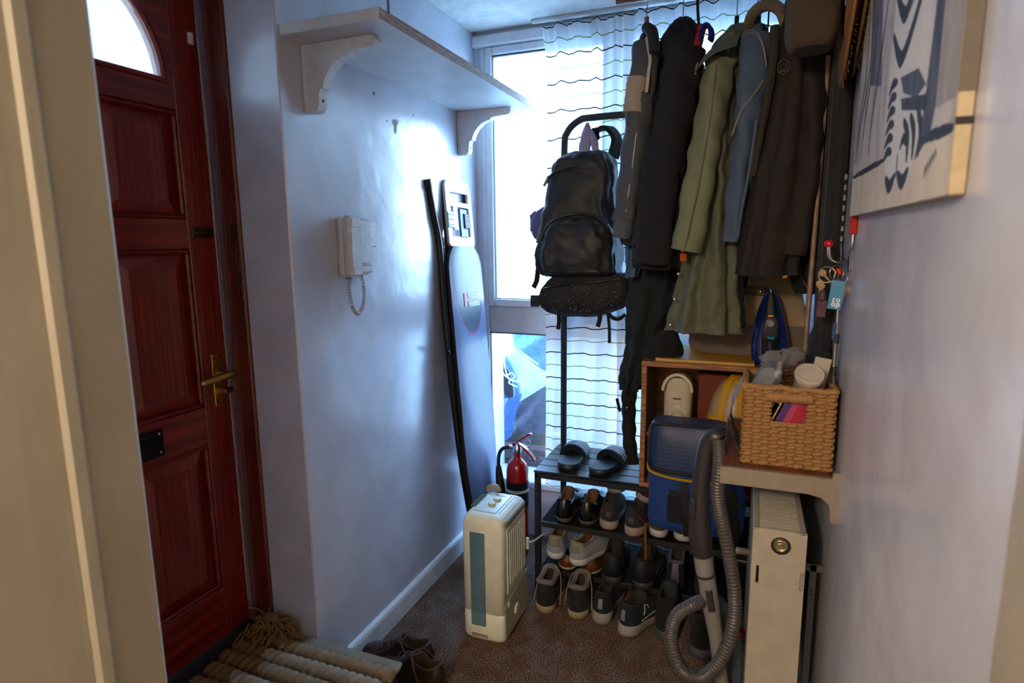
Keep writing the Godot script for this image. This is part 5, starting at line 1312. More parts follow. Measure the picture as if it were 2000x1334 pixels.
	jitter(rr, 0.006, 7.0); loft(s, rr); var ld := part(s, "lid", cloth("cool_blue_dark", Color(0.09, 0.20, 0.40), {"rough": 0.5}), cb)
	var tr := cloth("trim_black", Color(0.045, 0.045, 0.05), {"rough": 0.6})
	part(tube(S(), cr([Vector3(-0.045, 0.851, -2.112), Vector3(-0.16, 0.855, -2.108), Vector3(-0.285, 0.853, -2.11), Vector3(-0.302, 0.83, -2.10), Vector3(-0.305, 0.76, -2.085), Vector3(-0.30, 0.71, -2.082), Vector3(-0.27, 0.695, -2.08), Vector3(-0.16, 0.688, -2.079), Vector3(-0.02, 0.695, -2.08)], 6), 0.0085, 8, true, 0.6), "trim", tr, ld)
	part(tube(S(), cr([Vector3(-0.311, 0.705, -2.115), Vector3(-0.30, 0.688, -2.084), Vector3(-0.26, 0.675, -2.08), Vector3(-0.19, 0.668, -2.079), Vector3(-0.08, 0.668, -2.079)], 6), 0.0055, 6), "piping", cloth("piping_yellow", Color(0.72, 0.58, 0.05)), cb)
	for x in [-0.175, -0.02]:
		part(band(S(), cr([Vector3(x - 0.005, 0.655, -2.082), Vector3(x, 0.60, -2.08), Vector3(x + 0.01, 0.52, -2.082), Vector3(x + 0.013, 0.455, -2.09)], 4), 0.028, 0.005, Vector3(0, 0, 1)), "strap", tr, cb)
	part(band(S(), [Vector3(-0.23, 0.615, -2.083), Vector3(-0.17, 0.608, -2.082), Vector3(0.01, 0.60, -2.083)], 0.016, 0.004, Vector3(0, 0, 1)), "pocket_edge", tr, cb)
	var pk := part(bx(S(), -0.235, -0.165, 0.50, 0.605, -2.092, -2.082, 0.004), "mesh_pocket", cloth("mesh_dark", Color(0.02, 0.06, 0.16)), cb)
	pk.set_meta("label", "dark mesh pocket")

# ---------------------------------------------------------------- right wall
func canvas_picture():
	# striped animal legs in ink wash; coordinates are fractions of the width and of the height
	var W := 400; var H := 410
	var im := Image.create(W, H, false, Image.FORMAT_RGB8)
	var n := FastNoiseLite.new(); n.seed = 11; n.frequency = 0.02; n.fractal_octaves = 3
	var ink := Color(0.15, 0.16, 0.22); var slate := Color(0.30, 0.31, 0.37); var white := Color(0.80, 0.79, 0.78)
	for y in H:
		for x in W:
			var nz := n.get_noise_2d(x * 1.6, y * 0.5)
			var c := Color(0.72, 0.70, 0.69).lerp(Color(0.52, 0.51, 0.53), clampf(nz * 0.9 + 0.1, 0, 0.7))
			if 1.0 - y / float(H) < 0.106: c = Color(0.80, 0.76, 0.69).lerp(Color(0.74, 0.70, 0.65), clampf(nz + 0.4, 0, 1))
			im.set_pixel(x, y, c)
	var fill := func(poly: Array, col: Color, wash: float):
		var pv := PackedVector2Array(poly)
		var lo := pv[0]; var hi := pv[0]
		for p in pv: lo = lo.min(p); hi = hi.max(p)
		for y in range(maxi(0, int((1.0 - hi.y) * H)), mini(H, int((1.0 - lo.y) * H) + 1)):
			for x in range(maxi(0, int(lo.x * W)), mini(W, int(hi.x * W) + 1)):
				if Geometry2D.is_point_in_polygon(Vector2(x / float(W), 1.0 - y / float(H)), pv):
					im.set_pixel(x, y, im.get_pixel(x, y).lerp(col, clampf(1.0 - wash * (0.5 + n.get_noise_2d(x * 2.5, y * 0.8)), 0.15, 1.0)))
	var stroke := func(pts: Array, wd: float, col: Color):
		var cv := cr(pts, 45)
		for i in cv.size():
			var p: Vector2 = cv[i]; var t := i / float(cv.size() - 1)
			var r := wd * W * (0.35 + 0.65 * sin(clampf(t * 0.9 + 0.05, 0, 1) * PI))
			for y in range(int((1.0 - p.y) * H - r), int((1.0 - p.y) * H + r) + 1):
				for x in range(int(p.x * W - r), int(p.x * W + r) + 1):
					if x >= 0 and y >= 0 and x < W and y < H and Vector2(x - p.x * W, y - (1.0 - p.y) * H).length() <= r: im.set_pixel(x, y, im.get_pixel(x, y).lerp(col, 0.9))
	fill.call([Vector2(0.05, 1), Vector2(0.30, 1), Vector2(0.28, 0.5), Vector2(0.355, 0.29), Vector2(0.18, 0.33), Vector2(0.10, 0.6)], slate, 0.45)
	fill.call([Vector2(0.82, 1), Vector2(1, 1), Vector2(1, 0.14), Vector2(0.87, 0.145)], Color(0.55, 0.53, 0.53), 0.3)
	for k in [[0.06, 0.10, 0.02], [0.12, 0.16, 0.05], [0.22, 0.2, 0.12], [0.34, 0.32, 0.24]]:
		stroke.call([Vector2(k[0] + 0.03, 0.55), Vector2(k[1], 0.38), Vector2(k[2] + 0.02, 0.24), Vector2(k[2], 0.15)], 0.008, ink)
	stroke.call([Vector2(0.0, 0.112), Vector2(0.25, 0.111), Vector2(0.48, 0.110)], 0.008, ink)
	stroke.call([Vector2(0.80, 0.106), Vector2(0.92, 0.102), Vector2(1.0, 0.098)], 0.010, ink)
	fill.call([Vector2(0.76, 0.075), Vector2(0.86, 0.105), Vector2(0.88, 0.15), Vector2(0.87, 1.0), Vector2(0.79, 1.0), Vector2(0.78, 0.15)], Color(0.20, 0.22, 0.30), 0.25)
	fill.call([Vector2(0.43, 1.0), Vector2(0.45, 0.45), Vector2(0.452, 0.334), Vector2(0.444, 0.24), Vector2(0.459, 0.14), Vector2(0.50, 0.07), Vector2(0.53, 0.056), Vector2(0.604, 0.056), Vector2(0.678, 0.045), Vector2(0.737, 0.052), Vector2(0.765, 0.08), Vector2(0.80, 0.15), Vector2(0.82, 0.3), Vector2(0.84, 0.5), Vector2(0.82, 1.0)], white, 0.15)
	fill.call([Vector2(0.575, 0.26), Vector2(0.732, 0.242), Vector2(0.80, 0.20), Vector2(0.735, 0.19), Vector2(0.617, 0.222)], Color(0.18, 0.21, 0.30), 0.3)
	fill.call([Vector2(0.597, 0.215), Vector2(0.82, 0.180), Vector2(0.817, 0.154), Vector2(0.615, 0.19)], ink, 0.15)
	fill.call([Vector2(0.56, 0.36), Vector2(0.66, 0.39), Vector2(0.70, 0.43), Vector2(0.60, 0.37)], Color(0.30, 0.44, 0.58), 0.2)
	for k in 7:
		var b := 0.30 + k * 0.085
		stroke.call([Vector2(0.46, b + 0.07), Vector2(0.53, b + 0.015), Vector2(0.58, b), Vector2(0.67, b + 0.05), Vector2(0.78, b + 0.14)], 0.017, ink)
	for k in 6:
		var b := 0.11 + k * 0.028
		stroke.call([Vector2(0.465, b), Vector2(0.50, b + 0.013), Vector2(0.545, b + 0.008)], 0.011, ink)
	for k in 3: stroke.call([Vector2(0.645 + k * 0.055, 0.165), Vector2(0.69 + k * 0.05, 0.13), Vector2(0.70 + k * 0.045, 0.085)], 0.013, ink)
	stroke.call([Vector2(0.63, 0.115), Vector2(0.655, 0.13), Vector2(0.69, 0.115)], 0.010, ink)
	for q in [0.555, 0.675]: stroke.call([Vector2(q - 0.05, 0.066), Vector2(q, 0.046), Vector2(q + 0.045, 0.064)], 0.015, ink)
	stroke.call([Vector2(0.61, 0.06), Vector2(0.615, 0.085), Vector2(0.61, 0.105)], 0.006, slate)
	for k in 5: stroke.call([Vector2(0.845 + k * 0.014, 0.036 + k * 0.006), Vector2(0.852 + k * 0.014, 0.056 + k * 0.005), Vector2(0.860 + k * 0.014, 0.04 + k * 0.006)], 0.0035, Color(0.40, 0.38, 0.38))
	var m := StandardMaterial3D.new(); m.resource_name = "painted_canvas"; m.albedo_texture = tex(im); m.roughness = 0.75; m.cull_mode = BaseMaterial3D.CULL_DISABLED
	var c := thing("canvas_picture", "canvas painting of striped animal legs hanging on the right wall", "picture", Vector3(XR, 1.545, -1.25))
	var x := 0.211; var z0 := -1.636; var z1 := -0.866; var y0 := 1.547; var y1 := 2.34
	var st := S(); st.set_smooth_group(-1)
	for e in [[z0, y0, 0, 1], [z1, y1, 1, 0], [z1, y0, 1, 1], [z0, y0, 0, 1], [z0, y1, 0, 0], [z1, y1, 1, 0]]:
		st.set_uv(Vector2(e[2], e[3])); st.add_vertex(Vector3(x - 0.0006, e[1], e[0]))
	part(st, "painted_face", m, c)
	var sd := mat("canvas_edge", Color(0.70, 0.64, 0.53), 0.8, {"tex": T.cloud, "scale": 5.0, "bump": T.weave, "bh": 0.05})
	part(bx(S(), x, XR - 0.001, y0, y1, z0, z1, 0.002), "stretched_canvas", sd, c)
	part(bx(S(), x + 0.0005, XR - 0.0015, y0 + 0.115, y1 - 0.001, z1 - 0.001, z1 + 0.0006), "painted_edge", mat("edge_brown_grey", Color(0.40, 0.37, 0.34), 0.8, {"tex": T.cloud, "scale": 7.0}), c)
	part(bx(S(), x + 0.0005, XR - 0.0015, y0 + 0.079, y0 + 0.088, z1 - 0.001, z1 + 0.0007), "painted_line", mat("edge_ink", Color(0.12, 0.12, 0.14), 0.7), c)

func woven_face(st: SurfaceTool, o: Vector3, u: Vector3, v: Vector3, nrm: Vector3, w: float, h: float, cols: int, rws: int, hole := []):
	var un := u.normalized(); var vn := v.normalized()
	var bs := Basis(un, vn, nrm)
	for i in rws:
		for j in cols:
			var a := (j + 0.5) / cols * w; var b := (i + 0.5) / rws * h
			if hole and a > hole[0] and a < hole[1] and b > hole[2] and b < hole[3]: continue
			var over := (i + j) % 2 == 0
			var cc := o + un * (a + rng.randf_range(-0.001, 0.001)) + vn * (b + 0.0008 * sin(j * 2.0 + i)) + nrm * (0.0028 if over else -0.0012)
			sphere(st, cc, Vector3(w / cols * 0.72, h / rws * 0.62, 0.0048), 8, bs.rotated(nrm, 0.16 if over else -0.12))

func right_wall_things():
	canvas_picture()
	# wooden shelf on beige steel brackets
	var sf := thing("bracket_shelf", "small wooden shelf on a beige metal bracket above the radiator", "shelf", Vector3(XR, 0.87, -1.84))
	part(bx(S(), -0.046, 0.212, 0.893, 0.912, -2.08, -1.607, 0.002), "board", mat("shelf_wood", Color(0.50, 0.30, 0.16), 0.45, {"tex": T.wood, "scale": 3.0}), sf)
	var be := mat("beige_metal", Color(0.60, 0.55, 0.50), 0.42, {"metal": 0.35, "tex": T.cloud, "scale": 5.0})
	for z in [-1.60, -2.07]:
		part(extrude(S(), [Vector2(-0.048, 0.868), Vector2(0.16, 0.868), Vector2(0.19, 0.862), Vector2(0.21, 0.845), Vector2(0.215, 0.80), Vector2(0.23, 0.80), Vector2(0.23, 0.93), Vector2(0.215, 0.93), Vector2(0.212, 0.913), Vector2(-0.048, 0.913)], 0.014, Transform3D(Basis(), Vector3(0, 0, z))), "bracket", be, sf)
	# woven basket
	var b := thing("woven_basket", "honey coloured woven basket with a handle slot on the wooden shelf", "basket", Vector3(0.11, 0.912, -1.74))
	var st := mat("water_hyacinth", Color(0.66, 0.48, 0.28), 0.7, {"tex": T.speck, "scale": 20.0, "world": false})
	var x0 := 0.004; var x1 := 0.212; var z0 := -1.84; var z1 := -1.645; var y0 := 0.914; var h := 0.2
	var s := S(); woven_face(s, Vector3(x0, y0, z1), Vector3.RIGHT, Vector3.UP, Vector3.BACK, x1 - x0, h, 10, 21, [0.055, 0.152, 0.118, 0.168])
	part(s, "woven_front", st, b, "", "stuff")
	s = S(); woven_face(s, Vector3(x0, y0, z0), Vector3.BACK, Vector3.UP, Vector3.LEFT, z1 - z0, h, 9, 21); part(s, "woven_side", st, b, "", "stuff")
	s = S(); woven_face(s, Vector3(x1, y0, z1), Vector3.FORWARD, Vector3.UP, Vector3.RIGHT, z1 - z0, h, 9, 21); part(s, "woven_side", st, b, "", "stuff")
	s = S(); woven_face(s, Vector3(x1, y0, z0), Vector3.LEFT, Vector3.UP, Vector3.FORWARD, x1 - x0, h, 10, 21); part(s, "woven_back", st, b, "", "stuff")
	part(bx(S(), x0, x1, y0 - 0.002, y0 + 0.006, z0, z1), "base", st, b)
	var inn := st
	s = S()
	bx(s, x0, x0 + 0.002, y0, y0 + h, z0, z1); bx(s, x1 - 0.002, x1, y0, y0 + h, z0, z1); bx(s, x0, x1, y0, y0 + h, z0, z0 + 0.002)
	bx(s, x0, x0 + 0.055, y0, y0 + h, z1 - 0.002, z1); bx(s, x0 + 0.152, x1, y0, y0 + h, z1 - 0.002, z1); bx(s, x0 + 0.055, x0 + 0.152, y0, y0 + 0.118, z1 - 0.002, z1)
	part(s, "core", inn, b)
	for q in [[Vector3(x0, 0, z1), Vector3(x1, 0, z1)], [Vector3(x1, 0, z1), Vector3(x1, 0, z0)], [Vector3(x1, 0, z0), Vector3(x0, 0, z0)], [Vector3(x0, 0, z0), Vector3(x0, 0, z1)]]:
		var pts := []; var rad := []
		for i in 41:
			var p: Vector3 = q[0].lerp(q[1], i / 40.0)
			pts.append(Vector3(p.x, y0 + h + 0.006 + 0.002 * sin(i * 0.5), p.z)); rad.append(0.0085 + 0.0016 * sin(i * 2.1))
		part(tube(S(), pts, rad, 8), "rim", st, b)
	var hp := []; var hr := []
	for i in 33: hp.append(Vector3(lerpf(x0 + 0.05, x0 + 0.157, i / 32.0), y0 + 0.184, z1 + 0.003)); hr.append(0.014 + 0.0013 * sin(i * 1.9))
	part(tube(S(), hp, hr, 8), "handle_wrap", st, b)
	# white crocheted cloth hanging over its side
	var cl := thing("crochet_cloth", "lilac white crocheted cloth draped down the basket side", "cloth", Vector3(-0.01, 0.92, -1.74))
	s = S(); var cr3 := []
	for i in 25:
		var v := i / 24.0
		var row := []
		for j in 17:
			var u := j / 16.0
			row.append(Vector3(x0 - 0.010 - 0.026 * sin(v * PI) - 0.003 * sin(u * 40.0) * sin(v * 60.0), lerpf(1.115, 0.935, v), lerpf(-1.80, -1.66, u)))
		cr3.append(row)
	rows(s, cr3, false); part(s, "crochet", cloth("crochet_white", Color(0.82, 0.80, 0.86), {"bump": T.grain, "bh": 0.6}), cl)
	# things in the basket
	var tp := thing("grey_tub", "grey plastic tub with a pale band lying in the basket", "tub", Vector3(0.05, 1.08, -1.70))
	var gp := plastic("tub_grey", Color(0.46, 0.47, 0.50), 0.35)
	var tbs := Basis(Vector3.BACK, -0.45) * Basis(Vector3.RIGHT, 0.25)
	part(box(S(), Vector3(0.052, 1.125, -1.70), Vector3(0.055, 0.10, 0.07), 0.015, tbs), "body", gp, tp)
	part(box(S(), Vector3(0.066, 1.127, -1.70), Vector3(0.016, 0.102, 0.072), 0.008, tbs), "band", plastic("band_pale", Color(0.62, 0.61, 0.60), 0.4), tp)
	var pot := thing("lidded_pot", "pale grey plastic pot with a round ribbed lid in the basket", "pot", Vector3(0.142, 1.08, -1.70))
	var pb := Transform3D(Basis(Vector3.BACK, -0.12) * Basis(Vector3.RIGHT, 0.62), Vector3(0.142, 1.085, -1.705))
	part(lathe(S(), [[0.026, 0.0], [0.029, 0.01], [0.031, 0.085]], 24, pb), "body", plastic("pot_grey", Color(0.56, 0.54, 0.53), 0.4), pot)
	var plid := part(lathe(S(), [[0.034, 0.082], [0.035, 0.086], [0.035, 0.095], [0.034, 0.0968]], 28, pb), "lid", plastic("lid_pale", Color(0.70, 0.66, 0.62), 0.4), pot)
	part(lathe(S(), [[0.034, 0.0965], [0.0335, 0.0985], [0.029, 0.0992], [0.0285, 0.0965]], 28, pb, false), "lid_rim", plastic("lid_pale", Color(0.70, 0.66, 0.62), 0.4), plid)
	var bagm := mat("clear_wrap", Color(0.72, 0.70, 0.72), 0.3, {"tex": T.cloud, "scale": 30.0, "bump": T.grain, "bh": 0.6, "world": false})
	for q in [[Vector3(0.075, 1.165, -1.785), Vector3(0.035, 0.028, 0.03), "crumpled clear plastic packet behind the grey tub"], [Vector3(0.118, 1.178, -1.80), Vector3(0.03, 0.024, 0.025), "crumpled clear plastic packet behind the lidded pot"]]:
		var pk := thing("plastic_packet", q[2], "packet", q[0], "crumpled packets in the basket")
		s = S(); var r2 := []
		for i in 9:
			var a := PI * clampf(i / 8.0, 0.03, 0.97)
			r2.append(oval(q[0] + Vector3(0, cos(a) * q[1].y, 0), sin(a) * q[1].x, sin(a) * q[1].z, 20))
		jitter(r2, 0.022, 40.0); loft(s, r2); part(s, "wrapper", bagm, pk)
	var fill := thing("cloth_bundle", "bundle of folded cloths filling the middle of the basket", "cloths", Vector3(0.1, 0.93, -1.75))
	part(box(S(), Vector3(0.108, 1.0, -1.755), Vector3(0.18, 0.15, 0.15), 0.03), "bundle", cloth("bundle_grey", Color(0.35, 0.33, 0.34)), fill)
	var cd := thing("white_card", "white folded card standing in the corner of the basket", "card", Vector3(0.185, 1.08, -1.76))
	part(box(S(), Vector3(0.183, 1.13, -1.76), Vector3(0.04, 0.11, 0.004), 0.001, Basis(Vector3.BACK, -0.16)), "sheet", mat("card_white", Color(0.70, 0.66, 0.60), 0.7), cd)
	var pp := thing("printed_packet", "pink and purple printed packet seen through the basket handle", "packet", Vector3(0.108, 0.99, -1.665))
	part(box(S(), Vector3(0.108, 1.045, -1.664), Vector3(0.12, 0.09, 0.016), 0.004, Basis(Vector3.BACK, 0.1)), "wrapper", mat("packet_pink", Color(0.62, 0.20, 0.38), 0.4), pp)
	for q in [[0.062, 0.026, Color(0.10, 0.16, 0.34)], [0.075, 0.02, Color(0.66, 0.56, 0.42)], [0.092, 0.022, Color(0.26, 0.14, 0.40)], [0.135, 0.026, Color(0.60, 0.05, 0.18)]]:
		part(box(S(), Vector3(q[0], 1.05, -1.6555), Vector3(q[1], 0.07, 0.0012), 0.0, Basis(Vector3.BACK, -0.4)), "print_patch", mat("packet_%d" % int(q[0] * 1000), q[2], 0.4), pp)
	# pale pole leaning in the corner of the shelf
	var po := thing("pale_pole", "slim pale wooden pole standing on the shelf behind the basket", "pole", Vector3(0.166, 0.912, -2.0))
	part(tube(S(), [Vector3(0.163, 0.913, -2.0), Vector3(0.168, 1.4, -2.0), Vector3(0.173, 2.0, -2.0)], 0.0075, 10), "shaft", mat("pole_pale", Color(0.60, 0.50, 0.42), 0.5, {"tex": T.wood, "scale": 8.0}), po)
	part(lathe(S(), [[0.009, 0], [0.009, 0.03], [0.008, 0.034]], 10, Transform3D(Basis(), Vector3(0.163, 0.913, -2.0))), "end_cap", plastic("cap_black", Color(0.03, 0.03, 0.03)), po)
	# dark garment bag on the wall
	var gb := thing("garment_bag", "long black garment bag hanging flat against the right wall", "garment bag", Vector3(0.205, 1.2, -1.95))
	s = S(); var rr := []
	for q in [[1.19, 0.012, 0.10], [1.20, 0.02, 0.115], [1.4, 0.023, 0.12], [1.7, 0.023, 0.12], [1.95, 0.022, 0.11], [2.06, 0.016, 0.08], [2.10, 0.008, 0.03]]:
		rr.append(oval(Vector3(0.204, q[0], -1.945), q[1], q[2], 40, 3.0, 0.0015, 7, q[0] * 5))
	loft(s, rr); part(s, "bag", cloth("garment_black", Color(0.10, 0.097, 0.10)), gb)
	part(tube(S(), [Vector3(0.204, 2.09, -1.945), Vector3(0.21, 2.14, -1.945), Vector3(XR, 2.15, -1.945)], 0.003, 6), "hook", mat("hook_wire", Color(0.6, 0.6, 0.62), 0.3, {"metal": 1.0}), gb)
	part(tube(S(), cr([Vector3(0.182, 2.03, -1.885), Vector3(0.18, 1.7, -1.88), Vector3(0.181, 1.25, -1.885)], 5), 0.002, 5), "zip", cloth("zip_tape", Color(0.07, 0.075, 0.085), {"rough": 0.4}), gb)
	var nb := thing("navy_bag", "dark navy cloth bag hanging behind the keys", "bag", Vector3(0.19, 1.0, -1.9))
	s = S(); rr = []
	for q in [[0.99, 0.02, 0.07], [1.02, 0.03, 0.085], [1.12, 0.032, 0.09], [1.22, 0.026, 0.08], [1.27, 0.01, 0.05]]: rr.append(oval(Vector3(0.198, q[0], -1.93), q[1], q[2], 30, 2.6, 0.002, 6, q[0] * 6))
	loft(s, rr); part(s, "pouch", cloth("navy_cloth", Color(0.07, 0.08, 0.14)), nb)
	part(band(S(), [Vector3(0.205, 1.26, -1.93), Vector3(0.22, 1.40, -1.935), Vector3(0.226, 1.55, -1.94)], 0.02, 0.004, Vector3(1, 0, 0)), "strap", cloth("navy_cloth", Color(0.07, 0.08, 0.14)), nb)
	# hats on wall pegs
	var pg := thing("wall_pegs", "wooden pegs on the right wall that carry the hats", "pegs", Vector3(XR, 2.12, -1.74))
	for z in [-1.66, -1.79]: part(tube(S(), [Vector3(XR, 2.12, z), Vector3(0.15, 2.12, z), Vector3(0.05, 2.135, z)], 0.009, 10), "peg", mat("dowel_wood", Color(0.72, 0.50, 0.33), 0.55), pg)
	var tw := thing("tweed_hat", "brown tweed hat hanging above the linen bag", "hat", Vector3(0.112, 1.955, -1.76))
	var twm := cloth("tweed_brown", Color(0.30, 0.235, 0.19), {"tex": T.speck, "scale": 22.0, "bump": T.weave, "bh": 0.12})
	s = S(); rr = []
	for q in [[1.957, 0.042, 0.05], [1.962, 0.05, 0.058], [1.975, 0.057, 0.066], [2.0, 0.061, 0.07], [2.06, 0.062, 0.072], [2.12, 0.061, 0.072], [2.16, 0.064, 0.078]]:
		rr.append(oval(Vector3(0.113, q[0], -1.765), q[1], q[2], 44, 2.8, 0.0015, 5, q[0] * 5))
	loft(s, rr, true, false); part(s, "crown", twm, tw)
	s = S(); rr = []
	for q in [[2.152, 0.063, 0.076], [2.156, 0.068, 0.082], [2.172, 0.069, 0.083], [2.178, 0.064, 0.078]]: rr.append(oval(Vector3(0.113, q[0], -1.765), q[1], q[2], 40, 2.8))
	loft(s, rr, false, false); part(s, "band", twm, tw)
	for q in [[0.183, 2.035, -1.70, 0.172, "golden straw hat with frayed brim hanging beside the tweed hat", Color(0.56, 0.36, 0.13)], [0.207, 2.05, -1.72, 0.165, "darker straw hat hanging against the wall behind the golden one", Color(0.40, 0.29, 0.13)]]:
		var sh := thing("straw_hat", q[4], "hat", Vector3(q[0], q[1] - q[3], q[2]), "straw hats on the wall pegs")
		var sm := mat("straw_%d" % int(q[0] * 1000), q[5], 0.75, {"tex": T.speck, "scale": 18.0, "bump": T.weave, "bh": 0.1, "world": false})
		s = S(); rr = []
		for k in [[0.075, 0.0], [0.10, 0.002], [0.14, 0.004], [q[3], 0.0], [q[3] + 0.002, -0.003], [q[3] - 0.001, -0.006], [0.14, -0.003], [0.10, -0.004], [0.075, -0.006]]:
			var ring := []
			for j in 56:
				var a := TAU * j / 56
				ring.append(Vector3(q[0] + k[1] + 0.006 * sin(2.0 * a) * k[0] / 0.17, q[1] + sin(a) * k[0], q[2] + cos(a) * k[0]))
			rr.append(ring)
		rows(s, rr, true); part(s, "brim", sm, sh)
		s = S(); rr = []
		for k in [[0.076, 0.0], [0.074, 0.012], [0.066, 0.018], [0.04, 0.0195], [0.005, 0.02]]:
			var ring := []
			for j in 36: ring.append(Vector3(q[0] + minf(k[1], XR - q[0] - 0.002), q[1] + sin(TAU * j / 36) * k[0], q[2] + cos(TAU * j / 36) * k[0]))
			rr.append(ring)
		loft(s, rr, false, true); part(s, "crown", sm, sh)
		s = S()
		for j in 90:
			var a := TAU * j / 90 + rng.randf() * 0.03
			var e := Vector3(q[0] + rng.randf_range(-0.004, 0.004), q[1] + sin(a) * (q[3] + rng.randf_range(0.004, 0.012)), q[2] + cos(a) * (q[3] + rng.randf_range(0.004, 0.012)))
			tube(s, [Vector3(q[0] - 0.001, q[1] + sin(a) * (q[3] - 0.004), q[2] + cos(a) * (q[3] - 0.004)), e], 0.0008, 4)
		part(s, "fringe", sm, sh, "", "stuff")
	keys_and_hooks()

func keys_and_hooks():
	var chrome := mat("key_steel", Color(0.62, 0.60, 0.57), 0.28, {"metal": 1.0})
	var hk := thing("wall_hook", "chrome double wall hook with pink-red ball ends", "hook", Vector3(XR, 1.40, -1.72))
	part(bx(S(), XR - 0.004, XR, 1.415, 1.47, -1.732, -1.708, 0.0015), "back_plate", chrome, hk)
	for k in 2:
		var z := -1.705 - k * 0.04
		part(tube(S(), cr([Vector3(XR - 0.002, 1.46, -1.72), Vector3(XR - 0.012, 1.445, -1.72 + (z + 1.72) * 0.4), Vector3(XR - 0.03, 1.437, z), Vector3(XR - 0.046, 1.448, z), Vector3(XR - 0.05, 1.475, z)], 5), 0.0028, 8), "prong", chrome, hk)
		part(sphere(S(), Vector3(XR - 0.051, 1.483, z), Vector3(0.009, 0.009, 0.009), 14), "ball", mat("ball_red", Color(0.72, 0.05, 0.13), 0.3), hk, "pink-red ball end")
	# lanyards above
	var la := thing("orange_lanyard", "orange lanyard end hanging just below the canvas picture", "lanyard", Vector3(XR - 0.01, 1.49, -1.68))
	part(box(S(), Vector3(XR - 0.008, 1.565, -1.655), Vector3(0.014, 0.12, 0.022), 0.002), "webbing", cloth("lanyard_orange", Color(0.75, 0.13, 0.02)), la)
	for z in [-1.648, -1.662]: part(tube(S(), cr([Vector3(XR - 0.008, 1.506, z), Vector3(XR - 0.009, 1.47, z), Vector3(XR - 0.014, 1.445, z - 0.03)], 4), 0.0022, 6), "clip_wire", chrome, la)
	var ls := thing("striped_lanyard", "black and white striped lanyard beside the orange one", "lanyard", Vector3(XR - 0.02, 1.44, -1.72))
	for i in 13:
		part(box(S(), Vector3(XR - 0.022, 1.645 - i * 0.0125, -1.735), Vector3(0.003, 0.013, 0.022), 0.0, Basis(Vector3.RIGHT, 0.0)), "stripe", cloth("stripe_black" if i % 2 else "stripe_pale", Color(0.02, 0.02, 0.02) if i % 2 else Color(0.62, 0.6, 0.58)), ls)
	part(band(S(), [Vector3(XR - 0.022, 1.485, -1.735), Vector3(XR - 0.02, 1.46, -1.735), Vector3(XR - 0.018, 1.41, -1.737)], 0.016, 0.0025, Vector3(1, 0, 0)), "tail", cloth("lanyard_grey", Color(0.40, 0.38, 0.37)), ls)
	# key rings
	var ring := func(c: Vector3, r: float, yaw: float) -> SurfaceTool:
		var p := []
		for j in 25: p.append(c + Vector3(cos(TAU * j / 24) * r, sin(TAU * j / 24) * r, 0).rotated(Vector3.UP, yaw))
		return tube(S(), p, 0.0016, 6, false)
	var kr := thing("key_bunch", "bunch of keys and fobs on steel rings hung on the wall hook", "keys", Vector3(XR - 0.035, 1.30, -1.72))
	part(ring.call(Vector3(XR - 0.03, 1.412, -1.705), 0.018, 0.4), "split_ring", chrome, kr)
	part(ring.call(Vector3(XR - 0.048, 1.405, -1.735), 0.02, -0.3), "split_ring", chrome, kr)
	part(ring.call(Vector3(XR - 0.018, 1.40, -1.72), 0.016, 0.2), "split_ring", chrome, kr)
	for q in [[-0.056, 1.365, -1.735, 0.3], [-0.062, 1.37, -1.73, 0.1], [-0.008, 1.36, -1.715, -0.2], [-0.05, 1.40, -1.742, 0.7]]:
		var s := S(); var bs := Basis(Vector3.BACK, q[3])
		var c := Vector3(XR + q[0], q[1], q[2])
		lathe(s, [[0.009, -0.001], [0.009, 0.001]], 14, Transform3D(bs * Basis(Vector3.RIGHT, PI / 2), c + bs * Vector3(0, 0.012, 0)))
		box(s, c + bs * Vector3(0, -0.012, 0), Vector3(0.006, 0.03, 0.0018), 0.0004, bs)
		part(s, "key", mat("key_brass", Color(0.52, 0.44, 0.34), 0.35, {"metal": 0.9}), kr)
	part(box(S(), Vector3(XR - 0.056, 1.352, -1.728), Vector3(0.016, 0.03, 0.012), 0.005), "fob", plastic("fob_smoke", Color(0.30, 0.22, 0.26), 0.2), kr)
	part(box(S(), Vector3(XR - 0.055, 1.318, -1.732), Vector3(0.022, 0.044, 0.003), 0.001, Basis(Vector3.BACK, -0.05)), "purple_tag", plastic("tag_purple", Color(0.28, 0.12, 0.22), 0.4), kr, "dusky purple tag")
	part(box(S(), Vector3(XR - 0.026, 1.415, -1.70), Vector3(0.009, 0.02, 0.009), 0.003, Basis(Vector3.BACK, 0.5)), "orange_clip", plastic("clip_orange", Color(0.78, 0.16, 0.03), 0.35), kr, "orange clip")
	# turquoise card tag
	var tg := thing("loyalty_tag", "turquoise plastic card tag with white rounded lettering on the keys", "tag", Vector3(XR - 0.03, 1.31, -1.70))
	var bs2 := Basis(Vector3.UP, -0.15) * Basis(Vector3.BACK, -0.10)
	part(box(S(), Vector3(XR - 0.028, 1.357, -1.695), Vector3(0.031, 0.072, 0.0016), 0.0006, bs2), "card", plastic("tag_cyan", Color(0.02, 0.46, 0.64), 0.3), tg)
	var wh := mat("tag_white", Color(0.85, 0.88, 0.9), 0.4)
	text("lettering", "co", 0.017, Transform3D(bs2, Vector3(XR - 0.0275, 1.345, -1.6935)), wh, tg)
	text("lettering", "op", 0.017, Transform3D(bs2, Vector3(XR - 0.0285, 1.334, -1.6935)), wh, tg)
	part(tube(S(), cr([Vector3(XR - 0.026, 1.386, -1.694), Vector3(XR - 0.026, 1.40, -1.70), Vector3(XR - 0.027, 1.42, -1.705)], 4), 0.0012, 5), "loop", chrome, tg)
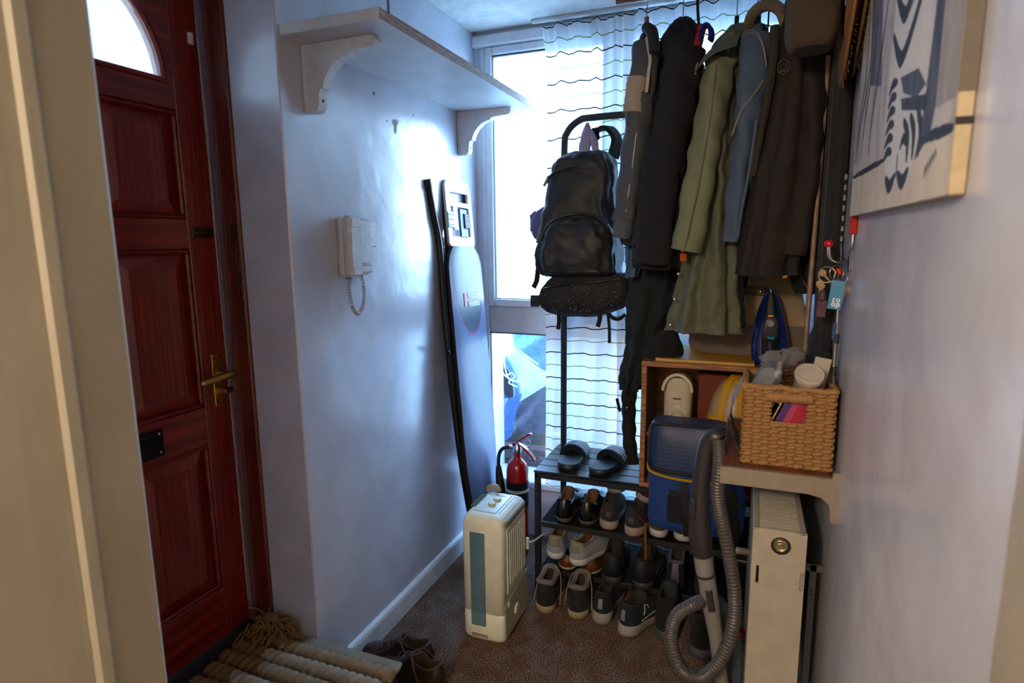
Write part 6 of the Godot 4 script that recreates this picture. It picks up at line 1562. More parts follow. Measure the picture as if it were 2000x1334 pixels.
	# silver walking stick / tube hanging down the wall
	var sk := thing("folding_stick", "slim silver jointed stick hanging down the right wall", "stick", Vector3(XR - 0.018, 0.93, -1.70))
	part(tube(S(), [Vector3(XR - 0.020, 1.36, -1.715), Vector3(XR - 0.019, 1.15, -1.71)], 0.0048, 8), "upper_tube", chrome, sk)
	part(tube(S(), [Vector3(XR - 0.019, 1.16, -1.71), Vector3(XR - 0.018, 0.93, -1.705)], 0.0038, 8), "lower_tube", chrome, sk)
	for y in [1.245, 1.16, 1.06]: part(tube(S(), [Vector3(XR - 0.019, y - 0.012, -1.71), Vector3(XR - 0.019, y + 0.012, -1.71)], 0.0075, 8), "joint", plastic("joint_grey", Color(0.16, 0.14, 0.13), 0.4), sk)
	part(box(S(), Vector3(XR - 0.027, 1.265, -1.70), Vector3(0.008, 0.045, 0.006), 0.002), "blue_label", plastic("label_blue", Color(0.10, 0.24, 0.46), 0.4), sk, "blue label")

func radiator():
	var wm := mat("radiator_enamel", Color(0.66, 0.63, 0.57), 0.35, {"tex": T.cloud, "scale": 2.0})
	var r := thing("radiator", "cream panel radiator with slotted top grille on the right wall", "radiator", Vector3(0.105, 0.15, -1.9))
	var x0 := 0.04; var x1 := 0.168; var z0 := -2.215; var z1 := -1.60; var y1 := 0.757
	part(bx(S(), x0, x0 + 0.014, 0.15, y1 - 0.004, z0, z1 - 0.004, 0.006), "front_panel", wm, r)
	part(bx(S(), x1 - 0.014, x1, 0.15, y1 - 0.004, z0, z1 - 0.004, 0.006), "back_panel", wm, r)
	# near end cover, with two real slots cut through it
	var ec := S()
	bx(ec, x0 + 0.001, x1, 0.145, 0.601, z1 - 0.006, z1); bx(ec, x0 + 0.001, x1, 0.651, y1, z1 - 0.006, z1)
	for k in [[x0 + 0.001, 0.0522], [0.0598, 0.1572], [0.1648, x1]]: bx(ec, k[0], k[1], 0.601, 0.651, z1 - 0.006, z1)
	part(ec, "end_cover", wm, r)
	part(bx(S(), x0 + 0.001, x1, 0.145, y1, z0, z0 + 0.006, 0.003), "end_cover", wm, r)
	var ribs := S()
	for i in 18: bx(ribs, x0 + 0.016, x1 - 0.016, 0.18, 0.70, z0 + 0.02 + i * 0.033, z0 + 0.022 + i * 0.033)
	part(ribs, "convector_fins", mat("fin_steel", Color(0.30, 0.29, 0.27), 0.6), r)
	var g := Node3D.new(); g.name = "grille"; r.add_child(g); origin[g] = r.position
	part(bx(S(), x0 + 0.002, x0 + 0.016, y1 - 0.006, y1, z0, z1, 0.002), "grille_edge", wm, g)
	part(bx(S(), x1 - 0.016, x1 - 0.002, y1 - 0.006, y1, z0, z1, 0.002), "grille_edge", wm, g)
	for i in 42:
		var z := z1 - 0.008 - i * 0.0144
		part(bx(S(), x0 + 0.016, x1 - 0.016, y1 - 0.006, y1, z - 0.0072, z, 0.001), "grille_bar", wm, g)
	# plugged tapping and slots in the end cover
	var v := part(lathe(S(), [[0.024, 0], [0.023, 0.002], [0.0175, 0.0025]], 28, Transform3D(Basis(Vector3(1, 0, 0), Vector3(0, 0, 1), Vector3(0, -1, 0)), Vector3(0.108, 0.715, z1))), "tapping_rim", mat("rust_brown", Color(0.10, 0.075, 0.055), 0.7), r, "dark rimmed plug hole")
	part(lathe(S(), [[0.017, 0], [0.0165, 0.007], [0.012, 0.009], [0.0115, 0.006], [0.006, 0.006], [0.005, 0.011]], 24, Transform3D(Basis(Vector3(1, 0, 0), Vector3(0, 0, 1), Vector3(0, -1, 0)), Vector3(0.107, 0.718, z1 + 0.001))), "plug", mat("plug_brass", Color(0.62, 0.56, 0.45), 0.35, {"metal": 0.8}), v)
	# wall bracket behind
	var bm := mat("galvanised", Color(0.42, 0.43, 0.45), 0.4, {"metal": 0.6})
	var b := part(bx(S(), 0.195, 0.213, 0.14, 0.60, -1.758, -1.75, 0.001), "wall_bracket", bm, r, "grey steel wall bracket")
	part(bx(S(), 0.168, 0.23, 0.14, 0.16, -1.758, -1.75, 0.001), "bracket_foot", bm, b)
	part(bx(S(), 0.168, 0.23, 0.58, 0.60, -1.758, -1.75, 0.001), "bracket_arm", bm, b)
	for y in [0.525, 0.51]: part(sphere(S(), Vector3(0.203, y, -1.7495), Vector3(0.004, 0.004, 0.001), 8), "hole_dot", mat("hole_dot_grey", Color(0.3, 0.3, 0.3), 0.4, {"metal": 0.8}), b)  # dark dots painted for the shaded holes in the bracket
	# feed pipe and valve at the foot
	part(tube(S(), [Vector3(0.105, 0.0, -1.66), Vector3(0.105, 0.08, -1.66), Vector3(0.105, 0.17, -1.66)], 0.0075, 10), "feed_pipe", mat("copper", Color(0.55, 0.3, 0.2), 0.4, {"metal": 0.9}), r)
	part(tube(S(), [Vector3(0.105, 0.0, -2.16), Vector3(0.105, 0.08, -2.16), Vector3(0.105, 0.17, -2.16)], 0.0075, 10), "feed_pipe", mat("copper", Color(0.55, 0.3, 0.2), 0.4, {"metal": 0.9}), r)
	part(tube(S(), [Vector3(0.0, 0.515, -1.93), Vector3(0.02, 0.515, -1.93), Vector3(0.042, 0.515, -1.93)], 0.012, 8), "air_valve", plastic("valve_white", Color(0.6, 0.58, 0.55)), r)

func added_brown_board():
	var b := thing("added_brown_board", "brown hardboard sheet added behind the radiator to block light", "board", Vector3(0.198, 0, -2.23))  # sheet added to close the bright gap between radiator and wall
	part(bx(S(), 0.172, 0.226, 0.0, 0.86, -2.242, -2.232, 0.001), "sheet", mat("hardboard", Color(0.33, 0.22, 0.15), 0.75, {"tex": T.wood, "scale": 4.0}), b)
	part(bx(S(), 0.170, 0.228, 0.85, 0.862, -2.244, -2.23, 0.002), "edge_strip", mat("hardboard_edge", Color(0.38, 0.27, 0.19), 0.7), b)

func vacuum():
	var v := thing("vacuum_cleaner", "grey vacuum cleaner wand and ribbed hose leaning beside the radiator", "vacuum cleaner", Vector3(-0.04, 0, -1.72))
	var dk := plastic("vac_dark", Color(0.20, 0.185, 0.195), 0.35)
	var gy := plastic("vac_grey", Color(0.50, 0.485, 0.485), 0.35)
	var s := S()
	var hp := cr([Vector3(-0.058, 0.945, -1.71), Vector3(-0.069, 0.952, -1.715), Vector3(-0.088, 0.928, -1.72), Vector3(-0.099, 0.85, -1.72), Vector3(-0.103, 0.753, -1.72), Vector3(-0.099, 0.659, -1.72), Vector3(-0.088, 0.589, -1.72)], 6)
	var rad := []
	for i in hp.size():
		var t := i / float(hp.size() - 1)
		rad.append(0.022 + 0.007 * smoothstep(0.2, 0.6, t) + 0.004 * sin(t * 9.0) - 0.004 * smoothstep(0.85, 1.0, t))
	tube(s, hp, rad, 16); part(s, "handle", dk, v)
	part(box(S(), Vector3(-0.118, 0.74, -1.697), Vector3(0.018, 0.06, 0.02), 0.006), "trigger", dk, v)
	part(tube(S(), [Vector3(-0.089, 0.594, -1.72), Vector3(-0.083, 0.555, -1.72), Vector3(-0.079, 0.535, -1.72)], [0.0265, 0.027, 0.0265], 16), "collar", gy, v)
	part(tube(S(), [Vector3(-0.079, 0.537, -1.72), Vector3(-0.0765, 0.523, -1.72)], 0.0245, 16), "ring", dk, v)
	part(tube(S(), [Vector3(-0.0765, 0.526, -1.72), Vector3(-0.06, 0.44, -1.72), Vector3(-0.04, 0.33, -1.72), Vector3(-0.004, 0.10, -1.72), Vector3(0.0, 0.03, -1.72)], [0.0255, 0.025, 0.02, 0.019, 0.019], 16), "wand", gy, v)
	part(box(S(), Vector3(-0.062, 0.463, -1.699), Vector3(0.022, 0.072, 0.010), 0.004, Basis(Vector3.BACK, 0.18)), "slide_switch", dk, v)
	# floor head
	s = S(); var fr := []
	for q in [[0.0, 0.06, 0.13], [0.008, 0.066, 0.14], [0.03, 0.064, 0.138], [0.045, 0.045, 0.10], [0.055, 0.02, 0.04]]: fr.append(oval(Vector3(-0.01, q[0] + 0.001, -1.74), q[1], q[2] * 0.7, 30, 3.5))
	loft(s, fr); part(s, "floor_head", dk, v)
	# ribbed hose
	var path := cr([Vector3(-0.060, 0.950, -1.705), Vector3(-0.053, 0.886, -1.692), Vector3(-0.054, 0.796, -1.685), Vector3(-0.040, 0.721, -1.685), Vector3(-0.016, 0.616, -1.69), Vector3(0.003, 0.510, -1.685), Vector3(0.004, 0.425, -1.665), Vector3(-0.021, 0.323, -1.655), Vector3(-0.074, 0.248, -1.65), Vector3(-0.130, 0.258, -1.65), Vector3(-0.162, 0.338, -1.655), Vector3(-0.152, 0.412, -1.665), Vector3(-0.110, 0.450, -1.68), Vector3(-0.055, 0.44, -1.75), Vector3(-0.02, 0.36, -1.80), Vector3(0.0, 0.2, -1.80), Vector3(-0.005, 0.05, -1.79)], 40)
	var hr := []
	for i in path.size(): hr.append(0.0182 + (0.0014 if i % 4 < 2 else -0.0004))
	part(tube(S(), path, hr, 14), "ribbed_hose", mat("hose_grey", Color(0.29, 0.275, 0.28), 0.35, {"spec": 0.5}), v, "ribbed grey hose")
	# upright silver-blue tube with a red cap behind
	part(tube(S(), [Vector3(0.022, 0.0, -1.78), Vector3(0.022, 0.15, -1.78), Vector3(0.022, 0.325, -1.78)], 0.0165, 14), "spare_tube", mat("tube_silver_blue", Color(0.42, 0.50, 0.58), 0.25, {"metal": 0.7}), v, "silver-blue spare tube with red cap")
	part(lathe(S(), [[0.0175, 0], [0.0175, 0.014], [0.012, 0.017]], 14, Transform3D(Basis(), Vector3(0.022, 0.322, -1.78))), "red_cap", plastic("cap_red", Color(0.5, 0.03, 0.07)), v)

# ---------------------------------------------------------------- shoes
func tab(keys: Array, x: float) -> float:
	if x <= keys[0][0]: return keys[0][1]
	for i in keys.size() - 1:
		if x <= keys[i + 1][0]:
			var t: float = (x - keys[i][0]) / (keys[i + 1][0] - keys[i][0])
			t = t * t * (3.0 - 2.0 * t) * 0.5 + t * 0.5
			return lerpf(keys[i][1], keys[i + 1][1], t)
	return keys[-1][1]

# heel at the node's origin, toe towards -z; o describes the kind of shoe
func shoe(called: String, label: String, group: String, at: Vector3, yaw: float, o: Dictionary, side := 1.0, tilt := Vector3.ZERO):
	var n := thing(called, ("left-foot " if side < 0 else "right-foot ") + label, o.get("category", "shoe"), at, group)
	origin[n] = Vector3.ZERO
	n.rotation = Vector3(tilt.x, yaw, tilt.z)
	var L: float = o.get("L", 0.28); var W: float = o.get("W", 0.05); var hc: float = o.get("hc", 0.075)
	var hs: float = o.get("hs", 0.03); var ht: float = o.get("ht", 0.02); var spring: float = o.get("spring", 0.012); var flare: float = o.get("flare", 0.0)
	var wb := [[0.0, 0.80], [0.15, 0.83], [0.36, 0.77], [0.55, 0.93], [0.70, 1.0], [0.85, 0.92], [1.0, 0.74 if o.get("slim", false) else 0.84]]
	var clo := func(s: float) -> float:
		if s < 0.16: return sqrt(maxf(0.0, 1.0 - pow(1.0 - s / 0.16, 2.0)))
		if s > 0.74: return sqrt(maxf(0.0, 1.0 - pow((s - 0.74) / 0.26, 2.2)))
		return 1.0
	var thick := func(t: float) -> float: return lerpf(hs, ht, smoothstep(0.1, 0.75, t)) 
	var lift := func(t: float) -> float: return spring * smoothstep(0.68, 1.0, t)
	var cx := func(t: float) -> float: return side * 0.16 * W * sin(t * PI)
	var sole := func(yk: float, k: float, a: float) -> Vector3:
		var s := (1.0 - cos(a)) / 2.0
		var hw: float = tab(wb, s) * W * clo.call(s) * k
		return Vector3(cx.call(s) + signf(sin(a)) * hw, lift.call(s) + thick.call(s) * yk, -s * L * k - L * (1 - k) * 0.5 + flare * (1.0 - yk) * (1.0 - s) )
	var NA := 40
	var ring := func(f: Callable) -> Array:
		var r := []
		for j in NA: r.append(f.call(TAU * (j + 0.5) / NA))
		return r
	var st := S(); var rr := []
	for q in [[0.0, 0.93], [0.12, 0.995], [0.5, 1.03], [0.85, 1.035], [1.0, 1.0]]: rr.append(ring.call(func(a): return sole.call(q[0], q[1], a)))
	loft(st, rr)
	part(st, "sole", o.sole, n)
	if o.has("tread"):
		st = S(); rr = []
		for q in [[-0.02, 0.90], [0.0, 0.96], [0.16, 1.012], [0.2, 1.014]]: rr.append(ring.call(func(a): return sole.call(q[0], q[1], a)))
		loft(st, rr); part(st, "outsole", o.tread, n)
	var tt := [[0.0, 1.0], [0.22, 0.985], [0.42, 0.90], [0.56, 0.78], [0.72, 0.66], [0.88, 0.56], [1.0, 0.47]]
	var ws := [[0.0, 0.99], [0.25, 1.0], [0.45, 0.92], [0.65, 0.81], [0.85, 0.72], [1.0, 0.70]]
	var toe_h: float = o.get("toe", 1.0)
	var dip: float = o.get("dip", 0.016)
	var up := func(f: float, a: float, off := 0.0) -> Vector3:
		var s := (1.0 - cos(a)) / 2.0
		var te := tab(tt, f)
		var t := s * te
		var hw: float = tab(wb, t) * W * clo.call(s) * tab(ws, f) + off
		var lean := 0.006 * sin(f * PI) - 0.010 * f * f
		var z := -t * L + (1.0 - s) * lean + (off if s < 0.1 else 0.0)
		var y: float = lift.call(t) + thick.call(t) * 0.94 + f * hc * (1.0 - (1.0 - toe_h) * smoothstep(0.3, 0.9, t))
		y -= dip * smoothstep(0.6, 1.0, f) * sin(clampf(s * 1.15, 0, 1) * PI)
		y += 0.012 * smoothstep(0.8, 1.0, f) * smoothstep(0.75, 1.0, s)
		return Vector3(cx.call(t) * (1.0 - 0.4 * f) + signf(sin(a)) * hw, y, z)
	st = S(); rr = []
	for i in 15:
		var f := i / 14.0
		rr.append(ring.call(func(a): return up.call(f, a)))
	rows(st, rr, true)
	var upper := part(st, "upper", o.upper, n)
	# rolled collar edge and the dark inside
	st = S(); var top: Array = rr[-1]; var c0 := center(top)
	var inner := [top]
	for q in [[0.94, 0.004], [0.86, 0.002], [0.82, -0.012], [0.80, -0.75 * hc], [0.7, -0.95 * hc]]:
		var r2 := []
		for p in top: r2.append(Vector3(c0.x + (p.x - c0.x) * q[0], p.y + q[1] if q[1] > -0.02 else lerpf(p.y, c0.y, 0.8) + q[1], c0.z + (p.z - c0.z) * q[0]))
		inner.append(r2)
	rows(st, inner, true); cap(st, inner[-1], Vector3.UP)
	part(st, "lining", o.lining, upper)
	if o.has("collar"):
		var cp := top.duplicate(); cp.append(top[0]); cp.append(top[1])
		part(tube(S(), cp, o.get("collar_r", 0.0055), 8, false), "collar", o.collar, upper)
	# tongue
	st = S(); var tg := []
	for i in 5:
		var v := i / 4.0
		var row := []
		for j in 7:
			var u := j / 6.0 * 2.0 - 1.0
			row.append(Vector3(u * W * 0.42 * (1.0 - 0.15 * v) + cx.call(0.5) * 0.6, thick.call(0.5) + hc * lerpf(0.62, 1.12, v) - 0.006 * u * u, -L * lerpf(0.70, 0.44, v)))
		tg.append(row)
	rows(st, tg, false); part(st, "tongue", o.get("tongue", o.upper), upper)
	if o.get("laces", true):
		st = S()
		for i in 5:
			var t := 0.52 + i * 0.05
			var f := lerpf(0.93, 0.62, i / 4.0)
			var y: float = thick.call(t) + f * hc + 0.006
			tube(st, cr([Vector3(-W * 0.42, y - 0.008, -t * L), Vector3(0, y, -t * L - 0.006 * (1 if i % 2 else -1)), Vector3(W * 0.42, y - 0.008, -t * L)], 4), 0.0024, 5)
		if o.get("loose", false):
			for sg in [-1.0, 1.0]:
				tube(st, cr([Vector3(0, thick.call(0.5) + hc * 0.98, -0.5 * L), Vector3(sg * W * 0.6, thick.call(0.5) + hc * 1.12, -0.40 * L), Vector3(sg * W * 0.98, thick.call(0.4) + hc * 0.7, -0.30 * L), Vector3(sg * W * 1.12, hs * 0.8, -0.16 * L)], 6), 0.0024, 5)
			tube(st, cr([Vector3(-W * 0.4, thick.call(0.5) + hc, -0.48 * L), Vector3(-W * 0.3, thick.call(0.5) + hc * 1.2, -0.38 * L), Vector3(W * 0.3, thick.call(0.5) + hc * 1.15, -0.36 * L), Vector3(W * 0.5, thick.call(0.5) + hc * 0.9, -0.30 * L)], 6), 0.0024, 5)
		part(st, "laces", o.get("lace_mat", o.sole), upper)
	for p in o.get("patches", []):   # [name, f0, f1, a0, a1, material]
		st = S(); var pr := []
		for i in 7:
			var row := []
			for j in 9:
				var a := lerpf(p[3], p[4], j / 8.0)
				row.append(up.call(lerpf(p[1], p[2], i / 6.0), a, 0.0016) + Vector3(0, 0, 0.0014 if absf(a) < 0.9 else 0.0))
			pr.append(row)
		rows(st, pr, false); part(st, p[0], p[5], upper)
	for p in o.get("lines", []):     # [name, [[f, a], ...], radius, material]
		var pl := []
		for q in p[1]: pl.append(up.call(q[0], q[1] * side, 0.0015))
		part(tube(S(), cr(pl, 5), p[2], 6), p[0], p[3], upper)
	return n

func slider(at: Vector3, yaw: float, side: float):
	var n := thing("slide_sandal", ("left-foot" if side < 0 else "right-foot") + " navy slide sandal with white stripes on the bench top", "sandal", at, "slide sandals on the bench")
	origin[n] = Vector3.ZERO; n.rotation.y = yaw
	var bm := mat("slide_navy", Color(0.085, 0.12, 0.155), 0.45); var fb := mat("footbed_blue", Color(0.24, 0.31, 0.38), 0.4, {"tex": T.speck, "scale": 12.0, "world": false, "bump": T.grain, "bh": 0.1})
	var L := 0.29; var W := 0.055
	var wb := [[0.0, 0.82], [0.2, 0.84], [0.4, 0.82], [0.6, 0.98], [0.75, 1.0], [0.9, 0.9], [1.0, 0.7]]
	var ring := func(y: float, k: float, dy: float) -> Array:
		var r := []
		for j in 44:
			var a := TAU * (j + 0.5) / 44
			var s := (1.0 - cos(a)) / 2.0
			var e := 1.0
			if s < 0.15: e = sqrt(1.0 - pow(1.0 - s / 0.15, 2.0))
			if s > 0.75: e = sqrt(1.0 - pow((s - 0.75) / 0.25, 2.0))
			r.append(Vector3(side * 0.12 * W * sin(s * PI) + signf(sin(a)) * tab(wb, s) * W * e * k, y + dy * (0.010 * smoothstep(0.7, 1.0, s) - 0.004 * sin(s * PI)), -L * 0.5 + (0.5 - s) * L * k))
		return r
	var st := S(); loft(st, [ring.call(0.0, 0.94, 0.6), ring.call(0.006, 1.0, 0.8), ring.call(0.028, 1.0, 1.0), ring.call(0.032, 0.96, 1.0)]); part(st, "sole", bm, n)
	st = S(); loft(st, [ring.call(0.031, 0.955, 1.0), ring.call(0.0325, 0.93, 1.0), ring.call(0.030, 0.86, 1.0)]); part(st, "footbed", fb, n)
	st = S(); var rr := []
	var arch := func(v: float, u: float, off: float) -> Vector3:
		var a := PI * u
		var z := lerpf(-0.145, -0.24, v) + 0.012 * sin(a)
		var h := lerpf(0.055, 0.042, v) + off
		return Vector3(-cos(a) * (W * 1.0 + off) + side * 0.12 * W, 0.018 + sin(a) * h, z)
	for i in 7:
		var row := []
		for j in 21: row.append(arch.call(i / 6.0, j / 20.0, 0.004))
		for j in 21: row.append(arch.call(i / 6.0, 1.0 - j / 20.0, -0.001))
		rr.append(row)
	loft(st, rr); var sp := part(st, "strap", bm, n)
	for k in 3:
		st = S(); var pr := []
		for i in 3:
			var row := []
			for j in 15: row.append(arch.call(0.18 + k * 0.26 + i * 0.055, lerpf(0.52, 0.97, j / 14.0) if side > 0 else lerpf(0.52, 0.97, j / 14.0), 0.0052))
			pr.append(row)
		rows(st, pr, false); part(st, "stripe", mat("slide_white", Color(0.72, 0.75, 0.78), 0.5), sp)

func shoes():
	slider(Vector3(-0.668, 0.552, -2.29), 0.04, -1.0)
	slider(Vector3(-0.543, 0.552, -2.28), -0.14, 1.0)
	var wht := plastic("shoe_white", Color(0.74, 0.76, 0.77), 0.5); var off := plastic("sole_cream", Color(0.62, 0.55, 0.44), 0.7)
	var dark := cloth("lining_grey", Color(0.20, 0.195, 0.20)); var blk := mat("shoe_black_leather", Color(0.058, 0.064, 0.072), 0.25, {"coat": 0.3})
	var black_lace := cloth("lace_black", Color(0.05, 0.05, 0.055))
	var tan_in := mat("lining_tan", Color(0.40, 0.27, 0.18), 0.7)
	# middle shelf
	var Y2 := 0.326
	var dress := {"L": 0.285, "W": 0.0455, "hc": 0.082, "hs": 0.022, "ht": 0.012, "slim": true, "upper": blk, "sole": plastic("sole_grey_brown", Color(0.28, 0.24, 0.20), 0.6), "lining": tan_in, "laces": true, "lace_mat": black_lace, "dip": 0.022, "collar": blk, "collar_r": 0.004}
	for q in [[-0.683, -2.285, -1.0, 0.02], [-0.588, -2.292, 1.0, -0.03]]: shoe("dress_shoe", "polished black leather shoe with tan lining on the middle shelf", "black leather shoes", Vector3(q[0], Y2, q[1]), q[3], dress, q[2])
	var mesh := cloth("mesh_grey", Color(0.186, 0.177, 0.195), {"bump": T.weave, "bh": 0.2})
	var run := {"L": 0.275, "W": 0.047, "hc": 0.078, "hs": 0.036, "ht": 0.022, "upper": mesh, "sole": plastic("sole_pale", Color(0.58, 0.54, 0.50), 0.7), "tread": plastic("tread_peach", Color(0.72, 0.36, 0.25), 0.7), "lining": dark, "flare": 0.008,
		"patches": [["heel_print", 0.30, 0.62, -0.16, 0.16, plastic("print_grey", Color(0.26, 0.26, 0.28), 0.4)]], "lines": [["orange_tab", [[0.62, 0.55], [0.45, 0.62]], 0.0022, plastic("orange_tab", Color(0.75, 0.25, 0.06), 0.5)]]}
	for q in [[-0.49, -2.295, -1.0, 0.05], [-0.394, -2.275, 1.0, -0.12]]: shoe("running_shoe", "dark grey mesh running shoe with peach tread on the middle shelf", "grey and peach running shoes", Vector3(q[0], Y2, q[1]), q[3], run, q[2])
	var red := {"L": 0.26, "W": 0.046, "hc": 0.05, "hs": 0.03, "ht": 0.022, "upper": cloth("canvas_red", Color(0.42, 0.02, 0.03)), "sole": plastic("sole_grey_white", Color(0.56, 0.57, 0.56), 0.7), "lining": cloth("lining_blue_grey", Color(0.28, 0.32, 0.40)), "lace_mat": wht}
	shoe("canvas_shoe", "red canvas shoe with pale sole tipped on top of the running shoes", "red canvas shoes", Vector3(-0.475, 0.448, -2.38), 0.15, red, -1.0, Vector3(0, 0, 0.10))
	shoe("canvas_shoe", "red canvas shoe with pale sole tipped on top of the running shoes", "red canvas shoes", Vector3(-0.375, 0.44, -2.36), -0.15, red, 1.0, Vector3(0, 0, -0.42))
	var golf := {"L": 0.275, "W": 0.046, "hc": 0.06, "hs": 0.034, "ht": 0.026, "upper": cloth("suede_mustard", Color(0.42, 0.28, 0.10)), "sole": wht, "tread": plastic("gum_tread", Color(0.45, 0.29, 0.12), 0.7), "lining": dark}
	for q in [[-0.290, -2.29, -1.0], [-0.198, -2.29, 1.0]]: shoe("suede_shoe", "mustard suede shoe with white sole under the cool bag", "mustard suede shoes", Vector3(q[0], Y2, q[1]), 0.0, golf, q[2])
	# hanging tan lace
	var lc := thing("loose_lace", "long tan bootlace dangling over the shelf edge", "lace", Vector3(-0.335, 0.2, -2.25))
	part(band(S(), cr([Vector3(-0.335, 0.40, -2.258), Vector3(-0.333, 0.33, -2.252), Vector3(-0.33, 0.28, -2.25), Vector3(-0.331, 0.215, -2.252)], 5), 0.009, 0.003, Vector3(0, 0, 1)), "lace", cloth("lace_tan", Color(0.50, 0.28, 0.10)), lc)
	# lower shelf
	var Y3 := 0.116
	var tan := {"L": 0.27, "W": 0.047, "hc": 0.05, "hs": 0.014, "ht": 0.012, "upper": mat("leather_tan", Color(0.36, 0.18, 0.07), 0.5, {"tex": T.cloud, "scale": 8.0, "world": false}), "sole": off, "lining": dark, "lace_mat": black_lace}
	for q in [[-0.668, -2.285, -1.0, 0.0], [-0.575, -2.285, 1.0, -0.12]]: shoe("tan_shoe", "flat tan leather shoe on the lower shelf beneath the white trainers", "tan leather shoes", Vector3(q[0], Y3, q[1]), q[3], tan, q[2])
	var white := {"L": 0.28, "W": 0.046, "hc": 0.072, "hs": 0.030, "ht": 0.02, "upper": cloth("leather_white", Color(0.66, 0.68, 0.70), {"rough": 0.6, "bh": 0.0}), "sole": wht, "lining": mat("lining_brown", Color(0.36, 0.24, 0.16), 0.8), "collar": cloth("collar_cream", Color(0.60, 0.56, 0.50)), "lace_mat": wht, "patches": [["heel_tab", 0.45, 0.9, -0.5, 0.5, cloth("heel_stone", Color(0.55, 0.52, 0.47))]]}
	shoe("white_trainer", "white leather trainer stacked on the lower shelf", "white trainers", Vector3(-0.705, 0.183, -2.235), 0.0, white, -1.0)
	shoe("white_trainer", "white leather trainer stacked on the lower shelf", "white trainers", Vector3(-0.618, 0.178, -2.225), -0.32, white, 1.0)
	var gymd := {"L": 0.29, "W": 0.051, "hc": 0.098, "hs": 0.036, "ht": 0.022, "upper": cloth("black_mesh", Color(0.072, 0.08, 0.094), {"rough": 0.7}), "sole": plastic("sole_charcoal", Color(0.195, 0.195, 0.204), 0.6), "lining": dark, "collar": cloth("collar_black", Color(0.055, 0.058, 0.066)), "lace_mat": black_lace, "patches": [["heel_counter", 0.05, 0.55, -0.7, 0.7, plastic("counter_black", Color(0.108, 0.116, 0.134), 0.35)]], "lines": [["side_line", [[0.12, 1.1], [0.3, 1.5], [0.2, 1.9]], 0.0016, plastic("line_grey", Color(0.35, 0.36, 0.38), 0.4)]]}
	for q in [[-0.462, -2.238, -1.0, 0.03], [-0.350, -2.238, 1.0, -0.10]]: shoe("black_trainer", "chunky black trainer with charcoal sole on the lower shelf", "chunky black trainers", Vector3(q[0], Y3, q[1]), q[3], gymd, q[2])
	var gym := {"L": 0.275, "W": 0.045, "hc": 0.098, "hs": 0.026, "ht": 0.02, "upper": cloth("navy_mesh", Color(0.094, 0.099, 0.122)), "sole": plastic("sole_slate", Color(0.17, 0.17, 0.18), 0.6), "lining": dark, "collar": cloth("collar_mauve", Color(0.37, 0.353, 0.423)), "collar_r": 0.007, "lace_mat": black_lace, "patches": [["heel_strip", 0.0, 0.95, -0.22, 0.22, plastic("heel_mauve", Color(0.318, 0.309, 0.37), 0.5)]]}
	for q in [[-0.218, -2.285, -1.0], [-0.112, -2.285, 1.0]]: shoe("navy_trainer", "dark trainer with mauve heel strip on the lower shelf", "mauve and navy trainers", Vector3(q[0], Y3, q[1]), 0.0, gym, q[2])
	# on the carpet in front
	var hike := {"L": 0.275, "W": 0.050, "hc": 0.105, "hs": 0.034, "ht": 0.02, "upper": cloth("suede_slate", Color(0.125, 0.134, 0.16)), "sole": off, "lining": dark, "collar": cloth("collar_stone", Color(0.52, 0.485, 0.46)), "collar_r": 0.011, "lace_mat": cloth("lace_grey", Color(0.60, 0.58, 0.54)), "loose": true, "tongue": cloth("collar_stone", Color(0.52, 0.485, 0.46)), "patches": [["heel_badge", 0.28, 0.55, -0.28, 0.28, mat("badge_leather", Color(0.14, 0.12, 0.115), 0.5)]]}
	for q in [[-0.716, -2.128, -1.0, -0.02], [-0.584, -2.135, 1.0, 0.04]]: shoe("padded_boot", "slate suede boot with padded stone collar and loose laces on the carpet", "slate suede boots", Vector3(q[0], 0, q[1]), q[3], hike, q[2])
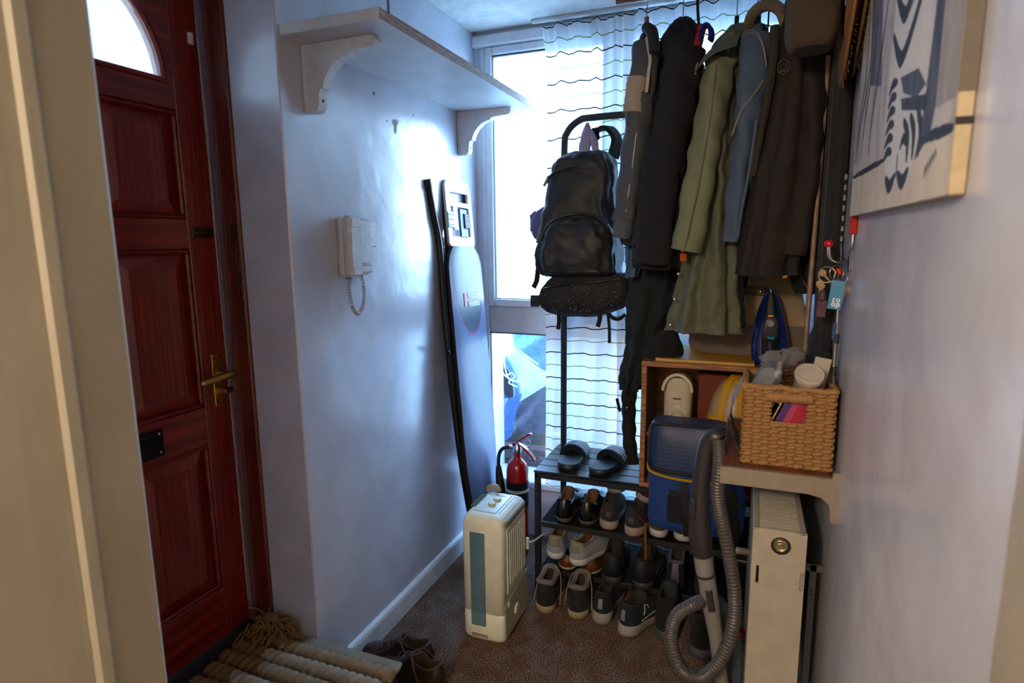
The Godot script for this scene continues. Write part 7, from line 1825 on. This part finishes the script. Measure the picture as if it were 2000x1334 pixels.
	var navy := {"L": 0.285, "W": 0.050, "hc": 0.085, "hs": 0.045, "ht": 0.026, "spring": 0.02, "flare": 0.012, "upper": cloth("runner_navy", Color(0.081, 0.116, 0.169)), "sole": plastic("runner_sole", Color(0.56, 0.54, 0.53), 0.65), "tread": plastic("runner_tread", Color(0.42, 0.42, 0.43), 0.7), "lining": dark, "lace_mat": black_lace,
		"patches": [["heel_flash", 0.30, 0.78, -0.11, 0.11, mat("flash_silver", Color(0.55, 0.58, 0.60), 0.3, {"metal": 0.4})]],
		"lines": [["side_logo", [[0.35, 1.15], [0.55, 1.38], [0.78, 1.6], [0.72, 1.72], [0.55, 1.62]], 0.002, plastic("logo_white", Color(0.72, 0.74, 0.76), 0.4)], ["side_line", [[0.14, 0.95], [0.18, 1.3], [0.3, 1.7], [0.2, 2.1]], 0.002, plastic("logo_white", Color(0.72, 0.74, 0.76), 0.4)]]}
	for q in [[-0.484, -2.145, -1.0, -0.05], [-0.385, -2.105, 1.0, -0.36]]: shoe("navy_runner", "navy running shoe with thick white sole on the carpet", "navy running shoes", Vector3(q[0], 0, q[1]), q[3], navy, q[2])
	var boot := {"L": 0.30, "W": 0.054, "hc": 0.13, "hs": 0.045, "ht": 0.026, "upper": cloth("boot_black", Color(0.069, 0.069, 0.083)), "sole": plastic("boot_sole", Color(0.3, 0.3, 0.335), 0.6), "lining": dark, "lace_mat": black_lace, "collar": cloth("collar_black", Color(0.055, 0.058, 0.066))}
	for q in [[-0.228, -2.115, -1.0, 0.0], [-0.098, -2.06, 1.0, 0.05]]: shoe("walking_boot", "black walking boot on the carpet behind the vacuum hose", "black walking boots", Vector3(q[0], 0, q[1]), q[3], boot, q[2])
	# worn brown shoes by the step
	var brown := {"L": 0.28, "W": 0.048, "hc": 0.075, "hs": 0.02, "ht": 0.012, "slim": true, "upper": mat("leather_dark_brown", Color(0.169, 0.099, 0.072), 0.3, {"coat": 0.3}), "sole": plastic("sole_black", Color(0.072, 0.069, 0.066), 0.6), "lining": mat("lining_olive", Color(0.26, 0.22, 0.15), 0.7), "lace_mat": cloth("lace_pink", Color(0.50, 0.30, 0.25)), "loose": true, "tongue": mat("tongue_navy", Color(0.07, 0.08, 0.11), 0.5)}
	shoe("brown_shoe", "dark brown leather shoe with pinkish laces by the skirting", "brown leather shoes by the step", Vector3(-0.985, 0, -1.70), 1.75, brown, 1.0)
	shoe("brown_shoe", "dark brown leather shoe with pinkish laces by the step corner", "brown leather shoes by the step", Vector3(-0.895, 0, -1.60), 1.35, brown, -1.0)
